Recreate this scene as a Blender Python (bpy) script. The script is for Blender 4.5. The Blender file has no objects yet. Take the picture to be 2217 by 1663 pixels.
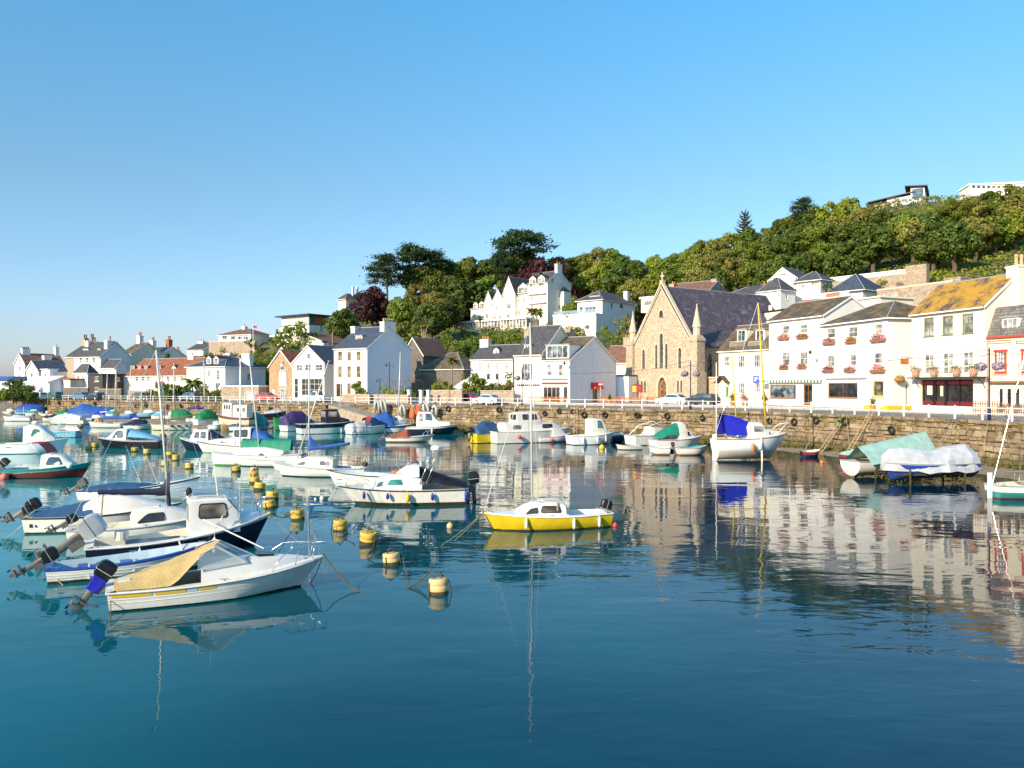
import bpy,math,random
from math import sin,cos,pi,radians,sqrt,atan2,tan,exp
from mathutils import Vector as V,Matrix,noise
from mathutils.geometry import tessellate_polygon
R = random.Random(7)
sc = bpy.context.scene
col = sc.collection
# ------------------------------------------------------------------ camera, sky, sun
F,CX,HY,H = 1740.,1108.5,836.,6.4      # focal length in photo pixels, centre column, horizon row, eye height
ZQ,ZB = 3.75,4.05                            # quay edge, building pavement
cam = bpy.data.cameras.new('camera'); camo = bpy.data.objects.new('camera',cam); col.objects.link(camo)
camo.location = (0,0,H); camo.rotation_euler = (radians(90),0,0)
cam.sensor_width = 36; cam.lens = F / 2217 * 36; cam.shift_y = 4.5 / 2217; cam.clip_end = 9000; cam.clip_start = .3
sc.camera = camo
SUN = V((-.66,-.75,0)).normalized(); EL = radians(24)
SUN = V((SUN.x * cos(EL),SUN.y * cos(EL),sin(EL)))
w = bpy.data.worlds.new('World'); sc.world = w; w.use_nodes = True
nt = w.node_tree; bg = nt.nodes['Background']
sky = nt.nodes.new('ShaderNodeTexSky'); sky.sky_type = 'NISHITA'; sky.sun_disc = False
sky.sun_elevation = EL; sky.sun_rotation = atan2(SUN.x,SUN.y)
sky.air_density = 1.0; sky.dust_density = .6; sky.ozone_density = 2.2
hs = nt.nodes.new('ShaderNodeHueSaturation'); hs.inputs['Saturation'].default_value = 1.12; hs.inputs['Value'].default_value = 1.0
hs.inputs['Hue'].default_value = .487
nt.links.new(sky.outputs[0],hs.inputs['Color'])
tc = nt.nodes.new('ShaderNodeTexCoord'); sz = nt.nodes.new('ShaderNodeSeparateXYZ'); nt.links.new(tc.outputs['Generated'],sz.inputs[0])
rp = nt.nodes.new('ShaderNodeValToRGB'); e_ = rp.color_ramp.elements          # camera-like grade of the clear sky: paler haze low down, deeper azure overhead
e_[0].position = .0; e_[0].color = (.46,.49,.71,1); e_[1].position = .55; e_[1].color = (.50,.95,1.06,1)
q_ = e_.new(1.); q_.color = (.30,.82,1.06,1); q_ = e_.new(.09); q_.color = (.55,.58,.695,1); q_ = e_.new(.23); q_.color = (.615,.64,.665,1)
mg = nt.nodes.new('ShaderNodeMixRGB'); mg.blend_type = 'MULTIPLY'; mg.inputs[0].default_value = 1
mg2 = nt.nodes.new('ShaderNodeMixRGB'); mg2.blend_type = 'MULTIPLY'; mg2.inputs[0].default_value = 1; mg2.inputs[2].default_value = (1.5,1.5,1.5,1)
nt.links.new(sz.outputs[2],rp.inputs[0]); nt.links.new(hs.outputs[0],mg.inputs[1]); nt.links.new(rp.outputs[0],mg.inputs[2]); nt.links.new(mg.outputs[0],mg2.inputs[1]); nt.links.new(mg2.outputs[0],bg.inputs[0])
bg.inputs[1].default_value = .121
sl = bpy.data.lights.new('sun','SUN'); sl.energy = 4.9; sl.angle = radians(.5); sl.color = (1,.83,.59)
so = bpy.data.objects.new('sun',sl); col.objects.link(so)
so.rotation_euler = SUN.to_track_quat('Z','Y').to_euler(); so.location = (-60,-60,60)
vs = sc.view_settings; vs.view_transform = 'Standard'; vs.look = 'None'; vs.gamma = 1; vs.exposure = .60; vs.use_curve_mapping = False
sc.cycles.max_bounces = 6; sc.cycles.transparent_max_bounces = 6; sc.cycles.caustics_reflective = False; sc.cycles.caustics_refractive = False

# ------------------------------------------------------------------ helpers
def xd(px,D): return V(((px - CX) / F * D,D,0))
def at(px,py,D): return V(((px - CX) / F * D,D,H + (HY - py) / F * D))
def zat(py,D): return H + (HY - py) / F * D
def onz(px,py,z=0.):
 D = (H - z) * F / (py - HY); return V(((px - CX) / F * D,D,z))
def lerp(a,b,t): return a + (b - a) * t
def itp(tab,x):
 if x <= tab[0][0]: return tab[0][1]
 for (a,p),(b,q) in zip(tab,tab[1:]):
  if x <= b: return p + (q - p) * (x - a) / (b - a)
 return tab[-1][1]
class MB:
 def __init__(s): s.v = []; s.f = []; s.m = []; s.mi = 0
 def add(s,vs,fs):
  n = len(s.v); s.v += [tuple(p) for p in vs]; s.f += [tuple(i + n for i in f) for f in fs]; s.m += [s.mi] * len(fs); return s
 def ob(s,o,a,b,c):
  o,a,b,c = V(o),V(a),V(b),V(c)
  return s.add([o,o + a,o + a + b,o + b,o + c,o + a + c,o + a + b + c,o + b + c],
                     [(0,3,2,1),(4,5,6,7),(0,1,5,4),(1,2,6,5),(2,3,7,6),(3,0,4,7)])
 def box(s,x0,y0,z0,x1,y1,z1): return s.ob((x0,y0,z0),(x1 - x0,0,0),(0,y1 - y0,0),(0,0,z1 - z0))
 def rings(s,rs,closed=True,c0=True,c1=True):
  n = len(rs[0]); vs = [p for r in rs for p in r]; fs = []
  for i in range(len(rs) - 1):
   for j in range(n if closed else n - 1):
    k = (j + 1) % n; fs.append((i * n + j,i * n + k,(i + 1) * n + k,(i + 1) * n + j))
  if c0: fs.append(tuple(range(n - 1,-1,-1)))
  if c1: fs.append(tuple((len(rs) - 1) * n + j for j in range(n)))
  return s.add(vs,fs)
 def tube(s,pts,r,n=6):
  pts = [V(p) for p in pts]; rs = []
  for i,p in enumerate(pts):
   d = (pts[min(i + 1,len(pts) - 1)] - pts[max(i - 1,0)]).normalized()
   a = d.cross(V((0,0,1)) if abs(d.z) < .9 else V((1,0,0))).normalized(); b = d.cross(a)
   q = r[i] if isinstance(r,(list,tuple)) else r
   rs.append([p + a * (q * cos(2 * pi * k / n)) + b * (q * sin(2 * pi * k / n)) for k in range(n)])
  return s.rings(rs)
 def lathe(s,prof,n=12,c=(0,0,0),ax=None):
  c = V(c); rs = []
  for r,z in prof:
   rs.append([c + V((r * cos(2 * pi * k / n),r * sin(2 * pi * k / n),z)) for k in range(n)])
  return s.rings(rs)
 def ball(s,c,r,n=8,sz=1.):
  m = n // 2 + 1
  return s.lathe([(max(.01,r * sin(pi * i / m)),-r * cos(pi * i / m) * sz) for i in range(m + 1)],n,c)
 def poly(s,loops,P):
  """flat polygon with holes; loops of 2D points, P maps (a,z)->3D"""
  l3 = [[V((a,z,0)) for a,z in l] for l in loops]
  flat = [p for l in loops for p in l]
  return s.add([P(a,z) for a,z in flat],[tuple(t) for t in tessellate_polygon(l3)])
 def xf(s,M,i0=0):
  for i in range(i0,len(s.v)): s.v[i] = tuple(M @ V(s.v[i]))
  return s
 def build(s,name,mats,parent=None,smooth=False,loc=None):
  me = bpy.data.meshes.new(name); me.from_pydata(s.v,[],s.f)
  mats = mats if isinstance(mats,(list,tuple)) else [mats]
  for m in mats: me.materials.append(MT[m] if isinstance(m,str) else m)
  if len(mats) > 1: me.polygons.foreach_set('material_index',s.m)
  if smooth: me.polygons.foreach_set('use_smooth',[True] * len(me.polygons))
  me.update()
  return mkobj(name,me,parent,loc)
def mkobj(name,me,parent=None,loc=None,rz=0.):
 o = bpy.data.objects.new(name,me); col.objects.link(o)
 if parent: o.parent = parent
 if loc is not None: o.location = loc
 if rz: o.rotation_euler = (0,0,rz)
 return o
def tag(o,label=None,cat=None,group=None,kind=None):
 if label: o['label'] = label
 if cat: o['category'] = cat
 if group: o['group'] = group
 if kind: o['kind'] = kind
 return o
def empty(name,loc,rz=0.,label=None,cat=None,group=None):
 o = mkobj(name,None,None,loc,rz); o.empty_display_size = .3
 return tag(o,label,cat,group)
def ctree(o,parent=None):
 c = o.copy(); col.objects.link(c); c.parent = parent
 for ch in o.children: ctree(ch,c)
 return c
def smooth(o,ang=35):
 me = o.data; me.polygons.foreach_set('use_smooth',[True] * len(me.polygons))
 try: me.set_sharp_from_angle(angle=radians(ang))
 except Exception: pass
 return o
NTH = ['first','second','third','fourth','fifth','sixth','seventh','eighth','ninth','tenth','eleventh','twelfth','thirteenth','fourteenth','fifteenth','sixteenth','seventeenth','eighteenth','nineteenth','twentieth'] + ['twenty-' + x for x in 'first second third fourth fifth sixth seventh eighth ninth'.split()] + ['thirtieth'] + ['thirty-' + x for x in 'first second third fourth fifth sixth seventh eighth ninth'.split()]

# ------------------------------------------------------------------ materials
MT = {}
def lk(nt,a,b): nt.links.new(a,b)
def nd(nt,t,**k):
 n = nt.nodes.new(t)
 for a,b in k.items():
  if a in n.inputs: n.inputs[a].default_value = b
  else: setattr(n,a,b)
 return n
def base(name,rough=.6,spec=.4,metal=0.):
 m = bpy.data.materials.new(name); m.use_nodes = True; MT[name] = m
 b = m.node_tree.nodes['Principled BSDF']; b.inputs['Roughness'].default_value = rough
 b.inputs['Specular IOR Level'].default_value = spec; b.inputs['Metallic'].default_value = metal
 return m,m.node_tree,b
def coord(nt,sx=1,sy=1,sz=1,kind='Object'):
 t = nd(nt,'ShaderNodeTexCoord'); mp = nd(nt,'ShaderNodeMapping'); mp.inputs['Scale'].default_value = (sx,sy,sz)
 lk(nt,t.outputs[kind],mp.inputs[0]); return mp.outputs[0]
def ramp(nt,fac,stops):
 r = nd(nt,'ShaderNodeValToRGB'); e = r.color_ramp.elements
 while len(e) < len(stops): e.new(.5)
 for el,(p,c) in zip(e,stops): el.position = p; el.color = (*c,1) if len(c) == 3 else c
 lk(nt,fac,r.inputs[0]); return r.outputs[0]
def mul(c,k): return tuple(min(1,x * k) for x in c)
def mat(name,c,rough=.55,var=.12,scale=2.5,bump=0.,spec=.4,metal=0.,dirt=None,dscale=.6,damt=.4,stretch=1.):
 """plain colour with tonal drift, optional weathering stains in a second colour, optional fine relief"""
 m,nt,b = base(name,rough,spec,metal)
 co = coord(nt,1,1,stretch)
 n = nd(nt,'ShaderNodeTexNoise',Scale=scale,Detail=5.,Roughness=.6); lk(nt,co,n.inputs['Vector'])
 out = ramp(nt,n.outputs[0],[(.3,mul(c,1 - var)),(.7,mul(c,1 + var * .6))])
 if dirt:
  n2 = nd(nt,'ShaderNodeTexNoise',Scale=dscale,Detail=7.,Roughness=.7); lk(nt,co,n2.inputs['Vector'])
  f = ramp(nt,n2.outputs[0],[(.46,(0,0,0)),(.72,(damt,) * 3)])
  mx = nd(nt,'ShaderNodeMixRGB'); lk(nt,f,mx.inputs[0]); lk(nt,out,mx.inputs[1]); mx.inputs[2].default_value = (*dirt,1); out = mx.outputs[0]
 lk(nt,out,b.inputs['Base Color'])
 if bump:
  n3 = nd(nt,'ShaderNodeTexNoise',Scale=scale * 6,Detail=6.); lk(nt,co,n3.inputs['Vector'])
  bp = nd(nt,'ShaderNodeBump',Strength=bump,Distance=.05); lk(nt,n3.outputs[0],bp.inputs['Height']); lk(nt,bp.outputs[0],b.inputs['Normal'])
 return m
# walls
mat('plaster',(.80,.78,.74),.8,.05,1.2,.25,dirt=(.55,.51,.45),damt=.4,stretch=.35)
mat('plaster_cream',(.80,.73,.55),.8,.06,1.2,.25,dirt=(.55,.47,.33),damt=.35,stretch=.35)
mat('plaster_warm',(.80,.72,.60),.8,.06,1.2,.25,dirt=(.5,.42,.32),damt=.35,stretch=.35)
mat('plaster_pink',(.78,.70,.68),.8,.05,1.2,.2,dirt=(.5,.44,.42),damt=.3,stretch=.35)
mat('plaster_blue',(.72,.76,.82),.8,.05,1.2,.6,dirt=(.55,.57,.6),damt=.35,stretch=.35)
mat('rough_shaded_white',(.74,.77,.82),.85,.06,1.5,1.0,dirt=(.55,.56,.58),damt=.4)  # white roughcast with the cool shade of its gable mixed into the colour
mat('white_trim',(.82,.81,.78),.45,.04,3)
mat('white_paint',(.82,.81,.78),.4,.05,4,dirt=(.5,.46,.38),damt=.35,dscale=1.5)
mat('grey_trim',(.30,.32,.34),.6)
mat('red_trim',(.52,.07,.035),.5)
mat('red_gloss',(.50,.02,.03),.35)
mat('maroon',(.16,.02,.025),.4)
mat('black_trim',(.015,.013,.014),.4)
mat('dark_trim',(.05,.05,.055),.5)
mat('green_trim',(.16,.22,.12),.5)
mat('green_door',(.06,.20,.09),.45)
mat('yellow_trim',(.70,.46,.03),.5)
mat('navy_post',(.02,.035,.12),.4)
mat('wood',(.28,.13,.06),.6,.3,6,.2)
mat('wood_orange',(.42,.13,.03),.5,.25,6,.2)
mat('wood_pale',(.42,.30,.17),.7,.25,6,.2)
mat('brick_red',(.36,.12,.07),.85,.25,8,.6)
mat('chimney_stone',(.40,.32,.24),.9,.25,5,.6)
mat('terracotta',(.55,.22,.09),.7,.2,5)
mat('pot_buff',(.55,.38,.20),.7,.2,5)
mat('curtain',(.6,.56,.5),.8)
mat('awning_red',(.55,.04,.03),.7)
mat('asphalt',(.20,.19,.19),.9,.15,.8,.3,dirt=(.28,.26,.24),damt=.5,dscale=.15)
mat('paving',(.40,.32,.27),.9,.2,1.2,.3)
mat('kerb',(.42,.38,.33),.9,.2,2,.3)
mat('concrete',(.36,.33,.28),.9,.25,1.,.4,dirt=(.16,.15,.10),damt=.8)
mat('sand',(.27,.21,.15),.9,.2,.7,.5,dirt=(.10,.10,.06),damt=.7)
mat('weed',(.10,.11,.02),.8,.5,3,.8,dirt=(.03,.03,.012),damt=.8,dscale=2)
mat('earth',(.13,.12,.05),.95,.35,.25,.4,dirt=(.07,.12,.03),damt=.9,dscale=.12)
mat('iron',(.045,.042,.04),.6)
mat('stone_wall',(.40,.33,.25),.95,.3,2.5,.9,dirt=(.2,.17,.12),damt=.6)
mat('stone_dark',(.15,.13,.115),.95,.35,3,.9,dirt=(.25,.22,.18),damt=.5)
mat('mortar',(.075,.06,.04),.95,.3,2,.5)
mat('granite_trim',(.56,.46,.35),.85,.12,3,.4)
mat('hedge_soil',(.04,.05,.02),.95)
def glass(name,c=(.02,.03,.035),tint=(.25,.3,.34)):
 m,nt,b = base(name,.06,.7)
 co = coord(nt,.9,.9,.9); n = nd(nt,'ShaderNodeTexNoise',Scale=1.3,Detail=2.); lk(nt,co,n.inputs['Vector'])
 lk(nt,ramp(nt,n.outputs[0],[(.4,c),(.68,tint)]),b.inputs['Base Color'])
glass('glass'); glass('glass_warm',(.05,.035,.02),(.34,.28,.2)); glass('glass_dark',(.012,.012,.014),(.05,.05,.05))
glass('glass_curtain',(.10,.10,.095),(.5,.47,.42)); glass('glass_teal',(.01,.10,.09),(.05,.26,.22)); glass('glass_blue',(.03,.06,.10),(.12,.2,.28))
m,nt,b = base('clear_screen',.05,.6); b.inputs['Base Color'].default_value = (.35,.45,.5,1); b.inputs['Alpha'].default_value = .45
def shingle(name,c,c2,row=.22,bw=.3,lichen=None,lamt=0.,lpos=.5,rough=.75,var=.5):
 """slates or tiles in courses: UV of the roof in metres"""
 m,nt,b = base(name,rough,.35)
 t = nd(nt,'ShaderNodeUVMap'); br = nd(nt,'ShaderNodeTexBrick')
 br.inputs['Scale'].default_value = 1; br.inputs['Brick Width'].default_value = bw; br.inputs['Row Height'].default_value = row
 br.inputs['Mortar Size'].default_value = .016; br.inputs['Color1'].default_value = (*c,1); br.inputs['Color2'].default_value = (*c2,1)
 br.inputs['Mortar'].default_value = (*mul(c,.35),1); br.inputs['Bias'].default_value = -.1
 lk(nt,t.outputs[0],br.inputs['Vector'])
 n = nd(nt,'ShaderNodeTexNoise',Scale=1.1,Detail=6.,Roughness=.7); lk(nt,t.outputs[0],n.inputs['Vector'])
 mx = nd(nt,'ShaderNodeMixRGB',blend_type='MULTIPLY'); mx.inputs[0].default_value = 1
 lk(nt,br.outputs[0],mx.inputs[1]); lk(nt,ramp(nt,n.outputs[0],[(.25,(1 - var,) * 3),(.75,(1.25,) * 3)]),mx.inputs[2]); out = mx.outputs[0]
 if lichen:
  n2 = nd(nt,'ShaderNodeTexNoise',Scale=.55,Detail=9.,Roughness=.78); lk(nt,t.outputs[0],n2.inputs['Vector'])
  f = ramp(nt,n2.outputs[0],[(lpos - .06,(0,0,0)),(lpos + .06,(lamt,) * 3)])
  m2 = nd(nt,'ShaderNodeMixRGB'); lk(nt,f,m2.inputs[0]); lk(nt,out,m2.inputs[1]); m2.inputs[2].default_value = (*lichen,1); out = m2.outputs[0]
 lk(nt,out,b.inputs['Base Color'])
 bp = nd(nt,'ShaderNodeBump',Strength=.5,Distance=.03); lk(nt,br.outputs[1],bp.inputs['Height']); bp.invert = True; lk(nt,bp.outputs[0],b.inputs['Normal'])
shingle('slate',(.075,.075,.085),(.125,.12,.125))
shingle('slate_blue',(.05,.075,.12),(.085,.11,.16))
shingle('slate_purple',(.085,.07,.10),(.16,.135,.165),.2,.28,(.30,.27,.27),.55,.60)
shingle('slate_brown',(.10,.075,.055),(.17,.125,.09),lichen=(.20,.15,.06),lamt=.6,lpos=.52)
shingle('slate_lichen',(.10,.08,.075),(.17,.13,.12),lichen=(.50,.27,.02),lamt=.85,lpos=.47)
shingle('slate_moss',(.10,.075,.055),(.16,.12,.085),lichen=(.26,.18,.06),lamt=.6,lpos=.54)
shingle('tile_red',(.30,.095,.045),(.42,.15,.075),.28,.25,lichen=(.25,.13,.08),lamt=.5,lpos=.55)
shingle('tile_brown',(.20,.10,.07),(.30,.16,.11),.28,.25)
shingle('slate_hang',(.17,.155,.14),(.25,.23,.21),.3,.3)
def rubble(name,c1,c2,mort,sc_=2.6,rnd=1.,bump=.7):
 m,nt,b = base(name,.9,.25)
 co = coord(nt,1,1,1.35)
 d = nd(nt,'ShaderNodeTexNoise',Scale=4.,Detail=2.); lk(nt,co,d.inputs['Vector'])
 av = nd(nt,'ShaderNodeMixRGB',blend_type='ADD'); av.inputs[0].default_value = .12; lk(nt,co,av.inputs[1]); lk(nt,d.outputs[1],av.inputs[2])
 vo = nd(nt,'ShaderNodeTexVoronoi',Scale=sc_); ve = nd(nt,'ShaderNodeTexVoronoi',Scale=sc_,feature='DISTANCE_TO_EDGE')
 lk(nt,av.outputs[0],vo.inputs['Vector']); lk(nt,av.outputs[0],ve.inputs['Vector'])
 sp = nd(nt,'ShaderNodeSeparateColor'); lk(nt,vo.outputs['Color'],sp.inputs[0])
 cc = ramp(nt,sp.outputs[0],[(0,c1),(.5,c2),(1,mul(c1,1.25))])
 f = ramp(nt,ve.outputs[0],[(.03,(1,1,1)),(.10,(0,0,0))])
 mx = nd(nt,'ShaderNodeMixRGB'); lk(nt,f,mx.inputs[0]); lk(nt,cc,mx.inputs[1]); mx.inputs[2].default_value = (*mort,1)
 lk(nt,mx.outputs[0],b.inputs['Base Color'])
 bp = nd(nt,'ShaderNodeBump',Strength=bump,Distance=.06); lk(nt,ve.outputs[0],bp.inputs['Height']); lk(nt,bp.outputs[0],b.inputs['Normal'])
rubble('church_stone',(.40,.31,.215),(.30,.23,.16),(.52,.44,.34),2.6)
rubble('church_stone_shaded',(.16,.12,.09),(.24,.18,.13),(.40,.33,.25),2.4)  # church stone darkened to paint its side wall in shade; not applied
rubble('granite_house',(.40,.24,.13),(.28,.15,.08),(.46,.33,.22),2.4)
rubble('garden_wall',(.34,.26,.19),(.25,.19,.14),(.40,.33,.26),2.2)
# quay stones: each block its own tone, weed towards no particular side
m,nt,b = base('quay_stone',.92,.25)
g = nd(nt,'ShaderNodeNewGeometry'); oi = nd(nt,'ShaderNodeObjectInfo')
ad = nd(nt,'ShaderNodeMath',operation='ADD'); lk(nt,g.outputs['Random Per Island'],ad.inputs[0]); lk(nt,oi.outputs['Random'],ad.inputs[1])
fr = nd(nt,'ShaderNodeMath',operation='FRACT'); lk(nt,ad.outputs[0],fr.inputs[0])
cc = ramp(nt,fr.outputs[0],[(0,(.19,.145,.095)),(.25,(.32,.25,.17)),(.5,(.235,.175,.11)),(.8,(.38,.305,.215)),(1,(.165,.125,.08))])
co = nd(nt,'ShaderNodeNewGeometry').outputs['Position']
n = nd(nt,'ShaderNodeTexNoise',Scale=.9,Detail=8.,Roughness=.72); lk(nt,co,n.inputs['Vector'])
mx = nd(nt,'ShaderNodeMixRGB',blend_type='MULTIPLY'); mx.inputs[0].default_value = 1; lk(nt,cc,mx.inputs[1])
lk(nt,ramp(nt,n.outputs[0],[(.3,(.38,.35,.29)),(.62,(1.15,1.12,1.08))]),mx.inputs[2])
sx = nd(nt,'ShaderNodeSeparateXYZ'); lk(nt,co,sx.inputs[0])
n4 = nd(nt,'ShaderNodeTexNoise',Scale=1.5,Detail=4.); lk(nt,co,n4.inputs['Vector'])
mm = nd(nt,'ShaderNodeMath',operation='MULTIPLY_ADD'); lk(nt,n4.outputs[0],mm.inputs[0]); mm.inputs[1].default_value = -1.6; lk(nt,sx.outputs[2],mm.inputs[2])
wf = ramp(nt,mm.outputs[0],[(.0,(.85,.85,.85)),(.5,(0,0,0))])
m3 = nd(nt,'ShaderNodeMixRGB'); lk(nt,wf,m3.inputs[0]); lk(nt,mx.outputs[0],m3.inputs[1]); m3.inputs[2].default_value = (.085,.075,.025,1)
lk(nt,m3.outputs[0],b.inputs['Base Color'])
n5 = nd(nt,'ShaderNodeTexNoise',Scale=7.,Detail=6.); lk(nt,co,n5.inputs['Vector'])
bp = nd(nt,'ShaderNodeBump',Strength=.7,Distance=.06); lk(nt,n5.outputs[0],bp.inputs['Height']); lk(nt,bp.outputs[0],b.inputs['Normal'])
def leaf(name,cs,trans=.25,rough=.55):
 m,nt,b = base(name,rough,.3)
 g = nd(nt,'ShaderNodeNewGeometry'); oi = nd(nt,'ShaderNodeObjectInfo')
 k = len(cs) - 1
 cc = ramp(nt,g.outputs['Random Per Island'],[(i / k,c) for i,c in enumerate(cs)])
 hs = nd(nt,'ShaderNodeHueSaturation'); lk(nt,cc,hs.inputs['Color'])
 lk(nt,ramp(nt,oi.outputs['Random'],[(0,(.75,) * 3),(1,(1.2,) * 3)]),hs.inputs['Value'])
 hm = nd(nt,'ShaderNodeMapRange'); hm.inputs[3].default_value = .483; hm.inputs[4].default_value = .515
 lk(nt,oi.outputs['Random'],hm.inputs[0]); lk(nt,hm.outputs[0],hs.inputs['Hue'])
 lk(nt,hs.outputs[0],b.inputs['Base Color'])
 tr = nd(nt,'ShaderNodeBsdfTranslucent'); lk(nt,hs.outputs[0],tr.inputs[0])
 ms = nd(nt,'ShaderNodeMixShader'); ms.inputs[0].default_value = trans
 lk(nt,b.outputs[0],ms.inputs[1]); lk(nt,tr.outputs[0],ms.inputs[2]); lk(nt,ms.outputs[0],nt.nodes['Material Output'].inputs[0])
leaf('leaf_dark',[(0.039,0.073,0.009),(0.076,0.122,0.015),(0.117,0.159,0.019)])
leaf('leaf_mid',[(0.083,0.128,0.012),(0.138,0.189,0.018),(0.193,0.232,0.025)])
leaf('leaf_olive',[(0.138,0.152,0.023),(0.207,0.201,0.036),(0.262,0.244,0.058)])
leaf('leaf_bright',[(0.124,0.171,0.013),(0.207,0.244,0.019),(0.276,0.287,0.032)])
leaf('leaf_pine',[(0.015,0.04,0.012),(0.03,0.06,0.018),(0.05,0.085,0.025)])
leaf('leaf_copper',[(0.03,0.008,0.012),(0.055,0.014,0.018),(0.085,0.022,0.022)])
leaf('leaf_palm',[(0.06,0.1,0.015),(0.11,0.15,0.025),(0.17,0.18,0.04)],.15)
leaf('leaf_dry',[(0.2,0.13,0.05),(0.26,0.18,0.08),(0.15,0.1,0.04)],.1)
leaf('bloom_pink',[(.65,.08,.28),(.70,.28,.42),(.72,.40,.30),(.08,.15,.02),(.7,.5,.5)],.2)
leaf('bloom_red',[(.55,.06,.12),(.65,.22,.30),(.08,.15,.02),(.7,.35,.35)],.2)
leaf('bloom_yellow',[(.6,.28,.04),(.65,.10,.12),(.10,.17,.02),(.7,.45,.08)],.2)
leaf('bloom_lilac',[(.30,.20,.40),(.50,.38,.55),(.10,.15,.03),(.6,.5,.65)],.2)
mat('bark',(.12,.085,.055),.9,.3,3,.8)
mat('bark_grey',(.24,.20,.16),.9,.3,3,.8)
# boats
mat('gel',(.70,.69,.65),.28,.05,1.2,spec=.5,dirt=(.42,.36,.24),damt=.45,dscale=1.3)
mat('gel_old',(.68,.64,.55),.45,.1,1.2,dirt=(.36,.27,.14),damt=.6,dscale=1.1)
mat('gel_cool',(.70,.76,.80),.3,.04,1.2,dirt=(.5,.5,.48),damt=.3)
mat('deck_grey',(.45,.47,.48),.6,.12,3,dirt=(.3,.28,.24),damt=.4)
mat('deck_blue',(.42,.55,.62),.55,.1,3)
for nm,c in dict(navy=(.010,.013,.035),black=(.010,.009,.013),yellow=(.66,.47,.015),teal=(.03,.25,.26),red=(.35,.03,.025),maroon=(.13,.018,.016),blue=(.02,.07,.33),skyblue=(.16,.42,.55),antifoul=(.02,.05,.10),antired=(.20,.045,.03),antigreen=(.14,.25,.07),brown=(.16,.05,.03),cream=(.70,.60,.42),rust=(.30,.17,.08),orange=(.62,.15,.04)).items():
 mat('h_' + nm,c,.3,.12,2,spec=.5,dirt=mul(c,.55),damt=.4,dscale=1.5)
for nm,c in dict(tan=(.50,.36,.15),navy=(.012,.018,.05),blue=(.02,.09,.34),royal=(.015,.02,.42),teal=(.02,.26,.28),green=(.01,.17,.06),jade=(.01,.20,.13),rust=(.27,.07,.03),purple=(.05,.03,.12),white=(.46,.48,.52),mint=(.30,.48,.42),sky=(.12,.33,.50),black=(.008,.008,.014),dusk=(.03,.08,.17),orange=(.50,.10,.04),red=(.50,.05,.06)).items():
 mat('c_' + nm,c,.62,.2,2.2,.35,spec=.3)
mat('motor_black',(.012,.012,.013),.3,.2,4)
mat('motor_grey',(.10,.10,.10),.5,.3,6,dirt=(.2,.18,.13),damt=.6,dscale=4)
mat('motor_silver',(.52,.53,.53),.3,.08,3,metal=.35)
mat('alloy',(.60,.58,.53),.35,.1,4,metal=.15)
mat('steel',(.65,.66,.67),.2,.05,4,metal=.9)
mat('spar_wood',(.45,.25,.06),.5,.25,5)
mat('spar_yellow',(.62,.42,.06),.5,.2,5)
mat('rope',(.33,.28,.18),.9,.4,9)
mat('rope_weed',(.09,.08,.03),.9,.5,6)
mat('rope_white',(.62,.58,.48),.9,.2,9)
mat('buoy_yellow',(.60,.40,.07),.55,.18,3,dirt=(.42,.26,.05),damt=.6,dscale=2)
mat('buoy_pale',(.66,.47,.22),.6,.18,3,dirt=(.38,.24,.08),damt=.6,dscale=2)
mat('slime',(.07,.055,.012),.8,.5,6,.6)
mat('f_white',(.75,.73,.68),.4); mat('f_blue',(.02,.03,.30),.35); mat('f_red',(.62,.07,.06),.4); mat('f_orange',(.70,.2,.05),.4); mat('f_pink',(.68,.16,.14),.4)
mat('rubber',(.014,.013,.012),.8,.4,8,.4,dirt=(.07,.065,.05),damt=.6,dscale=5)
mat('rib_grey',(.50,.50,.46),.6,.1,3,dirt=(.3,.27,.2),damt=.5)
for nm,c in dict(silver=(.55,.56,.58),white=(.75,.75,.74),darkred=(.22,.015,.02),red=(.50,.05,.05),green=(.05,.12,.09),dark=(.025,.03,.035),bluegrey=(.10,.17,.25),pale=(.60,.64,.55)).items():
 mat('car_' + nm,c,.25,.03,1,spec=.6)
mat('lamp_white',(.8,.78,.7),.3); mat('lamp_red',(.45,.02,.02),.3)
mat('sign_blue',(.02,.06,.42),.4); mat('sign_red',(.6,.02,.02),.4)
# water: body colour of the sea plus a rippled mirror
m,nt,b = base('water',.015,.5); b.inputs['IOR'].default_value = 1.345; b.inputs['Specular Tint'].default_value = (.40,.86,1,1)
co = nd(nt,'ShaderNodeNewGeometry').outputs['Position']
n = nd(nt,'ShaderNodeTexNoise',Scale=.035,Detail=3.); lk(nt,co,n.inputs['Vector'])
sx = nd(nt,'ShaderNodeSeparateXYZ'); lk(nt,co,sx.inputs[0]); mr = nd(nt,'ShaderNodeMapRange'); mr.inputs[1].default_value = 12; mr.inputs[2].default_value = -22; mr.inputs[3].default_value = -.25; mr.inputs[4].default_value = .3; lk(nt,sx.outputs[0],mr.inputs[0])
aa = nd(nt,'ShaderNodeMath',operation='ADD'); lk(nt,n.outputs[0],aa.inputs[0]); lk(nt,mr.outputs[0],aa.inputs[1])
lk(nt,ramp(nt,aa.outputs[0],[(.3,(.0002,.018,.036)),(.62,(.0002,.100,.128)),(.85,(.0002,.21,.225))]),b.inputs['Base Color'])
hsum = None
pw = nd(nt,'ShaderNodeTexNoise',Scale=.05,Detail=3.); lk(nt,co,pw.inputs['Vector']); pr_ = nd(nt,'ShaderNodeMapRange'); pr_.inputs[1].default_value = .38; pr_.inputs[2].default_value = .62; pr_.inputs[3].default_value = .35; pr_.inputs[4].default_value = 1.5; lk(nt,pw.outputs[0],pr_.inputs[0])      # cat's paws: ripples come and go in patches
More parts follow.
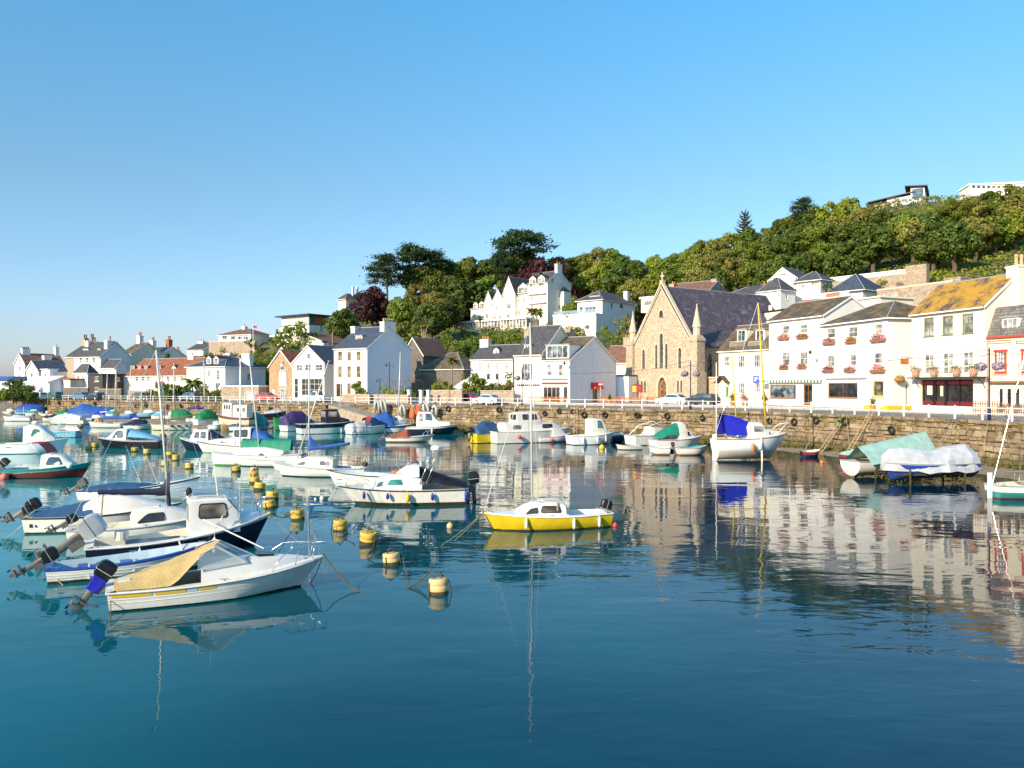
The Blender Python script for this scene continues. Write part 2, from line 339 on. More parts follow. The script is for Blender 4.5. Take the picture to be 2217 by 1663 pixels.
for (sx_,sy_,s_,d_,amp,rough_) in ((.5,1.0,.36,2.,.034,.42),(.7,1.6,1.3,2.,.0068,.42),(.8,1.6,5.,2.,.0005,.5)):
 mp = nd(nt,'ShaderNodeMapping'); mp.inputs['Scale'].default_value = (sx_,sy_,1); mp.inputs['Rotation'].default_value = (0,0,.12 * s_); lk(nt,co,mp.inputs[0])
 q = nd(nt,'ShaderNodeTexNoise',Scale=s_,Detail=d_,Roughness=rough_); q.inputs['Distortion'].default_value = .6; lk(nt,mp.outputs[0],q.inputs['Vector'])
 mu = nd(nt,'ShaderNodeMath',operation='MULTIPLY'); mu.inputs[1].default_value = amp; lk(nt,q.outputs[0],mu.inputs[0])
 if s_ > 1: m2 = nd(nt,'ShaderNodeMath',operation='MULTIPLY'); lk(nt,mu.outputs[0],m2.inputs[0]); lk(nt,pr_.outputs[0],m2.inputs[1]); mu = m2
 if hsum is None: hsum = mu.outputs[0]
 else:
  aa = nd(nt,'ShaderNodeMath',operation='ADD'); lk(nt,hsum,aa.inputs[0]); lk(nt,mu.outputs[0],aa.inputs[1]); hsum = aa.outputs[0]
bp = nd(nt,'ShaderNodeBump',Strength=1.,Distance=1.); lk(nt,hsum,bp.inputs['Height']); lk(nt,bp.outputs[0],b.inputs['Normal'])
# ================================================================== SETTING
mb = MB(); mb.add([(-4000,-60,0),(4000,-60,0),(4000,6000,0),(-4000,6000,0)],[(0,1,2,3)])
tag(mb.build('water','water'),kind='structure')
QP = [(-150,188),(-104,165),(-86,155),(-60,141),(-47,134),(-25,121),(-5,109),(5,101.5),(12.5,96),(20,90),(27.5,82),(31.6,74.5),(34.2,69),(37,60.5),(40,50),(42.5,40),(44,28)]
def catmull(P,n=12):
 out = []; P = [V((*p,0)) for p in P]
 for i in range(1,len(P) - 2):
  a,b,c,d = P[i - 1:i + 3]
  for k in range(n):
   t = k / n
   out.append(.5 * ((2 * b) + (c - a) * t + (2 * a - 5 * b + 4 * c - d) * t * t + (3 * b - a - 3 * c + d) * t ** 3))
 out.append(P[-2]); return out
QC = catmull(QP); QS = [0.]
for a,b in zip(QC,QC[1:]): QS.append(QS[-1] + (b - a).length)
QL = QS[-1]
def quay(s):
 """point, tangent (towards the right of the photo) and normal over the water at arc length s"""
 s = max(0,min(QL - 1e-4,s)); lo = 0; hi = len(QS) - 1
 while hi - lo > 1:
  m_ = (lo + hi) // 2
  if QS[m_] <= s: lo = m_
  else: hi = m_
 t = (QC[hi] - QC[lo]).normalized(); p = QC[lo] + t * (s - QS[lo]); return p,t,V((t.y,-t.x,0))
def qpx(p): return CX + F * p.x / p.y
QT = [(qpx(p),p.y) for p in QC]; QPS = [(qpx(p),s) for p,s in zip(QC,QS)]
def Dq(px): return itp(QT,px)
def sq(px): return itp(QPS,px)
# --- road and pavement along the quay
def strip(name,o0,o1,z0,z1,matn,n=140,th=.3):
 mb = MB(); rs = []
 for i in range(n + 1):
  p,t,nn = quay(QL * i / n); a = p - nn * o0; b = p - nn * o1
  rs.append([(a.x,a.y,z0),(b.x,b.y,z1),(b.x,b.y,z1 - th),(a.x,a.y,z0 - th)])
 mb.rings(rs); return mb
tag(strip('road',.45,6.2,ZQ,ZQ + .12,'asphalt').build('road','asphalt'),kind='structure')
pv = tag(strip('pavement',6.2,30,ZQ + .24,ZB + .004,'paving').build('pavement','paving'),kind='structure')
mb = MB()
for i in range(141):
 p,t,nn = quay(QL * i / 140)
 if i % 1 == 0 and i < 140:
  q,t2,n2 = quay(QL * (i + .97) / 140); a,b = p - nn * 6.05,q - n2 * 6.05
  mb.ob((a.x,a.y,ZQ - .1),(b - a),-nn * .145,(0,0,.375))
k = mb.build('kerb','kerb'); tag(k,kind='structure')
# --- hillside
DRT = [(-400,45),(300,40),(700,24),(850,24),(1000,22),(1200,26),(1340,34),(1436,44),(1540,34),(1600,26),(1700,28),(1900,22),(2200,20),(2700,18)]
ZTT = [(-400,5),(0,6.5),(250,10),(400,14),(480,17),(600,20.3),(750,24.4),(850,31),(1000,34.4),(1200,38),(1400,40),(1500,41.5),(1600,46),(1700,50),(1800,56),(1900,62),(2000,63),(2217,62),(2800,55)]
DTT = [(-400,260),(300,230),(480,205),(600,205),(750,220),(850,232),(1000,242),(1200,258),(1400,256),(1500,250),(1900,246),(2217,235),(2800,210)]
def tz(px,D):
 d0 = Dq(px) + itp(DRT,px); d1 = itp(DTT,px); zt = itp(ZTT,px)
 t = max(0.,min(1.,(D - d0) / (d1 - d0)))
 z = ZB - .25 + (zt - ZB) * t ** 1.22
 if D > d1: z -= (D - d1) * .03
 wq = max(0,min(1,(px - 925) / 40)) * max(0,min(1,(1270 - px) / 40)); z = lerp(z,min(z,20.3 + max(0,D - 232) * 1.1),wq)      # level garden terrace of the hotel
 x = (px - CX) / F * D
 return z + (noise.noise(V((x * .05,D * .05,0))) * 1.2 * min(1,t * 4))
def tzx(x,y): return tz(CX + F * x / y,y)
mb = MB(); cols = list(range(-420,2801,28)); rs = []
for px in cols:
 d0 = Dq(px) + 4; row = []
 for j in range(46):
  D = d0 + (520 - d0) * (j / 45) ** 1.7
  p = xd(px,D); row.append((p.x,p.y,tz(px,D)))
 rs.append(row)
mb.rings(rs,closed=False,c0=False,c1=False)
tag(mb.build('hillside','earth',smooth=True),kind='structure')
# --- quay wall of granite blocks
mb = MB(); rs = []
for i in range(161):
 p,t,nn = quay(QL * i / 160); b = p - nn * .6; a = p
 rs.append([(a.x,a.y,-1),(a.x,a.y,ZQ - .06),(b.x,b.y,ZQ - .06),(b.x,b.y,-1)])
mb.rings(rs); wall = tag(mb.build('quay_wall','mortar'),'long curved harbour wall of brown granite blocks with white railing on top','quay wall')
RS = random.Random(3); stones = []
zs = [-.35]
while zs[-1] < ZQ - .62: zs.append(zs[-1] + RS.uniform(.30,.58))
zs.append(ZQ - .30)
for ci in range(len(zs)):
 z0 = zs[ci]; z1 = zs[ci + 1] if ci + 1 < len(zs) else ZQ + .02
 cop = ci + 1 == len(zs); s = RS.uniform(0,.5)
 while s < QL - 1:
  wd = RS.uniform(.9,1.5) if cop else RS.choice([RS.uniform(.3,.55),RS.uniform(.5,.9),RS.uniform(.8,1.25)])
  dz = 0 if cop else RS.uniform(-.05,.05); stones.append((s,z0 + dz,min(wd,QL - s),z1 - z0 + RS.uniform(-.05,.02),cop)); s += wd
smesh = []
for k in range(14):
 rr = random.Random(k + 50); j = lambda a: rr.uniform(-a,a)
 back = [(-.5,0,-.5),(.5,0,-.5),(.5,0,.5),(-.5,0,.5)]
 mid = [(-.49 + j(.03),.6,-.47 + j(.04)),(.48 + j(.03),.6,-.48 + j(.02)),(.49 + j(.02),.6,.48 + j(.02)),(-.49 + j(.02),.6,.48 + j(.02))]
 fr = [(-.38 + j(.06),1 + j(.15),-.36 + j(.08)),(.38 + j(.06),1 + j(.15),-.36 + j(.08)),(.38 + j(.06),1 + j(.15),.36 + j(.08)),(-.38 + j(.06),1 + j(.15),.36 + j(.08))]
 m_ = MB(); m_.rings([back,mid,fr],c0=False); smesh.append(m_)
smd = []
for m_ in smesh:
 me = bpy.data.meshes.new('stone'); me.from_pydata(m_.v,[],m_.f); me.materials.append(MT['quay_stone']); smd.append(me)
SPX2217 = sq(2235)
stones.sort(key=lambda q: -(q[0] if q[0] < SPX2217 else -q[0])); rest = MB(); cnt = 0
for (s,z0,wd,hh,cop) in stones:
 p,t,nn = quay(s + wd / 2); k = RS.randrange(14); dp = RS.uniform(.06,.2) + (.06 if cop else 0)
 M = Matrix((( -t.x * 1,nn.x,0,p.x),(-t.y,nn.y,0,p.y),(0,0,1,z0 + hh / 2),(0,0,0,1))) @ Matrix.Diagonal((wd * .985,dp,hh * .975,1))
 if cnt < 300 and s < SPX2217 and not (z0 < -.3):
  o = mkobj('stone',smd[k],wall); o.matrix_basis = M; cnt += 1
 else:
  i0 = len(rest.v); rest.add(smesh[k].v,smesh[k].f); rest.xf(M,i0)
o = tag(rest.build('stone_blocks','quay_stone',wall),kind='stuff')
# wall plants and weed along the tide line
def leafquads(mb,rr,c,n,sp,sz,flat=.0):
 for _ in range(n):
  p = V(c) + V((rr.gauss(0,sp[0]),rr.gauss(0,sp[1]),rr.gauss(0,sp[2])))
  a = V((rr.gauss(0,1),rr.gauss(0,1),rr.gauss(0,1))).normalized(); b = a.cross(V((rr.gauss(0,1),rr.gauss(0,1),rr.gauss(0,1)))).normalized()
  s = sz * rr.uniform(.6,1.3)
  mb.add([p - a * s - b * s * .6,p + a * s - b * s * .6,p + a * s * .8 + b * s * .6,p - a * s * .8 + b * s * .6],[(0,1,2,3)])
mb = MB(); rr = random.Random(5)
for i in range(170):
 s = rr.uniform(sq(900),QL - 6); p,t,nn = quay(s); q = p + nn * .12
 leafquads(mb,rr,(q.x,q.y,rr.choice([ZQ - .25,ZQ - .6,ZQ - .9,ZQ - 1.4,ZQ - .2])),rr.randint(8,30),(.12,.12,.13),.07)
tag(mb.build('wall_plants','leaf_olive'),'small green tufts growing in the quay wall joints','plants',kind='stuff')
mb = MB()
for i in range(420):
 s = rr.uniform(sq(940),QL - 6); p,t,nn = quay(s); q = p + nn * rr.uniform(.1,.5)
 leafquads(mb,rr,(q.x,q.y,rr.uniform(.05,.5)),10,(.2,.2,.12),.09)
tag(mb.build('seaweed','weed'),'dark seaweed hanging along the tide line of the quay wall','seaweed',kind='stuff')
# --- sand shelf showing at low tide under the right part of the wall
mb = MB(); rs = []
for i in range(61):
 u = i / 60; s = lerp(sq(1600),QL,u); p,t,nn = quay(s); row = []
 wdt = itp([(0,.2),(.12,3.5),(.3,5.2),(.5,6.),(.7,6.),(1,3.)],u)
 for j in range(9):
  v = j / 8; q = p + nn * (wdt * v - .3); z = lerp(.34,-.12,v ** .8) + noise.noise(V((q.x * .5,q.y * .5,0))) * .10
  if j == 8: z = -.5
  row.append((q.x,q.y,z))
 rs.append(row)
mb.rings(rs,closed=False,c0=False,c1=False); tag(mb.build('sand','sand',smooth=True),kind='structure')
# mud edge below the middle of the wall
mb = MB(); rs = []
for i in range(41):
 u = i / 40; s = lerp(sq(60),sq(1010),u); p,t,nn = quay(s); row = []
 wdt = itp([(0,10),(.55,10.5),(.72,8),(.9,6),(1,1.5)],u) + 1.4 * noise.noise(V((s * .08,0,0))); zt_ = itp([(0,1.15),(.6,1.1),(.8,.7),(1,.4)],u)
 for j in range(9):
  v = j / 8; q = p + nn * (wdt * v - .3); row.append((q.x,q.y,(-.5 if j == 8 else lerp(zt_,-.08,v) + noise.noise(V((q.x * .4,q.y * .4,3))) * .1)))
 rs.append(row)
mb.rings(rs,closed=False,c0=False,c1=False); tag(mb.build('mud','sand',smooth=True),kind='structure')
# --- slipways
s0,s1 = sq(748),sq(935); mb = MB(); rs = []
for i in range(21):
 u = i / 20; p,t,nn = quay(lerp(s0,s1,u)); z = lerp(ZQ - .1,.25,u); a = p + nn * .16; b = p + nn * 3.6
 rs.append([(a.x,a.y,-.6),(a.x,a.y,z),(b.x,b.y,z),(b.x,b.y,-.6)])
mb.rings(rs); tag(mb.build('slipway','stone_wall'),kind='structure')
mb = MB(); rs = []
for i in range(13):
 u = i / 12; p,t,nn = quay(lerp(sq(-120),sq(62),u)); z = lerp(ZQ - .1,.1,u); a = p + nn * .16; b = p + nn * 7
 rs.append([(a.x,a.y,-.6),(a.x,a.y,z),(b.x,b.y,z),(b.x,b.y,-.6)])
mb.rings(rs); tag(mb.build('slipway','concrete'),kind='structure')
# --- railings
def railing(px0,px1,sp,hgt,label):
 a,b = sq(px0),sq(px1); n = max(2,round((b - a) / sp)); p0,t0,n0 = quay(a); z = ZQ + .02
 e = empty('railing',(p0.x,p0.y,z),0,label,'railing','white railings along the quay'); o0 = V((p0.x,p0.y,z))
 m_ = MB(); m_.rings([[(-.06,-.06,-.02),(.06,-.06,-.02),(.06,.06,-.02),(-.06,.06,-.02)],[(-.05,-.05,hgt * .94),(.05,-.05,hgt * .94),(.05,.05,hgt * .94),(-.05,.05,hgt * .94)],[(-.07,-.07,hgt * .95),(.07,-.07,hgt * .95),(.07,.07,hgt * .95),(-.07,.07,hgt * .95)],[(-.01,-.01,hgt),(.01,-.01,hgt),(.01,.01,hgt),(-.01,.01,hgt)]])
 first = None; pts = []
 for i in range(n + 1):
  p,t,nn = quay(a + (b - a) * i / n); q = p - nn * .22; loc = V((q.x,q.y,z)) - o0; pts.append(loc)
  if first is None: first = m_.build('post','white_paint',e,loc=loc); o = first
  else: o = first.copy(); col.objects.link(o); o.location = loc
  o.rotation_euler = (0,0,atan2(t.y,t.x))
 for nm,zz in (('top_rail',hgt * .86),('lower_rail',hgt * .44)):
  r_ = MB(); r_.tube([p + V((0,0,zz)) for p in pts],.032,6); r_.build(nm,'white_paint',e)
railing(768,2330,2.6,1.1,'long white post and rail fence along the quay, right of the slipway gap')
railing(-160,735,1.75,.95,'white post and rail fence along the quay, left of the slipway gap')
# ================================================================== BUILDINGS
def arch(x0,z0,x1,z1,n=6):
 """pointed lancet outline"""
 w_ = x1 - x0; zs_ = z1 - w_ * .95; pts = [(x0,z0),(x1,z0),(x1,zs_)]
 for i in range(1,n): a = i / n; pts.append((x1 - w_ / 2 * a ** 1.5 if 0 else lerp(x1,(x0 + x1) / 2,1 - cos(a * pi / 2)),zs_ + (z1 - zs_) * sin(a * pi / 2)))
 pts.append(((x0 + x1) / 2,z1))
 for i in range(n - 1,0,-1): a = i / n; pts.append((lerp(x0,(x0 + x1) / 2,1 - cos(a * pi / 2)),zs_ + (z1 - zs_) * sin(a * pi / 2)))
 pts.append((x0,zs_)); return pts
class House:
 def __init__(s,name,label,cat,C,ang,L=None,w=None,Rp=None,d=8.,base=ZB,A=None,group=None,wall='plaster',roof='slate',trim='white_trim',gl='glass'):
  a = radians(ang); s.u = V((cos(a),sin(a),0)); s.v = V((-sin(a),cos(a),0)); s.b = base
  if A is not None: s.A = xd(*A); s.w = w; s.Cp = s.A + s.u * w
  else:
   s.Cp = xd(*C)
   if L is not None:
    k = (L - CX) / F; w = (s.Cp.x - k * s.Cp.y) / (s.u.x - k * s.u.y)
   s.w = w; s.A = s.Cp - s.u * w
  if Rp is not None:
   k = (Rp - CX) / F; d = (k * s.Cp.y - s.Cp.x) / (s.v.x - k * s.v.y)
  s.d = d; s.A.z = base; s.Cp.z = base
  s.e = empty(name,s.A,a,label,cat,group); s.wall,s.roofm,s.trim,s.gl = wall,roof,trim,gl
  s.Mi = (Matrix.Translation(s.A) @ Matrix.Rotation(a,4,'Z')).inverted(); s.cl = s.Mi @ V((0,0,H)); s.wins = []
  s.off = {'F': 0.,'R': s.w}
 def ray(s,px,py): return s.Mi.to_3x3() @ V(((px - CX) / F,1,(HY - py) / F))
 def pt(s,face,px,py,off=None):
  r = s.ray(px,py); o = s.off[face] if off is None else off
  if face == 'F': t = (o - s.cl.y) / r.y; return s.cl.x + r.x * t,s.cl.z + r.z * t
  t = (o - s.cl.x) / r.x; return s.cl.y + r.y * t,s.cl.z + r.z * t
 def rect(s,face,x0,y0,x1,y1,off=None):
  a,z1 = s.pt(face,x0,y0,off); b,z0 = s.pt(face,x1,y1,off)
  _,z1b = s.pt(face,x1,y0,off); _,z0b = s.pt(face,x0,y1,off)
  return (a,(z0 + z0b) / 2,b,(z1 + z1b) / 2)
 def zc(s,py,px=None):
  """local height of photo row py at the right front corner"""
  return zat(py,s.Cp.y) - s.b
 def win(s,face,*r,bars=(1,1),trim=None,gl=None,sill=True,arched=False,local=False,rec=.13,fw=.07,name='window'):
  q = r if local else s.rect(face,*r)
  s.wins.append((face,q,bars,trim or s.trim,gl or s.gl,sill,arched,rec,fw,name)); return q
 def P(s,face,off):
  if face == 'F': return lambda a,dep,z: V((a,off + dep,z))
  return lambda a,dep,z: V((off - dep,a,z))
 def body(s,eave,roof='gx',rise=2.5,x0=0.,x1=None,y0=0.,d=None,over=.25,foot=.6,wall=None,roofm=None,verge='white_trim',nm='wall',roofname='roof',th=.14,cap=True,lo=0.):
  x1 = s.w if x1 is None else x1; d = s.d if d is None else d; y1 = y0 + d; xm,ym = (x0 + x1) / 2,(y0 + y1) / 2
  s.off = {'F': y0,'R': x1}; mb = MB(); zt = eave + rise; zb = lo - foot
  ff = [(x0,zb),(x1,zb),(x1,eave),(x0,eave)]; fr_ = [(y0,zb),(y1,zb),(y1,eave),(y0,eave)]
  if roof == 'gf': ff = ff[:3] + [(xm,zt)] + ff[3:]
  if roof == 'gx': fr_ = fr_[:3] + [(ym,zt)] + fr_[3:]
  for face,out,o in (('F',ff,y0),('R',fr_,x1)):
   P = s.P(face,o); loops = [out]
   for (fc,q,bars,tr,gl,sill,ar,rec,fw,name) in s.wins:
    if fc != face: continue
    lp = arch(*q) if ar else [(q[0],q[1]),(q[2],q[1]),(q[2],q[3]),(q[0],q[3])]
    loops.append(lp); n = len(lp)
    mb.add([P(a,0,z) for a,z in lp] + [P(a,rec,z) for a,z in lp],[(i,(i + 1) % n,n + (i + 1) % n,n + i) for i in range(n)])
   mb.poly(loops,lambda a,z: P(a,0,z))
  mb.add([(x0,y0,zb),(x0,y1,zb),(x0,y1,eave),(x0,y0,eave)],[(0,1,2,3)])
  if roof == 'gx': mb.add([(x0,y0,eave),(x0,y1,eave),(x0,ym,zt)],[(0,1,2)])
  mb.add([(x0,y1,zb),(x1,y1,zb),(x1,y1,eave),(x0,y1,eave)],[(0,1,2,3)])
  if roof == 'gf': mb.add([(x0,y1,eave),(x1,y1,eave),(xm,y1,zt)],[(0,1,2)])
  mb.build(nm,wall or s.wall,s.e)
  for wdat in s.wins: s._win(*wdat)
  s.wins = []
  s.roof_(roof,x0,x1,y0,y1,eave,rise,over,roofm or s.roofm,th,roofname,verge)
  return s
 def _win(s,face,q,bars,tr,gl,sill,ar,rec,fw,name):
  P = s.P(face,s.off[face]); a0,z0,a1,z1 = q; fr_ = MB(); d0,d1 = rec - .07,rec
  B = lambda a,z,b,y,e0=d0,e1=d1: fr_.add([P(a,e0,z),P(b,e0,z),P(b,e0,y),P(a,e0,y),P(a,e1,z),P(b,e1,z),P(b,e1,y),P(a,e1,y)],[(0,1,2,3),(7,6,5,4),(0,4,5,1),(1,5,6,2),(2,6,7,3),(3,7,4,0)])
  if ar:
   lp = arch(*q); c = ((a0 + a1) / 2,(z0 + z1) / 2); n = len(lp); k = 1 - fw / (a1 - a0) * 2
   li = [(c[0] + (a - c[0]) * k,c[1] + (z - c[1]) * (1 - fw / (z1 - z0) * 2)) for a,z in lp]
   fr_.add([P(a,d0,z) for a,z in lp] + [P(a,d0,z) for a,z in li] + [P(a,d1,z) for a,z in li],[(i,(i + 1) % n,n + (i + 1) % n,n + i) for i in range(n)] + [(n + i,n + (i + 1) % n,2 * n + (i + 1) % n,2 * n + i) for i in range(n)])
  else:
   B(a0,z0,a0 + fw,z1); B(a1 - fw,z0,a1,z1); B(a0 + fw,z1 - fw,a1 - fw,z1); B(a0 + fw,z0,a1 - fw,z0 + fw)
  nx,nz = bars; bw = .022
  for i in range(1,nx): x = lerp(a0,a1,i / nx); B(x - bw,z0 + fw,x + bw,z1 - fw * (3 if ar else 1),d0 + .012,d1 - .005)
  for i in range(1,nz): z = lerp(z0,z1,i / nz); B(a0 + fw,z - bw,a1 - fw,z + bw,d0 + .015,d1 - .008)
  o = fr_.build(name,tr,s.e)
  pn = MB(); lp = arch(*q) if ar else [(a0,z0),(a1,z0),(a1,z1),(a0,z1)]
  pn.poly([lp],lambda a,z: P(a,rec - .012,z)); pn.build('pane',gl,o)
  if sill:
   sb = MB(); fr2 = [P(a0 - .06,-.08,z0 - .09),P(a1 + .06,-.08,z0 - .09),P(a1 + .06,.02,z0 - .09),P(a0 - .06,.02,z0 - .09)]
   sb.add(fr2 + [p + V((0,0,.085)) for p in fr2],[(0,3,2,1),(4,5,6,7),(0,1,5,4),(1,2,6,5),(2,3,7,6),(3,0,4,7)]); sb.build('sill',sill if isinstance(sill,str) else 'white_trim',o)
 def roof_(s,kind,x0,x1,y0,y1,eave,rise,ov,m_,th,name,verge):
  mb = MB(); uv = []; xm,ym = (x0 + x1) / 2,(y0 + y1) / 2
  def plane(pts):      # pts: eave pair first, upwards; makes a thick slab with UVs in metres
   pts = [V(p) for p in pts]; n = (pts[1] - pts[0]).cross(pts[2] - pts[0]).normalized()
   if n.z < 0: n = -n
   ax = (pts[1] - pts[0]).normalized(); ay = n.cross(ax); k = len(pts)
   mb.add(pts + [p + n * th for p in pts],[tuple(range(k,2 * k)),tuple(range(k - 1,-1,-1))] + [(i,(i + 1) % k,k + (i + 1) % k,k + i) for i in range(k)])
   c = [(p.dot(ax) + R.random() * .001,p.dot(ay)) for p in pts] * 2
   for f in [tuple(range(k,2 * k)),tuple(range(k - 1,-1,-1))] + [(i,(i + 1) % k,k + (i + 1) % k,k + i) for i in range(k)]: uv.extend(c[i] for i in f)
  if kind == 'gx':
   sl = rise / ((y1 - y0) / 2); e = eave - ov * sl
   plane([(x0 - .12,y0 - ov,e),(x1 + .12,y0 - ov,e),(x1 + .12,ym,eave + rise),(x0 - .12,ym,eave + rise)])
   plane([(x0 - .12,y1 + ov,e),(x1 + .12,y1 + ov,e),(x1 + .12,ym,eave + rise),(x0 - .12,ym,eave + rise)])
  elif kind == 'gf':
   sl = rise / ((x1 - x0) / 2); e = eave - ov * sl
   plane([(x0 - ov,y0 - .15,e),(x0 - ov,y1,e),(xm,y1,eave + rise),(xm,y0 - .15,eave + rise)])
   plane([(x1 + ov,y0 - .15,e),(x1 + ov,y1,e),(xm,y1,eave + rise),(xm,y0 - .15,eave + rise)])
  elif kind == 'hip':
   X0,X1,Y0,Y1 = x0 - ov,x1 + ov,y0 - ov,y1 + ov; hm = min(X1 - X0,Y1 - Y0) / 2 * .999; zt = eave + rise
   if X1 - X0 >= Y1 - Y0: ra,rb = (X0 + hm,(Y0 + Y1) / 2,zt),(X1 - hm,(Y0 + Y1) / 2,zt)
   else: ra,rb = ((X0 + X1) / 2,Y0 + hm,zt),((X0 + X1) / 2,Y1 - hm,zt)
   c00,c10,c11,c01 = (X0,Y0,eave),(X1,Y0,eave),(X1,Y1,eave),(X0,Y1,eave)
   if X1 - X0 >= Y1 - Y0: plane([c00,c10,rb,ra]); plane([c11,c01,ra,rb]); plane([c10,c11,rb]); plane([c01,c00,ra])
   else: plane([c10,c11,rb,ra]); plane([c01,c00,ra,rb]); plane([c00,c10,ra]); plane([c11,c01,rb])
  elif kind == 'mans':
   k = rise * .38; X0,X1,Y0,Y1 = x0,x1,y0,y1; z = eave + rise
   plane([(X0,Y0,eave),(X1,Y0,eave),(X1,Y0 + k,z),(X0,Y0 + k,z)]); plane([(X0,Y1,eave),(X1,Y1,eave),(X1,Y1 - k,z),(X0,Y1 - k,z)])
   plane([(X0,Y0 + k,z),(X1,Y0 + k,z),(X1,Y1 - k,z + .1),(X0,Y1 - k,z + .1)])
   mb.add([(X1,Y0,eave),(X1,Y1,eave),(X1,Y1 - k,z),(X1,Y0 + k,z)],[(0,1,2,3)]); uv.extend([(0,0)] * 4)
  else:
   mb.box(x0 - ov,y0 - ov,eave,x1 + ov,y1 + ov,eave + max(.15,rise)); uv.extend([(0,0)] * 24)
  o = mb.build(name,m_,s.e); ul = o.data.uv_layers.new(name='UVMap')
  ul.data.foreach_set('uv',[c for p in uv for c in p])
  if kind in ('gx','gf','hip'):
   g_ = MB()
   if kind == 'gx':
    sl = rise / ((y1 - y0) / 2); e = eave - ov * sl
    g_.tube([(x0 - .14,ym,eave + rise + th),(x1 + .14,ym,eave + rise + th)],.09,6); g_.build('ridge','grey_trim',o)
    g2 = MB(); g2.box(x0 - .05,y0 - ov - .1,e - .06,x1 + .05,y0 - ov + .02,e + .07); g2.build('gutter',verge,s.e)
    g3 = MB()
    for X in (x1 + .125,):
     for a,b in (((X,y0 - ov,e - .1),(X,ym,eave + rise - .1)),((X,y1 + ov,e - .1),(X,ym,eave + rise - .1))):
      a,b = V(a),V(b); g3.ob(a,b - a,(.05,0,0),(0,0,.22))
    g3.build('verge_board',verge,s.e)
   elif kind == 'gf':
    sl = rise / ((x1 - x0) / 2); e = eave - ov * sl
    g_.tube([(xm,y0 - .18,eave + rise + th),(xm,y1,eave + rise + th)],.09,6); g_.build('ridge','grey_trim',o)
    g3 = MB()
    for a,b in (((x0 - ov,y0 - .2,e - .1),(xm,y0 - .2,eave + rise - .1)),((x1 + ov,y0 - .2,e - .1),(xm,y0 - .2,eave + rise - .1))):
     a,b = V(a),V(b); g3.ob(a,b - a,(0,.05,0),(0,0,.24))
    g3.build('verge_board',verge,s.e)
   else:
    g_.tube([ra,rb],.09,6)
    for c_ in (c00,c10): g_.tube([V(c_) + V((0,0,th)),V(ra if c_[0] == X0 or X1 - X0 < Y1 - Y0 else rb) + V((0,0,th))],.07,5)
    g_.build('ridge','grey_trim',o)
    g2 = MB(); g2.box(x0 - ov - .08,y0 - ov - .1,eave - .08,x1 + ov + .08,y0 - ov + .03,eave + .06); g2.box(x1 + ov - .03,y0 - ov + .03,eave - .08,x1 + ov + .08,y1 + ov,eave + .06); g2.build('gutter',verge,s.e)
 def bx(s,name,m_,x0,y0,z0,x1,y1,z1,parent=None):
  mb = MB(); mb.box(x0,y0,z0,x1,y1,z1); return mb.build(name,m_,parent or s.e)
 def fb(s,name,m_,face,r,d0,d1,parent=None,local=False):
  """box on a facade: photo rectangle r, from depth d0 to d1 (negative = proud)"""
  q = r if local else s.rect(face,*r); P = s.P(face,s.off[face]); mb = MB(); a0,z0,a1,z1 = q
  o = P(a0,d0,z0); mb.ob(o,P(a1,d0,z0) - o,P(a0,d1,z0) - o,P(a0,d0,z1) - o); return mb.build(name,m_,parent or s.e)
 def chim(s,x,y,w_,d_,z0,z1,m_='plaster',pots=2,pm='terracotta',ph=.55):
  mb = MB(); mb.box(x - w_ / 2,y - d_ / 2,z0,x + w_ / 2,y + d_ / 2,z1 - .18); mb.box(x - w_ / 2 - .07,y - d_ / 2 - .07,z1 - .18,x + w_ / 2 + .07,y + d_ / 2 + .07,z1)
  o = mb.build('chimney',m_,s.e)
  for i in range(pots):
   if w_ > d_: px,py = x + (i + .5 - pots / 2) * w_ / pots * .9,y
   else: px,py = x,y + (i + .5 - pots / 2) * d_ / pots * .9
   q = MB(); q.lathe([(.15,-.02),(.13,ph * .8),(.17,ph * .82),(.16,ph),(.09,ph - .02)],8,(px,py,z1)); q.build('chimney_pot',pm,o)
  return o
 def dorm(s,x0,x1,z0,z1,yf,dep=2.2,kind='gable',m_=None,bars=(2,2),rm=None,gl=None):
  m_ = m_ or s.wall; mb = MB(); e = .32 * (x1 - x0) if kind == 'gable' else 0; xm = (x0 + x1) / 2
  if kind == 'gable': mb.add([(x0,yf,z0),(x1,yf,z0),(x1,yf,z1),(xm,yf,z1 + e),(x0,yf,z1),(x0,yf + dep,z0),(x1,yf + dep,z0),(x1,yf + dep,z1),(xm,yf + dep,z1 + e),(x0,yf + dep,z1)],[(0,1,2,3,4),(1,6,7,2),(5,0,4,9)])
  else: mb.box(x0,yf,z0,x1,yf + dep,z1)
  o = mb.build('dormer',m_,s.e); r = MB()
  if kind == 'gable':
   for sx in (-1,1):
    a = V((xm + sx * ((x1 - x0) / 2 + .12),yf - .14,z1 - .1)); b = V((xm,yf - .14,z1 + e + .03)); r.ob(a,b - a,(0,dep,0),(0,0,.08))
  else: r.box(x0 - .12,yf - .15,z1 + .003,x1 + .12,yf + dep,z1 + .13)
  r.build('dormer_roof',rm or ('slate_hang' if kind == 'gable' else 'grey_trim'),o)
  f = MB(); a0,a1,b0,b1 = x0 + .16,x1 - .16,z0 + .18,z1 - .08; t = .06
  f.box(a0,yf - .04,b0,a0 + t,yf - .003,b1); f.box(a1 - t,yf - .04,b0,a1,yf - .003,b1); f.box(a0 + t,yf - .04,b1 - t,a1 - t,yf - .003,b1); f.box(a0 + t,yf - .04,b0,a1 - t,yf - .003,b0 + t)
  for i in range(1,bars[0]): x = lerp(a0,a1,i / bars[0]); f.box(x - .025,yf - .037,b0 + t,x + .025,yf - .006,b1 - t)
  for i in range(1,bars[1]): z = lerp(b0,b1,i / bars[1]); f.box(a0 + t,yf - .034,z - .02,a1 - t,yf - .008,z + .02)
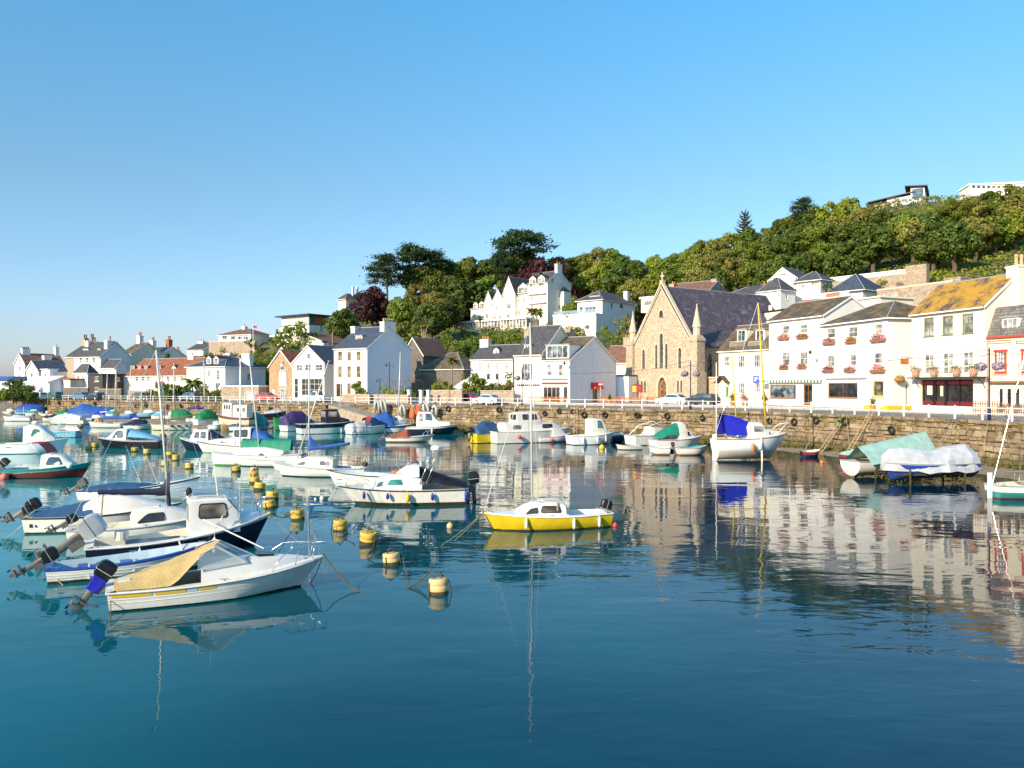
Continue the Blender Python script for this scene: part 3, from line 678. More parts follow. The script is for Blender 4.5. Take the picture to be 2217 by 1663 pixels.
  f.build('dormer_window','white_trim',o); g_ = MB(); g_.box(a0 + t,yf - .02,b0 + t,a1 - t,yf - .002,b1 - t); g_.build('dormer_pane',gl or s.gl,o)
  return o
def boxpart(e,name,m_,*b):
 mb = MB(); mb.box(*b); return mb.build(name,m_,e)
# ------------------------------------------------ right end: red-trimmed townhouse
h = House('townhouse','cream townhouse with red painted window surrounds and grey mansard roof, cut by right edge','house',None,-74,A=(2136,70.2),w=10.,d=9,wall='plaster_cream')
E = h.zc(731) if 0 else zat(731,70.2) - ZB
q1 = h.win('F',2158,762,2176,802,bars=(3,4),trim='white_trim'); q2 = h.win('F',2216,760,2236,801,bars=(3,4))
for x0,x1 in ((2160,2172),(2177,2190),(2195,2208)): h.win('F',x0,839,x1,884,sill=False,gl='glass_dark',fw=.1)
h.body(E,'mans',2.5,roofm='slate_hang')
for q in (q1,q2):
 t = .16
 for n_,r in (('surround',(q[0] - t,q[1] - .1,q[0],q[3])),('surround',(q[2],q[1] - .1,q[2] + t,q[3])),('lintel',(q[0] - t - .1,q[3] + .003,q[2] + t + .1,q[3] + .2)),('surround_foot',(q[0] - t,q[1] - .26,q[2] + t,q[1] - .1))): h.fb(n_,'red_trim','F',r,-.06,-.003,local=True)
 bl = MB()
 for i in range(11):
  x = lerp(q[0] - .35,q[2] + .35,i / 10); bl.tube([(x,-.14,q[1] - .35),(x,-.3,q[1] - .1),(x,-.16,q[1] + .2),(x,-.2,q[1] + .5)],.014,4)
 for z in (-.35,.5): bl.tube([(q[0] - .38,-.16,q[1] + z),(q[2] + .38,-.16,q[1] + z)],.02,4)
 bl.build('window_balcony','red_trim',h.e)
h.fb('corner_strip','red_trim','F',(0.,0,.16,E),-.05,-.004,local=True)
h.fb('cornice','red_trim','F',(-.05,E - .12,10,E + .04),-.22,-.004,local=True)
h.fb('shop_cornice','wood','F',(2145,825,2225,829.5),-.35,-.004)
for x0,x1 in ((2141,2188),(2200,2240)):
 q = h.rect('F',x0,737,x1,744)
 for r in ((q[0],q[1],q[2],q[1] + .06),(q[0],q[3] - .06,q[2],q[3]),(q[0],q[1] + .06,q[0] + .06,q[3] - .06),(q[2] - .06,q[1] + .06,q[2],q[3] - .06)): h.fb('panel_frame','red_trim','F',r,-.03,-.003,local=True)
q = h.rect('F',2166,690,2204,723); h.dorm(q[0],q[2],q[1],q[3] + .1,.15,1.6,'flat',bars=(3,1),gl='glass_curtain',m_='white_trim')
# ------------------------------------------------ restaurant
h = House('restaurant','white restaurant with orange lichen on its slate roof and a maroon shopfront under a balcony','building',(2133,70),-75.5,L=1974,d=6.6,roof='slate_lichen',wall='plaster_warm')
E = h.zc(660.5)
for r in ((2000,688,2021.5,728),(2040,684,2063,724.5),(2083,679.5,2107,721)): h.win('F',*r,bars=(2,2),trim='green_trim',gl='glass_curtain',sill='green_trim')
for r in ((2000,766,2022,810),(2040,762.5,2064,811),(2083,761,2107,809)): h.win('F',*r,bars=(2,3),gl='glass_curtain',sill=False,fw=.12)
sh = h.win('F',1992,822,2107,879,bars=(1,1),trim='black_trim',gl='glass_dark',sill=False,rec=.35,fw=.14)
h.body(E,'gx',2.75,foot=.6)
z0,z1 = sh[1],sh[3]; wd = sh[2] - sh[0]
for f0,f1,nm,m_ in ((.23,.28,'mullion','black_trim'),(.45,.50,'mullion','black_trim'),(.72,.735,'mullion','black_trim')): h.fb(nm,m_,'F',(sh[0] + wd * f0,z0 + .05,sh[0] + wd * f1,z1 - .05),.18,.32,local=True)
h.fb('shop_panel','maroon','F',(sh[0] + .14,z0 + .02,sh[2] - .14,z0 + .42),.2,.33,local=True); h.fb('shop_fascia','red_gloss','F',(sh[0] + .14,z1 - .45,sh[2] - .14,z1 - .15),.2,.31,local=True)
for f0,zz0,f1,zz1 in ((.09,1.0,.19,1.9),(.35,.9,.40,1.85)): h.fb('menu_card','cream_card' if 0 else 'plaster_cream','F',(sh[0] + wd * f0,z0 + zz0,sh[0] + wd * f1,z0 + zz1),.30,.325,local=True)
qb = h.rect('F',1965,814.5,2125,818.5,off=-.9); bz = (qb[1] + qb[3]) / 2
h.bx('balcony_floor','iron',qb[0],-1.0,bz - .09,qb[2],-.003,bz)
bl = MB()
n_ = 46
for i in range(n_ + 1):
 x = lerp(qb[0] + .05,qb[2] - .05,i / n_); bl.tube([(x,-.92,bz),(x,-1.1,bz + .28),(x,-.9,bz + .65),(x,-.95,bz + .98)],.011,4)
for X in (qb[0] + .05,qb[2] - .05):
 for i in range(1,6): y = -.92 * i / 6; bl.tube([(X,y,bz),(X,y,bz + .98)],.011,4)
bl.tube([(qb[0] + .05,-.02,bz + .98),(qb[0] + .05,-.95,bz + .98),(qb[2] - .05,-.95,bz + .98),(qb[2] - .05,-.02,bz + .98)],.022,5)
bl.build('balcony_railing','white_paint',h.e)
for X in (qb[0] + .5,qb[2] - .5):
 br = MB(); br.tube([(X,-.02,bz - 1.0),(X,-.35,bz - .45),(X,-.85,bz - .1)],.04,5); br.build('balcony_bracket','iron',h.e)
REST = h; RESTB = (qb[0],qb[2],bz)
h.chim(h.w + .15,4.3,1.3,3.1,E - .2,zat(577,71) - ZB,'plaster_warm',5,'pot_buff',1.0)
# ------------------------------------------------ white row of shops, two joined houses
h = House('white_shop_house','white three-storey shop with hipped mossy slate roof, yellow trimmed corner window and flower boxes','building',(1922,82.5),-77,L=1783,d=8.2,roof='slate_moss',gl='glass_curtain')
E = h.zc(689)
for r in ((1790,711,1808,732),(1836,708,1856,730),(1892,702,1910,723),(1790,770,1806,795),(1839,767,1853,794),(1892,764,1910,787)): h.win('F',*r,bars=(1,2))
h.win('F',1792.5,829,1856.5,861,bars=(2,1),gl='glass_dark',trim='wood',sill='wood',fw=.09); h.win('F',1889,824,1913,859,bars=(1,1),gl='glass_warm',trim='yellow_trim',sill='yellow_trim',fw=.12)
h.win('R',1961,832,1966,878,sill=False,gl='glass_dark',trim='white_trim')
h.body(E,'hip',2.15,over=.32)
h.fb('plinth','yellow_trim','F',(h.w * .66,-.05,h.w + .03,.36),-.035,-.003,local=True); h.fb('plinth','yellow_trim','R',(0,-.05,6,.4),-.03,-.003,local=True)
q = h.rect('F',1790,813,1878,819); h.fb('awning_box','white_trim','F',q,-.35,-.004,local=True); h.fb('window_panel','white_trim','F',h.rect('F',1889,863,1913,882),-.05,-.004,local=True)
pp = MB(); x_ = h.pt('F',1834,760)[0]; pp.tube([(x_,-.06,2.7),(x_,-.06,E - .1)],.05,6); pp.build('downpipe','white_trim',h.e)
SHOPB = h
h2 = House('white_shop_house','white shop house left of the yellow-trimmed one, with a green-fringed awning and wooden door','building',(1784,93),-68,L=1665,d=8,roof='slate_moss',gl='glass_curtain')
E2 = zat(695,102) - ZB
for r in ((1693,705,1709,723),(1731,703,1747.5,721),(1692.6,763,1709.7,792),(1731,762,1748,790)): h2.win('F',*r,bars=(1,2))
h2.win('F',1666.8,833,1723,862,bars=(1,1),gl='glass',trim='wood',sill='wood',fw=.09); h2.win('F',1739,832,1759,878,bars=(2,1),gl='glass_dark',trim='wood',sill=False,fw=.14,name='door')
h2.body(E2,'gx',2.2,over=.3); SHOPA = h2
q = h2.rect('F',1648,819,1782,823); h2.fb('awning_box','white_trim','F',q,-.4,-.004,local=True)
fr_ = MB(); n_ = 40
for i in range(n_):
 x0 = lerp(q[0],q[2],i / n_); fr_.mi = i % 2; fr_.box(x0,-.43,q[1] - .3,x0 + (q[2] - q[0]) / n_ - .004,-.405,q[1] + .02)
fr_.build('awning_fringe',['green_door','white_trim'],h2.e)
pp = MB(); pp.tube([(h2.pt('F',1719,760)[0],-.06,2.8),(h2.pt('F',1719,760)[0],-.06,E2 - .1)],.05,6); pp.build('downpipe','white_trim',h2.e)
h2.chim(h2.w * .35,7.2,2.6,.9,E2 + .6,E2 + 2.9,'plaster',5,'terracotta',.6)
# ------------------------------------------------ pale yellow house with dormers
h = House('dormer_house','pale yellow cottage with two roof dormers, between the church and the white shops','house',(1667,103.5),-62,L=1556,d=7.4,wall='plaster_cream',roof='slate_brown',gl='glass')
E = h.zc(753)
for r in ((1568,772,1578.6,793),(1598,770,1611,797),(1632,768,1645,796)): h.win('F',*r,bars=(3,2),sill='white_trim')
for r in ((1598,829,1610.5,852),(1633,829,1645,852)): h.win('F',*r,bars=(3,2))
h.win('F',1570,836,1577.6,863,gl='green_door',trim='white_trim',sill=False,name='door')
h.body(E,'gx',3.4)
for x0,x1 in ((1596,1616),(1636,1656)):
 q = h.rect('F',x0,714,x1,742,off=1.1); h.dorm(q[0],q[2],q[1],q[3],1.1,2.6,'flat',m_='plaster_cream',bars=(2,1))
 bb = MB()
 for i in range(15): x = lerp(q[0] - .5,q[2] + .5,i / 14); bb.tube([(x,.3,q[1] - .75),(x,.16,q[1] - .4),(x,.3,q[1] + .15)],.014,4)
 for z in (-.75,.15): bb.tube([(q[0] - .55,.3,q[1] + z),(q[2] + .55,.3,q[1] + z)],.022,4)
 bb.build('dormer_balcony','white_paint',h.e)
q = h.rect('F',1556,815,1581,830); pr = MB()
for sgn in (0,1):
 xm = (q[0] + q[2]) / 2; a = V((q[0] if sgn else q[2],-.9,q[1])); pr.ob(a,V((xm,-.9,q[3])) - a,(0,.9,0),(0,0,.1))
pr.build('porch_roof','slate_brown',h.e)
# ------------------------------------------------ church
h = House('church','tall granite gabled church with lancet windows, two stone pinnacles and purple slate roof','church',(1500,115.5),-57,L=1371,d=23.5,base=4.5,wall='church_stone',roof='slate_purple',trim='dark_trim',gl='glass')
E = 7.9; AP = zat(617,121.5) - 4.5
for r in ((1419,746,1424,798),(1428.5,722,1436.3,798),(1440.5,744,1446,798),(1391,757,1397,799),(1469,753,1475.5,797),(1387.7,824,1392,850),(1394.7,824,1399,850),(1466,823,1470.3,850),(1473.6,823,1478,850),(1427,672,1437,688)): h.win('F',*r,bars=(1,9),arched=True,sill=False,rec=.28,gl='glass')
dr = h.win('F',1424.8,817,1443.5,867,bars=(2,1),arched=True,sill=False,rec=.5,trim='wood_orange',gl='glass_warm',fw=.16,name='door')
wins = [w_[1] for w_ in h.wins]
h.win('R',3.0,3.2,4.0,6.6,local=True,arched=True,sill=False,bars=(1,5),rec=.25); h.win('R',9.0,3.2,10.0,6.6,local=True,arched=True,sill=False,bars=(1,5),rec=.25)
h.body(E,'gf',AP - E - .45,over=.25,verge='granite_trim',wall='church_stone')
def hood(q,k=.22):
 lo = arch(q[0] - k,q[1],q[2] + k,q[3] + k * 1.3); li = arch(*q); n = len(lo); mb = MB()
 mb.add([(a,-.07,z) for a,z in lo] + [(a,-.07,z) for a,z in li] + [(a,-.003,z) for a,z in lo] + [(a,.0,z) for a,z in li],[(i,(i + 1) % n,n + (i + 1) % n,n + i) for i in range(1,n)] + [(i,(i + 1) % n,2 * n + (i + 1) % n,2 * n + i) for i in range(1,n)])
 return mb
for q in wins: hood(q,.3 if q == dr else .2).build('window_surround','granite_trim',h.e)
W_ = h.w; cop = MB()
for sx in (0,1):
 a = V((-.35 if sx == 0 else W_ + .35,-.12,E - .2)); b = V((W_ / 2,-.12,AP + .1)); cop.ob(a,b - a,(0,.55,0),(0,0,.42))
cop.build('gable_coping','granite_trim',h.e)
for X in (-.45,W_ + .45):
 for nm,y in (('buttress',.35),):
  z1 = E + .4; mb = MB(); r_ = lambda k,z: [(X - k,y - k,z),(X + k,y - k,z),(X + k,y + k,z),(X - k,y + k,z)]
  mb.rings([r_(.95,-.6),r_(.95,3.6),r_(.78,4.1),r_(.78,z1),r_(.88,z1 + .02),r_(.88,z1 + .35),r_(.5,z1 + .9)]); mb.build('buttress','church_stone',h.e)
  o8 = lambda k,z: [(X + k * cos(pi / 4 * i),y + k * sin(pi / 4 * i),z) for i in range(8)]
  mb = MB(); mb.rings([o8(.55,z1 + .8),o8(.52,z1 + 2.0),o8(.66,z1 + 2.05),o8(.62,z1 + 2.3),o8(.06,z1 + 5.1),o8(.13,z1 + 5.2),o8(.02,z1 + 5.45)]); mb.build('pinnacle','granite_trim',h.e)
cr = MB(); cr.box(W_ / 2 - .3,-.15,AP,W_ / 2 + .3,.45,AP + .6); cr.box(W_ / 2 - .09,.05,AP + .6,W_ / 2 + .09,.23,AP + 1.9); cr.box(W_ / 2 - .4,.06,AP + 1.15,W_ / 2 + .4,.22,AP + 1.35); cr.build('cross','granite_trim',h.e)
pc = MB(); pc.box(W_ + .02,2,-.5,W_ + 3,8,3.0); pc.build('porch','church_stone',h.e); pc = MB(); pc.box(W_ - .05,1.85,3.003,W_ + 3.15,8.15,3.22); pc.build('porch_parapet','granite_trim',h.e)
CH = h
# ------------------------------------------------ white bar with rough gable, and the garage house beside it
h = House('white_bar','white building with a rough shaded gable wall and red sign bands over its shopfront','building',(1234,113),-36,L=1173.5,Rp=1334,roof='slate_brown',wall='plaster')
E = h.zc(779)
for r in ((1184,789,1193.5,814),(1209,789,1219,814)): h.win('F',*r,bars=(1,2),gl='glass_curtain')
h.win('F',1175.5,837,1212.7,872,bars=(4,1),sill=False,gl='glass_dark',fw=.1,name='shop_window'); h.win('F',1219,837,1229,872,sill=False,gl='glass_dark',name='door')
h.win('R',1283,842,1292.5,871,sill=False,gl='glass_dark',trim='dark_trim',name='door')
h.body(E,'gx',3.5,over=.15)
rg = MB(); rg.poly([[(.02,.05),(h.d - .02,.05),(h.d - .02,E - .1),(h.d / 2,E + 3.3),(.02,E - .1)],[(q[0],q[1]) for q in ()] or [(h.rect('R',1281,830,1295,871)[0],.06),(h.rect('R',1281,830,1295,871)[2],.06),(h.rect('R',1281,830,1295,871)[2],2.6),(h.rect('R',1281,830,1295,871)[0],2.6)]],lambda a,z: V((h.w + .03,a,z))); rg.build('roughcast','rough_shaded_white',h.e)
q = h.rect('F',1181,747,1231,778); h.dorm(q[0],q[2],q[1],q[3],.15,4,'flat',m_='plaster',bars=(4,1))
for y0,y1 in ((820,822.6),(828,832)): h.fb('sign_band','red_gloss','F',(1174.5,y0,1229.5,y1),-.10,-.004)
h.fb('sign_board','white_trim','F',(1174.5,822.8,1229.5,827.8),-.08,-.004)
q = h.rect('R',1279,828,1297.5,842); aw = MB(); aw.add([(h.w + .02,q[0],q[3]),(h.w + .02,q[2],q[3]),(h.w + 1.,q[2],q[1]),(h.w + 1.,q[0],q[1]),(h.w + .02,q[0],q[1]),(h.w + .02,q[2],q[1])],[(0,1,2,3),(0,3,4),(1,2,5)]); aw.build('awning','awning_red',h.e)
pp = MB(); yy = h.pt('R',1285.5,800)[0]; pp.tube([(h.w + .09,yy,1.9),(h.w + .09,yy,7.2)],.07,6); pp.build('downpipe','white_trim',h.e); BAR = h
h = House('garage_house','pale yellow house with white garage door and bay window, left of the red-sign bar','house',(1173,115.9),-36,L=1114,d=10,roof='slate',wall='plaster_cream')
E = h.zc(766)
h.win('F',1129,786,1153,824,bars=(4,2),fw=.12); h.win('F',1118,841,1169,873,bars=(4,4),gl='white_trim',sill=False,name='garage_door'); h.win('F',1118,831,1169,838,bars=(12,1),gl='glass_dark',sill=False)
h.body(E,'gx',4.3); q = h.rect('F',1135,747,1150,766,off=.9); h.dorm(q[0],q[2],q[1],q[3],.9,3,'flat',bars=(2,2))
h.chim(-.1,4,.9,1.6,E,zat(715,121) - ZB,'chimney_stone',2); h.chim(h.w - .2,8,.9,1.4,E + 1,zat(712,121) - ZB,'chimney_stone',2)
h = House('white_annex','low white flat-roofed annex between the rough gable and the church','building',(1361,123),-36,w=9,d=5,base=4.3,wall='plaster_blue')
h.win('F',1324,846,1330,866,sill=False,gl='yellow_trim',name='door'); h.body(zat(815,123) - 4.3,'flat',.25,roofm='dark_trim',over=.05)
h = House('tiled_cottage','cottage with a russet tiled roof behind the white annex, beside the church','house',(1362,142),-36,L=1303,d=7,wall='plaster_warm',roof='tile_brown'); E = h.zc(784); h.body(E,'gx',3.0); h.chim(h.w * .6,3.5,1.2,.9,E + 1,E + 4.6,'chimney_stone',2)
# ------------------------------------------------ white guest house with garden
h = House('guest_house','white two-storey guest house with slate roof and small dormer behind green hedges','house',(1110,131),-32,L=1019,d=7,roof='slate')
E = h.zc(776)
for x in (1035.6,1054,1073,1093): h.win('F',x,785,x + 7.2,800,bars=(3,4))
for x in (1053,1072): h.win('F',x,808,x + 8,823,gl='glass_dark',sill=False)
h.body(E,'gx',2.3); q = h.rect('F',1068,757,1080,772,off=1.2); h.dorm(q[0],q[2],q[1],q[3],1.2,2,'gable',bars=(2,3))
h.chim(.7,3.5,1.7,1.1,E + .5,zat(737,140) - ZB,'plaster',3); h.fb('stone_front','garden_wall','F',(3.3,.2,h.w * .72,2.0),-.05,-.003,local=True)
ln = MB(); ln.add([(-5,.5,0),(0,.5,0),(0,.5,4.4),(-5,.5,1.6),(-5,6,0),(0,6,0),(0,6,4.4),(-5,6,1.6)],[(0,1,2,3),(3,2,6,7),(0,3,7,4)]); ln.build('lean_to','plaster',h.e)
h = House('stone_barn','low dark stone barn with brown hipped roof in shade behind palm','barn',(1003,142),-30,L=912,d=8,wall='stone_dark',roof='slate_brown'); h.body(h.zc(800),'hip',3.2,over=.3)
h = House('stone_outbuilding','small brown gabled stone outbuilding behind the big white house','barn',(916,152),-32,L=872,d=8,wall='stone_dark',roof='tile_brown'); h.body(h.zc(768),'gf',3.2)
# ------------------------------------------------ big white house with shaded gable
h = House('white_house','tall white three-storey house with a blank shaded gable wall and two broad chimneys','house',(795,133),-34.5,L=723,Rp=890,roof='slate_blue',gl='glass_warm',wall='plaster_warm')
E = h.zc(752.5)
for y0,y1 in ((761,781),(793,817)):
 for x in (732,752,772): h.win('F',x,y0,x + 8.6,y1,bars=(2,2),trim='wood_pale')
h.win('F',728,831,741,859,sill=False,gl='glass_dark',trim='wood',name='door'); h.win('F',752,830,761,855,bars=(2,3),trim='wood')
h.body(E,'gx',3.7,over=.2); gw = MB(); gw.poly([[(.0,-.1),(h.d,-.1),(h.d,E),(h.d / 2,E + 3.6),(0,E)]],lambda a,z: V((h.w + .02,a,z))); gw.build('gable_shade_skin','plaster_blue',h.e)  # bluish skin over the warm wall: the gable's cool shade painted as colour
q = h.rect('F',770,727,784,741,off=2.2); h.dorm(q[0],q[2],q[1],q[3],2.2,2.6,'flat',bars=(3,3))
h.chim(h.w - .45,h.d / 2,1.0,2.9,E + 1.5,zat(699,139) - ZB,'plaster',5,'pot_buff',.6); h.chim(.45,h.d / 2,1.0,2.9,E + 1.5,zat(708,142) - ZB,'plaster',0)
pp = MB(); pp.tube([(h.w - .3,-.07,.2),(h.w - .3,-.07,E - .1)],.05,6); pp.tube([(h.w * .53,-.07,.2),(h.w * .53,-.07,E - .1)],.045,6); pp.build('downpipe','white_trim',h.e)
h = House('gallery_house','white gable-fronted house with blue slate roof and a two-storey glazed front','house',(702,138.5),-34,L=633,d=10,roof='slate_blue')
E = h.zc(785)
for r in ((641.5,790,654,803),(660,789,673,803),(682.5,789,698,803)): h.win('F',*r,bars=(2,2))
h.win('F',664,766,671.5,777.5,bars=(1,2)); h.win('F',652,819,699,857,bars=(5,3),gl='glass_dark',sill=False,fw=.12); h.win('F',637,819,645,863,bars=(1,3),gl='glass_dark',sill=False)
h.body(E,'gf',3.0)
h = House('granite_cottage','gabled brown granite house with red tiled roof and white loft doors','house',(633,143),-34,L=583,d=10,wall='granite_house',roof='tile_red',gl='glass_curtain'); E = h.zc(793)
h.win('F',606,781,615.5,802,bars=(1,2)); h.win('F',603,805,618,836,gl='white_trim',sill=False,bars=(2,1),name='loft_door'); h.win('F',601,840,620,866,gl='glass_curtain',bars=(4,1),sill=False,fw=.12,name='door'); h.win('F',588,843,594,862,gl='white_trim',sill=False,name='door')
h.body(E,'gf',2.9); h.chim(h.w * .75,9,1.1,1.5,E,zat(742,150) - ZB,'plaster',4,'iron',.4)
# ------------------------------------------------ pale corner villa and red-tiled row
h = House('corner_villa','pale pink villa with slate hipped roof, two gabled dormers and white chimney stacks','house',(487.5,151),-29,L=404,Rp=575,wall='plaster_pink',roof='slate_blue'); E = h.zc(794)
for r in ((468,802,474.5,822),(449,802,455,815),(429,804,435,813)): h.win('F',*r,bars=(2,3))
h.win('F',466,829,477,840,bars=(2,1)); h.win('R',536,809,542,824,bars=(2,2)); h.body(E,'hip',2.3)
for x0,x1 in ((447,457),(462.5,473)): q = h.rect('F',x0,775,x1,790,off=.8); h.dorm(q[0],q[2],q[1],q[3],.8,2.4,'gable',bars=(2,2))
h.chim(h.w - 1.,6.3,2.1,1.0,E,zat(766,157) - ZB,'plaster',4,'pot_buff',.5); h.chim(3.6,7.,1.8,1.,E,zat(766,160) - ZB,'plaster',4,'pot_buff',.5)
h = House('stone_garage','flat-roofed stone garage with grey door in front of the pink villa','garage',(560,145),-30,L=477,d=4.5,wall='garden_wall'); h.win('F',531,846,552,864,bars=(1,5),gl='grey_trim',sill=False,name='garage_door'); h.body(zat(838,145) - ZB,'flat',.3,roofm='plaster',over=.12)
h = House('tiled_row','long low cottage row with red clay tiled roof and red dormers','house',(404,157),-28,L=271,d=9,wall='plaster_warm',roof='tile_red'); E = h.zc(812)
for x in (293,307,318,361,375,390): h.win('F',x,815,x + 6,827,bars=(2,3))
h.body(E,'gx',3.4)
for x0 in (284,298,312,341): q = h.rect('F',x0,793,x0 + 8,807,off=1.5); h.dorm(q[0],q[2],q[1],q[3],1.5,2.6,'flat',m_='red_trim',bars=(2,3))
q = h.rect('F',372,794,380,803,off=1.5); h.dorm(q[0],q[2],q[1],q[3],1.5,2.4,'gable',bars=(2,2)); h.chim(h.w * .8,4.5,1.6,1.0,E + 2,zat(770,162) - ZB,'plaster',1)
# ------------------------------------------------ left: tall white house and its low neighbours
h = House('tall_white_house','tall white house with slate roof, flower boxes and shaded gable, above the left car park','house',(217.5,172),-27,L=161,Rp=284,roof='slate'); E = h.zc(771)
for x in (172,186,200): h.win('F',x,775,x + 5.6,786,bars=(2,2)); 
for x in (172,186,200): h.win('F',x,797,x + 5.6,807,bars=(2,2))
h.body(E,'gx',3.2)
for x0,x1 in ((180.5,191),(211.5,217.8)): q = h.rect('F',x0,756,x1,765,off=1.4); h.dorm(q[0],q[2],q[1],q[3],1.4,2.6,'flat',bars=(2,2))
h.chim(.6,h.d / 2,1.1,2.6,E + 1,zat(739,180) - ZB,'plaster',2); h.chim(h.w - .6,h.d / 2 - 1,1.0,2.2,E + 1,zat(740,178) - ZB,'plaster',1,'brick_red',1.0)
h = House('bay_house','small white house with dark hipped slate roof below the tall white house','house',(190,165),-27,L=162,Rp=209,roof='slate'); E = h.zc(808); h.win('F',167,812,172,826,bars=(2,2)); h.win('F',177,812,181,826,bars=(2,2)); h.body(E,'hip',1.9)
h = House('slate_hung_house','low house hung with grey slates beside a dark mansard wall','house',(222,161),-27,L=193,Rp=268,wall='slate_hang',roof='slate'); E = h.zc(811); h.win('F',205,815,214,826,bars=(3,1)); h.win('F',205,838,214,848,bars=(3,1)); h.win('R',250,817,260,825,bars=(4,1)); h.body(E,'flat',.2,roofm='dark_trim')
h = House('white_extension','white flat-roofed extension behind the slate-hung house','house',(250,170),-27,L=218,Rp=276,roof='slate'); h.body(h.zc(795),'gx',1.6)
h = House('brown_roof_house','white gabled house with long brown roof and skylights at far left','house',(54,177),-40,L=31.5,Rp=140,roof='tile_brown'); E = h.zc(787); h.win('F',40.5,794,45,802); h.win('F',41,777,44,784); h.win('F',41,811,44,817); h.body(E,'gf',zat(772,178) - zat(787,177) + .6)
h.chim(h.w / 2,1.2,1.,1.6,E + 1,E + 3.4,'plaster',4,'iron',.35); h.chim(h.w / 2,h.d - .6,1.2,.8,E,E + 4.,'plaster',1)
for y_ in (4,11,14): q = MB(); q.box(h.w * .72,y_,E + .9,h.w * .95,y_ + 1.6,E + 1.9); q.build('dormer','white_trim',h.e)
h = House('cream_house','cream gabled house with dark slate roof in front of the brown-roofed house','house',(83,170),-40,L=56.5,Rp=146,roof='slate_blue',wall='plaster_warm'); E = h.zc(802); h.win('F',66,808,71,817); h.body(E,'gf',2.0)
h = House('white_block','plain white block with a wall lamp beside the cream house','house',(107,166),-38,L=90,Rp=125,roof='plaster'); h.win('F',96,808,101,816,bars=(2,1)); h.body(h.zc(800),'flat',.15)
h = House('low_shed','low blue-grey shed with shallow roof behind the parked white van','shed',(107,162),-30,L=55,d=6,wall='plaster_blue',roof='plaster_pink'); h.body(h.zc(827),'gx',1.1)
h = House('white_kiosk','low white kiosk under a blue fascia at the far left edge','building',(30,172),-28,L=-40,d=6); h.win('F',3,828,22,836,bars=(4,1)); h.body(h.zc(824),'flat',.9,roofm='h_blue',over=.4)
h = House('garden_cafe','small cafe with red awning posts behind the car park wall','building',(152,163),-28,L=117,d=4,wall='plaster_warm',roof='tile_brown'); h.win('F',121,824,137,834,bars=(3,1)); h.body(h.zc(822),'flat',.25,roofm='wood_orange',over=.3)
for i,(pL,pC,D,ev,rs_,wl,rf,lab) in enumerate(((143,166,196,772,3.,'chimney_stone','slate','stone gable with two tall chimneys behind the left white houses'),(262,284,186,765,2.6,'plaster_cream','slate_moss','cream gable with mossy roof behind the tall white house'),(286,340,192,772,2.4,'plaster','slate_blue','white house with dark blue roof behind the red-tiled row'),(340,405,200,790,2.2,'stone_dark','slate','dark slate roof rising behind the red-tiled row chimney'))):
 h = House('back_house',lab,'house',(pC,D),-28,L=pL,d=9,wall=wl,roof=rf); E = h.zc(ev); h.body(E,'gx',rs_,foot=2); h.chim(h.w * .2,4.5,1.1,1.1,E + 1,E + rs_ + 1.8,'chimney_stone' if i == 0 else 'plaster',2,'iron' if i == 0 else 'terracotta',.9)
 if i in (0,2): h.chim(h.w * .85,4.5,1.1,1.1,E + 1,E + rs_ + 1.9,'chimney_stone' if i == 0 else 'brick_red',2,'iron' if i == 0 else 'terracotta',.9)
h = House('slate_roof_house','white chimney and dark roof poking up behind the left hedge','house',(440,205),-28,L=405,d=8,base=12,roof='slate'); h.body(h.zc(757),'gx',2,foot=8); h.chim(1,4,1.8,1.4,3,zat(738,208) - 12,'plaster',2)
# ------------------------------------------------ hillside houses
h = House('hill_bungalow','white bungalow with brown roof on a stone terrace, left of the skyline','house',(543,196),-25,L=473,d=8,base=zat(739,196),roof='tile_brown'); E = h.zc(724.5)
for x in (481,499,515,527): h.win('F',x,728,x + 10,736,bars=(2,1))
h.body(E,'hip',1.7,foot=1); h.chim(h.w * .45,4,1,1,E,E + 2.4,'plaster',1)
h = House('terrace_wall','rough stone retaining wall below the hill bungalow','wall',(552,192),-22,L=452,d=1.2,base=zat(762,192),wall='garden_wall'); h.body(zat(738.5,192) - zat(762,192),'flat',.12,roofm='granite_trim',over=.03,foot=3)
h = House('modern_house','modern flat-roofed house with glazed upper floor and copper-coloured side cladding','house',(669,190),-38,L=606,Rp=716,base=zat(722,190),roof='slate_blue'); E = h.zc(703)
h.win('F',614,706,624,715,bars=(2,1)); h.win('R',694,706,698,718); h.body(E,'flat',.12,roofm='dark_trim',over=.05,foot=4); u0 = zat(682,190) - h.b
h.off = {'F': .3,'R': h.w - .3}; gl_ = MB(); gl_.box(.3,.3,E + .13,h.w - .3,h.d - .3,u0); gl_.build('upper_storey','wood_orange',h.e)
for i in range(6): a = .35 + (h.w - .7) * i / 6; h.bx('glazed_panel','curtain',a,.24,E + .2,a + (h.w - .7) / 6 - .1,.297,u0 - .05)
h.bx('window','glass_teal',h.w - .297,.4,E + .2,h.w - .25,1.8,u0 - .05); h.bx('flat_roof','h_antifoul',-.9,-.9,u0,h.w + .9,h.d + .6,u0 + .28)
h.bx('terrace','plaster',-2,-1.6,-.4,h.w + .6,-.01,.02)
h = House('low_gabled_house','cream low-pitched house below the modern flat-roofed house','house',(702,172),-34,L=606,d=9,base=zat(754,172),wall='plaster_warm',roof='tile_brown',gl='glass_curtain'); E = zat(741,172) - h.b; h.win('F',616,744,638,753,bars=(3,1)); h.body(E,'gf',2.2,over=.8,foot=3)
h = House('hip_villa','pale two-storey villa with grey hipped roof beside the copper tree','house',(749,238),-38,L=733,Rp=806,base=zat(690,238),roof='slate',wall='plaster_warm'); h.body(h.zc(648),'hip',1.9,over=.5,foot=4)
for x in (3.5,5.2): h.chim(h.w * .7,x,.5,.5,h.zc(648),h.zc(618),'white_trim',0)
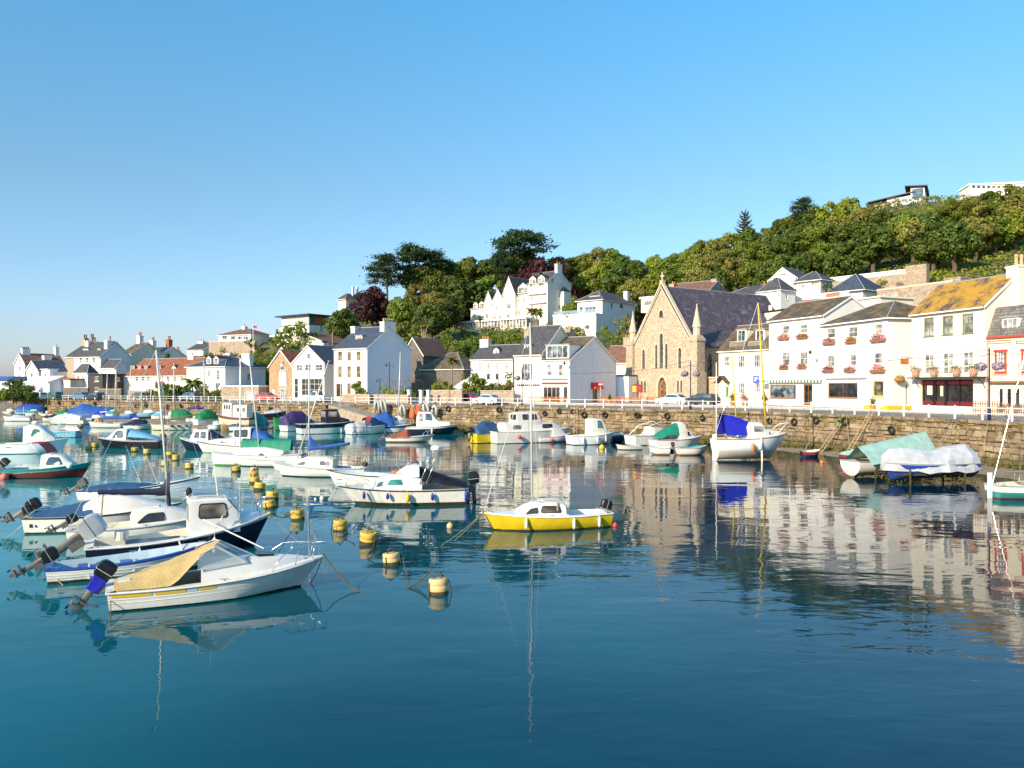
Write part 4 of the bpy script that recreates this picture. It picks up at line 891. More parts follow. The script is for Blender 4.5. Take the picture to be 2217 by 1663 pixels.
# hotel
h = House('hotel','grand white hotel with stepped gables, bay windows and glazed conservatory on the wooded hill','hotel',(1185.5,205),-40,L=1015,Rp=1236,base=zat(712,205),roof='slate',gl='glass_curtain',wall='plaster_warm')
X = lambda px: h.pt('F',px,650)[0]
def block(pa,pb,ev,rise,kind,wins_,y0=0.,d=None,wr=()):
 h.off = {'F': y0,'R': X(pb)}; xa,xb = h.pt('F',pa,650,0)[0],h.pt('F',pb,650,0)[0]; h.off = {'F': y0,'R': xb}
 for r in wins_: h.win('F',*r,bars=(2,2))
 for r in wr: h.win('R',*r,bars=(1,2))
 e_ = h.pt('F',(pa + pb) / 2,ev,y0)[1]; h.body(e_,kind,rise,x0=xa,x1=xb,y0=y0,d=d or h.d,foot=4,over=.3); return xa,xb,e_
a,b,e_ = block(1143,1185.5,612,3.2,'gx',[(x,y,x + 5,y + 9) for y in (628,642,661,680) for x in (1149,1168)],0,None,[(1194,602,1199,612),(1212,606,1216,616),(1209,634,1215,644),(1209,660,1215,670)])
for f0,f1 in ((.08,.42),(.52,.86)):
 q0,q1 = lerp(a,b,f0),lerp(a,b,f1); h.dorm(q0,q1,e_ - 1.2,e_ + 1.2,-.08,3.2,'gable',m_='plaster_warm',bars=(2,2),rm='slate')
for y in (636,656): z_ = h.pt('F',1165,y,0)[1]; h.bx('balcony','white_trim',a + .3,-.9,z_ - .12,b - .3,-.005,z_); h.bx('balcony_rail','white_trim',a + .3,-.9,z_ + .5,b - .3,-.82,z_ + .62)
for i in range(13): h.bx('baluster','white_trim',lerp(a + .3,b - .45,i / 12),-.88,z_ + .003,lerp(a + .3,b - .45,i / 12) + .08,-.83,z_ + .497)
h.chim(b - .3,h.d / 2,.8,2.2,e_,e_ + 5.,'plaster',2); tw = MB(); tw.box(a - 1.2,3.2,e_ - 1,a + 1.4,5.6,e_ + 3.2); tw.build('turret','slate_hang',h.e)
bay = MB(); bay.box(b,5.4,-1,b + 1.2,8.2,zat(632,210) - h.b); bay.build('bay','plaster',h.e); br_ = MB(); br_.add([(b,5.2,zat(632,210) - h.b),(b + 1.4,5.2,zat(632,210) - h.b),(b + 1.4,8.4,zat(632,210) - h.b),(b,8.4,zat(632,210) - h.b),(b,6.8,zat(620,210) - h.b)],[(0,1,4),(1,2,4),(2,3,4)]); br_.build('bay_roof','slate',h.e)
a,b,e_ = block(1117,1143,634,2.6,'gx',[(1121,648,1125,657),(1132,645,1137,656),(1121,672,1126,684),(1132,670,1137,684)],.7); h.dorm(a + .2,b - .4,e_ - .8,e_ + 1.5,.6,3.2,'gable',m_='plaster_warm',bars=(2,2),rm='slate')
a,b,e_ = block(1091,1117,636,4.4,'gf',[(1095,640,1100,650),(1097,657,1106,668),(1097,676,1106,688)],-.4)
a,b,e_ = block(1064,1091,655,3.4,'gf',[(1072,664,1077,674),(1078,684,1086,694),(1067,684,1074,694)],.2)
a,b,e_ = block(1046,1064,656,3.0,'gf',[(1052,665,1056,673),(1051,680,1057,690)],.5)
a,b,e_ = block(1015,1046,668,2.2,'gx',[(1024,682,1028,690),(1037,680,1041,689)],.8)
for f0,f1 in ((.2,.5),(.6,.95)): h.dorm(lerp(a,b,f0),lerp(a,b,f1),e_ - .3,e_ + 1.3,.7,2.5,'gable',m_='plaster_warm',bars=(2,2),rm='slate')
ca,cb = h.pt('F',967,700,-5)[0],h.pt('F',1140,700,-5)[0]; ct = h.pt('F',1100,692,-5)[1]; cbz = h.pt('F',1100,712,-5)[1]
h.bx('conservatory_base','plaster_warm',ca,-5,cbz - 3,cb,.4,cbz + .3); h.bx('conservatory_roof','white_trim',ca - .3,-5.3,ct - .1,cb + .1,.2,ct + .35); h.bx('conservatory_glass','glass_curtain',ca + .2,-4.8,cbz + .303,cb - .1,0,ct - .103)
for i in range(27): x = lerp(ca + .05,cb - .3,i / 26); h.bx('mullion','white_trim',x,-4.97,cbz + .303,x + .2,-4.81,ct - .103)
HOTEL = h
# modern white villa
h = House('white_villa','white modern villa with slate hipped roof and glass balcony, right of the hotel','house',(1304,180),-40,L=1250,Rp=1374,base=zat(690,180),roof='slate',gl='glass_blue'); E = h.zc(649)
h.win('F',1266,664,1290,678,bars=(3,1),sill=False); h.win('R',1323,655,1327,669); h.win('R',1342,657,1350,668,bars=(2,1)); h.win('F',1254,664,1262,676); h.body(E,'hip',2.4,over=.4,foot=6)
q = h.rect('F',1276,641,1299,650,off=.9); h.dorm(q[0],q[2],q[1],q[3],.9,3,'flat',bars=(4,1)); z_ = h.zc(679)
h.bx('balcony','white_trim',-5,-2.6,z_ - .3,h.w,-.01,z_); h.bx('balcony_glass','clear_screen',-4.9,-2.55,z_ + .003,h.w - .1,-2.51,z_ + .9); h.bx('wing','plaster',-5,-2.4,-6,h.w - .05,-.02,z_ - .303); h.bx('side_wing','plaster',-7,-.02 + .03,-6,-.01,6,z_ + .1)
h.chim(h.w - 1,h.d - 2,1,1,E,E + 3,'plaster',0)
h = House('hotel_annex','low cream annex joining the hotel to the white villa','house',(1252,196),-40,L=1199,d=6,base=zat(706,196),wall='plaster_warm'); h.win('F',1212,684,1218,692,bars=(2,1)); h.win('F',1232,684,1238,692,bars=(2,1)); h.body(h.zc(681),'flat',.3,roofm='plaster',foot=5)
h = House('flat_bay_house','small white flat-roofed bay jutting out left of the church gable','house',(1422,165),-40,L=1388,d=8,base=zat(672,165),gl='glass_curtain'); h.win('F',1394,650,1416,661,bars=(5,1)); h.body(h.zc(645),'flat',.4,roofm='white_trim',over=.3,foot=.3); h.bx('pier','plaster',h.w * .3,1.5,-14,h.w,8,-.303)
h = House('ridge_cottage','brown tiled roof and buff chimney showing above the church ridge','house',(1535,165),-40,L=1440,d=8,base=zat(650,165),roof='tile_brown',wall='chimney_stone'); h.body(h.zc(628),'gx',2.3,foot=8); h.chim(h.w - .5,4,1.2,1.6,1,h.zc(600),'chimney_stone',0); h.chim(.4,3,1.2,2,0,h.zc(604),'chimney_stone',2); h.chim(h.w * .4,4,1.2,.8,1,h.zc(612),'chimney_stone',1,'terracotta',.8)
h = House('slate_terrace','long grey slate roof with chimney right behind the church roof','house',(1672,150),-55,L=1556,d=8,base=zat(668,150),roof='slate',wall='plaster_cream'); h.body(h.zc(634),'hip',2.2,foot=8); h.chim(h.w * .5,6,.8,.8,1,h.zc(603),'chimney_stone',1); h.chim(h.w * .15,4,.5,.5,1,h.zc(618),'plaster',1)
h = House('skylight_house','white house with pointed slate roof and skylights below the tower house','house',(1690,146),-55,L=1642,Rp=1722,base=zat(672,146),roof='slate'); h.win('F',1682,636,1687,646,bars=(2,2)); h.win('R',1702,638,1706,648,bars=(1,2)); h.body(h.zc(628),'hip',2.6,foot=8)
h = House('tower_house','white gabled tower house with balcony opening and dark slate roof on the slope','house',(1722,152),-50,L=1668,Rp=1756,base=zat(655,152),roof='slate',gl='glass_curtain'); h.win('F',1689,592,1702,604,bars=(1,1),sill='white_trim',rec=.6,gl='white_trim'); h.win('F',1713,613,1718,624,bars=(2,1)); h.body(h.zc(599),'gf',1.9,over=.6,foot=8)
h = House('villa_wing','white villa wing with hipped roof and row of windows above the balustrade','house',(1776,148),-50,L=1724,Rp=1802,base=zat(652,148),roof='slate',gl='glass_curtain'); h.win('F',1756,610,1774,620,bars=(5,1)); h.win('F',1733,615,1742,624,bars=(3,1)); h.body(h.zc(606),'hip',1.9,over=.5,foot=8)
h = House('pyramid_house','white house under a tall dark pyramid slate roof, right of the villa wing','house',(1868,142),-52,L=1800,d=7.5,base=zat(650,142),roof='slate_blue'); h.body(h.zc(628),'hip',3.3,over=.7,foot=8)
h = House('terrace_wall','brown terrace wall with white balustrade in front of the hillside villas','wall',(1837,132),-50,L=1738,d=1.,base=zat(660,132),wall='brick_red'); e_ = h.zc(641); h.body(e_,'flat',.12,roofm='white_trim',over=.05,foot=6)
for i in range(34): x = lerp(.05,h.w - .2,i / 33); h.bx('baluster','white_trim',x,.3,e_ + .123,x + .12,.5,e_ + .7)
h.bx('balustrade_rail','white_trim',0,.2,e_ + .703,h.w,.6,e_ + .86)
h = House('long_balustrade','long white balustrade on a terrace high on the right slope','wall',(1962,158),-52,L=1790,d=1.,base=zat(612,158),wall='garden_wall'); e_ = zat(592,158) - h.b; h.body(e_,'flat',.12,roofm='white_trim',over=.05,foot=6)
for i in range(56): x = lerp(.05,h.w - .2,i / 55); h.bx('baluster','white_trim',x,.3,e_ + .123,x + .13,.5,e_ + .75)
h.bx('balustrade_rail','white_trim',0,.2,e_ + .753,h.w,.6,e_ + .92); h.bx('end_pier','garden_wall',h.w + .003,-.3,-3,h.w + 4,1,e_ + 1.4)
h = House('stone_house','long pinkish stone house with parapet and square chimney behind the orange-lichen roof','house',(2062,112),-62,L=1899,d=7,base=zat(660,112),wall='garden_wall',gl='glass_curtain'); e_ = h.zc(611); h.win('F',1911,635,1922,650,bars=(2,2)); h.win('F',1931,633,1943,648,bars=(2,2)); h.body(e_,'flat',.3,roofm='granite_trim',over=.05,foot=6); h.chim(h.w - 1.2,3,2.4,2.4,e_,h.zc(597),'garden_wall',0); h.chim(.8,3,1.6,1.6,e_ - .5,e_ + 1.3,'garden_wall',0)
h = House('back_extension','cream flat extension roofs behind the white shops','building',(1906,104),-66,L=1812,d=6,base=zat(690,104),wall='plaster_warm'); h.body(h.zc(644),'flat',.2,roofm='plaster_warm',foot=6)
h = House('back_extension','white gabled extension with white-rendered chimney behind the shop awning house','building',(1760,120),-66,L=1655,d=5,base=zat(705,120),wall='plaster_warm',roof='slate'); h.win('F',1664,661,1671,672,bars=(2,2)); h.body(h.zc(664),'flat',.2,roofm='slate',foot=6)
h = House('hilltop_house','modern white house with sloping roofs and glazed corner tower on the wooded hilltop','house',(2004,246),-30,L=1920,Rp=2046,base=zat(450,246),roof='dark_trim',gl='glass_blue'); E = h.zc(421)
for x in (1936,1952,1966): h.win('F',x,430,x + 12,437,bars=(2,1))
h.body(E,'flat',.12,roofm='plaster',over=.0,foot=8); MB().ob((-5.5,-1.2,E - .9),(13.5,0,1.9),(0,8,.2),(0,0,.25)).build('long_roof','dark_trim',h.e); xt = h.pt('F',1972,430)[0]; th_ = h.zc(405)
h.bx('tower','plaster',xt,-.8,-6,h.w - .2,4,th_); h.bx('tower_glass','glass_blue',xt + .4,-.85,E - 1.2,h.w - .6,-.803,th_ - .4); MB().ob((xt - 1.6,-2,th_ + .5),(h.w - xt + 2.2,0,-.5),(0,8.5,-1.4),(0,0,.28)).build('tower_roof','dark_trim',h.e); h.bx('right_wing','plaster',h.w - .2,1.,-4,h.w + .003,h.d,E + 1.); MB().ob((h.w - 3,.3,E + 1.3),(3.8,0,0),(0,9,-1.3),(0,0,.25)).build('wing_roof','dark_trim',h.e); h.bx('low_wing','plaster',-5,1,-5,-.003,6,E - 1.0); h.bx('low_wing_roof','dark_trim',-6.2,.2,E - .997,-.004,6.5,E - .7)
h = House('hilltop_terrace','long white flat-topped building at the upper right corner of the hill','building',(2330,240),-10,L=2098,d=8,base=zat(425,240),gl='glass'); 
for x in range(2104,2215,11): h.win('F',x,402,x + 8,408)
h.body(zat(398,243) - h.b,'flat',.5,roofm='white_trim',over=.3,foot=10)
# ================================================================== VEGETATION
def crown_mesh(name,seed,rx,rz,lobes,q,size,matn,cz=.62,squash=.8,gaps=.0,top=1.):
 """unit-ish crown: leaf quads on many lobes spread through an ellipsoid; base of tree at z=0"""
 rr = random.Random(seed); mb = MB(); L = []
 for i in range(lobes):
  while True:
   p = V((rr.uniform(-1,1),rr.uniform(-1,1),rr.uniform(-1,1)))
   if .25 < p.length < 1: break
  p = p.normalized() * (p.length ** .5)
  k = 1 - .35 * max(0,p.z) * top
  L.append((V((p.x * rx * .78 * k,p.y * rx * .78 * k,cz + p.z * rz * .8)),rr.uniform(.15,.37) * rx * (1.1 if p.z < .3 else .85)))
 for c,r in L:
  n = int(q * (r / rx / .28) ** 2)
  for _ in range(n):
   d = V((rr.gauss(0,1),rr.gauss(0,1),rr.gauss(0,1) + .25)).normalized(); p = c + V((d.x,d.y,d.z * squash)) * r * (rr.uniform(.72,1.08) if rr.random() < .9 else rr.uniform(1.05,1.35))
   a = d.cross(V((rr.gauss(0,1),rr.gauss(0,1),rr.gauss(0,1)))).normalized(); b = d.cross(a) + d * rr.gauss(0,.5); s = size * rr.uniform(.6,1.35)
   mb.add([p - a * s - b * s * .55,p + a * s * .9 - b * s * .7,p + a * s * .7 + b * s * .7,p - a * s * .9 + b * s * .5],[(0,1,2,3)])
 me = bpy.data.meshes.new(name); me.from_pydata(mb.v,[],mb.f); me.materials.append(MT[matn]); return me
def trunk_mesh(seed,h_=.6,r=.035,limbs=6,matn='bark',spread=.3,reach=.8):
 rr = random.Random(seed); mb = MB(); bend = [V((0,0,-.06))]
 for i in range(1,5): bend.append(V((rr.uniform(-.02,.02) * i,rr.uniform(-.02,.02) * i,h_ * i / 4)))
 mb.tube(bend,[r * 1.25,r,r * .85,r * .65,r * .4],7)
 for i in range(limbs):
  t = rr.uniform(.35,.95); p = bend[0].lerp(bend[-1],t); a = rr.uniform(0,6.28); l = spread * rr.uniform(.6,1.1)
  mb.tube([p,p + V((cos(a) * l * .5,sin(a) * l * .5,l * .35 * reach)),p + V((cos(a) * l,sin(a) * l,l * .8 * reach))],[r * .5,r * .32,r * .12],5)
 me = bpy.data.meshes.new('trunk'); me.from_pydata(mb.v,[],mb.f); me.materials.append(MT[matn]); return me
# kinds of crown (height 1, so scaled by the height of each tree)
CR = {}
for k in range(3):
 CR['dark%d' % k] = crown_mesh('crown',10 + k,.40,.40,46,120,.021,'leaf_dark',.58)
 CR['mid%d' % k] = crown_mesh('crown',20 + k,.42,.38,44,115,.021,'leaf_mid',.60)
 CR['olive%d' % k] = crown_mesh('crown',30 + k,.40,.40,52,110,.019,'leaf_olive',.58)
 CR['bright%d' % k] = crown_mesh('crown',40 + k,.44,.36,42,115,.021,'leaf_bright',.60)
CR['copper0'] = crown_mesh('crown',51,.46,.40,48,120,.020,'leaf_copper',.58); CR['copper1'] = crown_mesh('crown',52,.58,.36,46,120,.022,'leaf_copper',.60,top=.2)
TR = [trunk_mesh(i) for i in range(3)]
TH = []      # tops noted for later use
def tree(kind,px,pt,D,label,cat='tree',name='broadleaf_tree',wide=1.,group='trees on the wooded hill',zb=None,tm=None):
 if zb is None and name in ('broadleaf_tree',):
  want = 8.5 + 3 * R.random()
  dm = 232 if 1000 < px < 1245 else 120
  while D > dm and zat(pt,D) - tz(px,D) < want: D -= 1.5
 p = xd(px,D); z = (tz(px,D) if zb is None else zb) - .15; hh = max(1.5,zat(pt,D) - z) / .985
 e = empty(name,(p.x,p.y,z),R.uniform(0,6.28),label,cat,group)
 for nm,me in (('trunk',tm or R.choice(TR)),('crown',CR[kind])):
  o = mkobj(nm,me,e); o.scale = (hh * wide,hh * wide,hh)
 return e
VK = {'dark': 'dark green','mid': 'mid green','olive': 'pale olive','bright': 'bright green'}
# skyline row, middle row and lower row of the wooded hill: (photo column, top row, distance, kind)
ROWS = [
 ('in the skyline row of the wood',[(895,572,238,'dark1',1),(935,566,240,'mid0',1),(975,556,244,'dark0',.9),(1012,553,246,'mid1',.95),(1050,560,248,'dark2',1),(1080,548,250,'dark1',.8),(1108,534,252,'mid0',.8),(1146,538,254,'dark2',.85),(1205,552,258,'mid1',.9),(1240,552,262,'mid2',1),(1268,545,262,'bright0',.9),(1295,533,262,'olive1',.8),(1325,534,262,'mid1',.85),(1352,548,260,'dark0',.9),(1380,562,258,'dark2',1),(1420,548,255,'bright1',.95),(1455,545,252,'mid0',.95),(1490,538,250,'bright2',.9),(1515,518,250,'mid1',.85),(1548,510,250,'olive0',.9),(1580,500,250,'bright0',.9),(1622,488,250,'dark0',.85),(1655,492,250,'mid2',1),(1690,472,250,'dark1',.9),(1722,455,250,'mid0',.9),(1765,446,250,'dark2',.9),(1800,432,248,'bright1',.9),(1838,424,248,'bright0',.95),(1870,440,246,'olive2',.95),(1910,453,236,'dark2',1),(1960,452,232,'mid1',.9),(2010,451,230,'dark0',.9),(2060,428,234,'mid0',.95),(2100,420,234,'olive0',1),(2140,412,234,'dark1',1),(2180,396,236,'mid2',.8),(2212,404,234,'olive1',1)]),
 ('in the middle row of the wood',[(870,640,222,'mid0',.9),(905,606,226,'olive0',1),(945,598,228,'dark2',1),(985,592,230,'dark1',1),(1020,600,232,'dark0',1),(1065,590,236,'mid2',.95),(1250,590,245,'dark0',1.05),(1290,572,246,'bright2',1),(1335,575,246,'dark1',1),(1370,596,238,'olive2',.95),(1405,590,235,'bright0',1),(1440,580,232,'mid1',1),(1478,570,228,'dark1',1),(1505,548,226,'olive1',1),(1540,540,226,'olive2',.9),(1575,545,222,'dark2',1),(1605,520,224,'mid0',1),(1640,520,224,'mid1',1),(1675,505,224,'dark0',1),(1712,492,224,'dark2',1),(1745,478,226,'dark1',1),(1775,470,226,'mid2',.95),(1810,462,226,'olive0',1),(1850,470,222,'dark0',1.05),(1892,480,216,'dark1',1),(1935,478,212,'mid0',1),(1975,470,208,'olive1',.95),(2020,478,205,'dark2',1.05),(2065,470,206,'dark0',1),(2110,462,208,'olive2',1),(2155,462,208,'mid1',1),(2200,450,208,'bright1',1)]),
 ('in the lowest row of the wood',[(935,650,212,'dark1',1),(965,632,214,'dark0',1.05),(940,625,218,'olive0',1),(1245,640,216,'mid0',.8),(1385,622,200,'olive1',1),(1465,608,205,'mid0',1),(1520,575,205,'olive2',1.05),(1556,575,200,'dark0',.8),(1595,545,204,'olive0',1),(1632,558,198,'mid2',1),(1668,560,196,'dark2',1),(1705,545,198,'dark1',1),(1742,535,196,'dark0',1),(1782,520,196,'mid1',1),(1822,520,192,'dark2',1)])]
for where,row in ROWS:
 cnt = {}
 for i,(px,pt,D,k,wd) in enumerate(row):
  tree(k,px,pt,D,'%s tree %s, %s from left' % (VK[k[:-1]],where,NTH[i]),wide=wd * R.uniform(1.0,1.15))
# single trees
tree('copper0',805,618,205,'dark purple copper beech beside the pale hip-roofed villa',name='copper_beech',wide=1.0,group='copper beeches')
tree('copper1',1172,553,232,'dark red copper beech spreading behind the hotel roof',name='copper_beech',wide=.85,group='copper beeches')
tree('dark1',742,664,200,'round dark green tree beside the modern flat-roofed house',wide=.9)
tree('mid2',880,690,165,'green bush growing left of the hotel terrace',wide=.9)
CR['thin'] = crown_mesh('crown',61,.42,.40,30,60,.020,'leaf_mid',.58); CR['cedar'] = crown_mesh('crown',62,.55,.30,44,60,.022,'leaf_pine',.62,squash=.3)
tree('thin',645,690,176,'feathery green tree in front of the modern house',wide=1.1,group='garden trees')
# Monterey pines: bare trunk, flat tiers
def pine_crown(seed,tiers):
 rr = random.Random(seed); mb = MB()
 for z,r,n in tiers:
  for i in range(n):
   a = rr.uniform(0,6.28); d = r * rr.uniform(.15,1) ** .7; c = V((cos(a) * d,sin(a) * d,z + rr.uniform(-.02,.02))); s = rr.uniform(.05,.085)
   for _ in range(105):
    p = c + V((rr.gauss(0,s),rr.gauss(0,s),rr.gauss(0,s * .35))); x = V((rr.gauss(0,1),rr.gauss(0,1),rr.gauss(0,.6))).normalized(); y = x.cross(V((rr.gauss(0,1),rr.gauss(0,1),rr.gauss(0,1)))).normalized(); q = .016 * rr.uniform(.6,1.3)
    mb.add([p - x * q - y * q * .5,p + x * q - y * q * .5,p + x * q * .8 + y * q * .5,p - x * q * .8 + y * q * .5],[(0,1,2,3)])
 me = bpy.data.meshes.new('crown'); me.from_pydata(mb.v,[],mb.f); me.materials.append(MT['leaf_pine']); return me
CR['pine0'] = pine_crown(1,[(.60,.22,6),(.68,.36,9),(.76,.46,13),(.84,.42,15),(.91,.34,12),(.97,.18,8)]); CR['pine1'] = pine_crown(2,[(.62,.16,6),(.74,.22,9),(.84,.27,12),(.93,.25,12),(.975,.13,6)]); CR['pine2'] = pine_crown(3,[(.45,.34,10),(.58,.36,12),(.70,.36,14),(.80,.33,12),(.90,.24,10),(.96,.13,6)])
PT = trunk_mesh(9,.95,.022,14,'bark',.26,.5)
for k,px,pt,D,lab,wd in (('pine0',1128,503,250,'tall flat-topped pine standing above the hotel on the skyline',1.05),('pine1',893,534,236,'tall thin pine with bare trunk, left of the wooded skyline',1.0),('pine1',935,548,238,'second bare-trunked pine with flat dark crown, right of the thin tall one',1.1),('pine2',838,552,232,'broad shaggy pine above the copper beech at the left end of the wood',.95),('pine2',1740,430,246,'dark wind-shaped pine on the skyline left of the hilltop house',.8),('pine2',1085,545,244,'ragged dark conifer just left of the tallest pine',.6)):
 tree(k,px,pt,D,lab,name='pine_tree',wide=wd,group='pines on the skyline',tm=PT)
# monkey puzzle: whorled drooping arms
mb = MB(); rr = random.Random(4)
for i in range(46):
 z = .35 + .62 * i / 46; a = i * 2.4; l = .30 * (1.05 - (z - .35) / .68) + .05
 pts = [V((0,0,z)),V((cos(a) * l * .6,sin(a) * l * .6,z + .02)),V((cos(a) * l,sin(a) * l,z + .08))]
 mb.tube(pts,[.014,.016,.006],5)
me = bpy.data.meshes.new('crown'); me.from_pydata(mb.v,[],mb.f); me.materials.append(MT['leaf_pine']); CR['puzzle'] = me
tree('puzzle',1612,458,250,'spiky monkey puzzle tree rising from the skyline above the church roof',name='monkey_puzzle_tree',wide=.8,group='pines on the skyline',tm=PT)
# palms
def palm_mesh(seed,n=34,ln=1.0,droop=1.0):
 rr = random.Random(seed); mb = MB()
 for i in range(n):
  a = rr.uniform(0,6.28); up = rr.uniform(-.5,1.1); L = ln * rr.uniform(.75,1.1); pts = []
  for k in range(6):
   t = k / 5; r_ = L * t * cos(up * .6); pts.append(V((cos(a) * r_,sin(a) * r_,L * t * sin(up) - droop * .55 * L * t * t)))
  sd = V((-sin(a),cos(a),0))
  for k in range(5):
   w0 = .13 * ln * sin(pi * (k + .25) / 5.6); w1 = .13 * ln * sin(pi * (k + 1.25) / 5.6)
   mb.add([pts[k] - sd * w0 + V((0,0,-w0 * .6)),pts[k],pts[k + 1],pts[k + 1] - sd * w1 + V((0,0,-w1 * .6))],[(0,1,2,3)]); mb.add([pts[k] + sd * w0 + V((0,0,-w0 * .6)),pts[k],pts[k + 1],pts[k + 1] + sd * w1 + V((0,0,-w1 * .6))],[(0,1,2,3)])
 return mb
PALM = []
for k,(m_,ln) in enumerate((('leaf_palm',1.),('leaf_palm',1.),('leaf_dry',.8))): q = palm_mesh(70 + k,40,ln); me = bpy.data.meshes.new('fronds'); me.from_pydata(q.v,[],q.f); me.materials.append(MT[m_]); PALM.append(me)
def palm(px,pt,pb,D,fr_,label,skirt=True,zb=None,name='palm_tree',heads=((0,0),)):
 p = xd(px,D); z = zat(pb,D) if zb is None else zb; z = min(z,tz(px,D)) - .1; top = zat(pt,D) - fr_ * .55; hh = top - z
 e = empty(name,(p.x,p.y,z),R.uniform(0,6),label,'palm','palms in the gardens')
 for hx,hz in heads:
  mb = MB(); mb.tube([(0,0,-.2),(hx * .3,0,hh * .5),(hx,0,hh + hz)],[.22,.16,.14],8); mb.build('trunk','bark_grey',e)
  o = mkobj('fronds',PALM[0],e,(hx,0,hh + hz)); o.scale = (fr_,) * 3
  if skirt: o = mkobj('dry_fronds',PALM[2],e,(hx,0,hh + hz - fr_ * .25)); o.scale = (fr_ * .6,fr_ * .6,-fr_ * .8)
palm(978,768,826,133,1.5,'palm with brown skirt beside the dark barn and white guest house')
palm(1158,662,715,188,1.9,'bushy twin palm in front of the hotel conservatory',heads=((-1.1,-.3),(.9,0)))
palm(1236,668,705,184,1.6,'palm between the hotel and the white villa'); palm(1040,682,712,196,1.2,'small palm on the hotel terrace, left end',skirt=False)
palm(918,694,725,178,1.5,'spreading cordyline on the garden terrace left of the hotel',heads=((-.9,0),(0,.3),(.9,0)),name='cordyline_tree'); palm(880,700,728,178,1.2,'narrow cordyline left of the spreading one',name='cordyline_tree')
palm(720,704,735,168,1.4,'palm beside the low cream gabled house roof'); palm(417,812,850,148,2.4,'low bushy palm with long fronds in the red-tiled row garden',skirt=False)
palm(1790,612,632,138,1.2,'little palm on the terrace before the pyramid roof',skirt=False)
# hedges and shrubs
def bush(px,pt,pb,D,w_,matn,label,name='shrub',depth=None,cat='shrub',group='garden shrubs',zb=None):
 z1 = zat(pt,D); z0 = zat(pb,D) if zb is None else zb; p = xd(px,D); rr = random.Random(int(px * 7 + pt)); mb = MB(); dp = depth or w_ * .7; hh = z1 - z0
 n = max(5,int(w_ * max(1,hh) * 1.6)); n = min(n,60)
 for _ in range(n):
  c = V((rr.uniform(-.5,.5) * w_,rr.uniform(-.5,.5) * dp,rr.uniform(.1,.82) * hh)); c.z *= 1 - .45 * (2 * abs(c.x) / w_) ** 2; r_ = rr.uniform(.28,.5) * min(1.6,max(.7,hh * .5))
  for _ in range(85):
   d = V((rr.gauss(0,1),rr.gauss(0,1),rr.gauss(0,1))).normalized(); q = c + d * r_ * rr.uniform(.6,1.1); a = d.cross(V((rr.gauss(0,1),rr.gauss(0,1),rr.gauss(0,1)))).normalized(); b = d.cross(a) + d * rr.gauss(0,.4); s = .13 * rr.uniform(.6,1.3)
   mb.add([q - a * s - b * s * .6,q + a * s - b * s * .6,q + a * s * .7 + b * s * .6,q - a * s * .7 + b * s * .6],[(0,1,2,3)])
 e = empty(name,(p.x,p.y,z0),radians(-35),label,cat,group); mb.build('foliage',matn,e)
 st = MB()
 for k in range(3): st.tube([(rr.uniform(-.2,.2),0,-.8),(rr.uniform(-.3,.3) * w_ * .5,0,hh * .55)],[.06,.02],5)
 st.build('stem','bark',e)
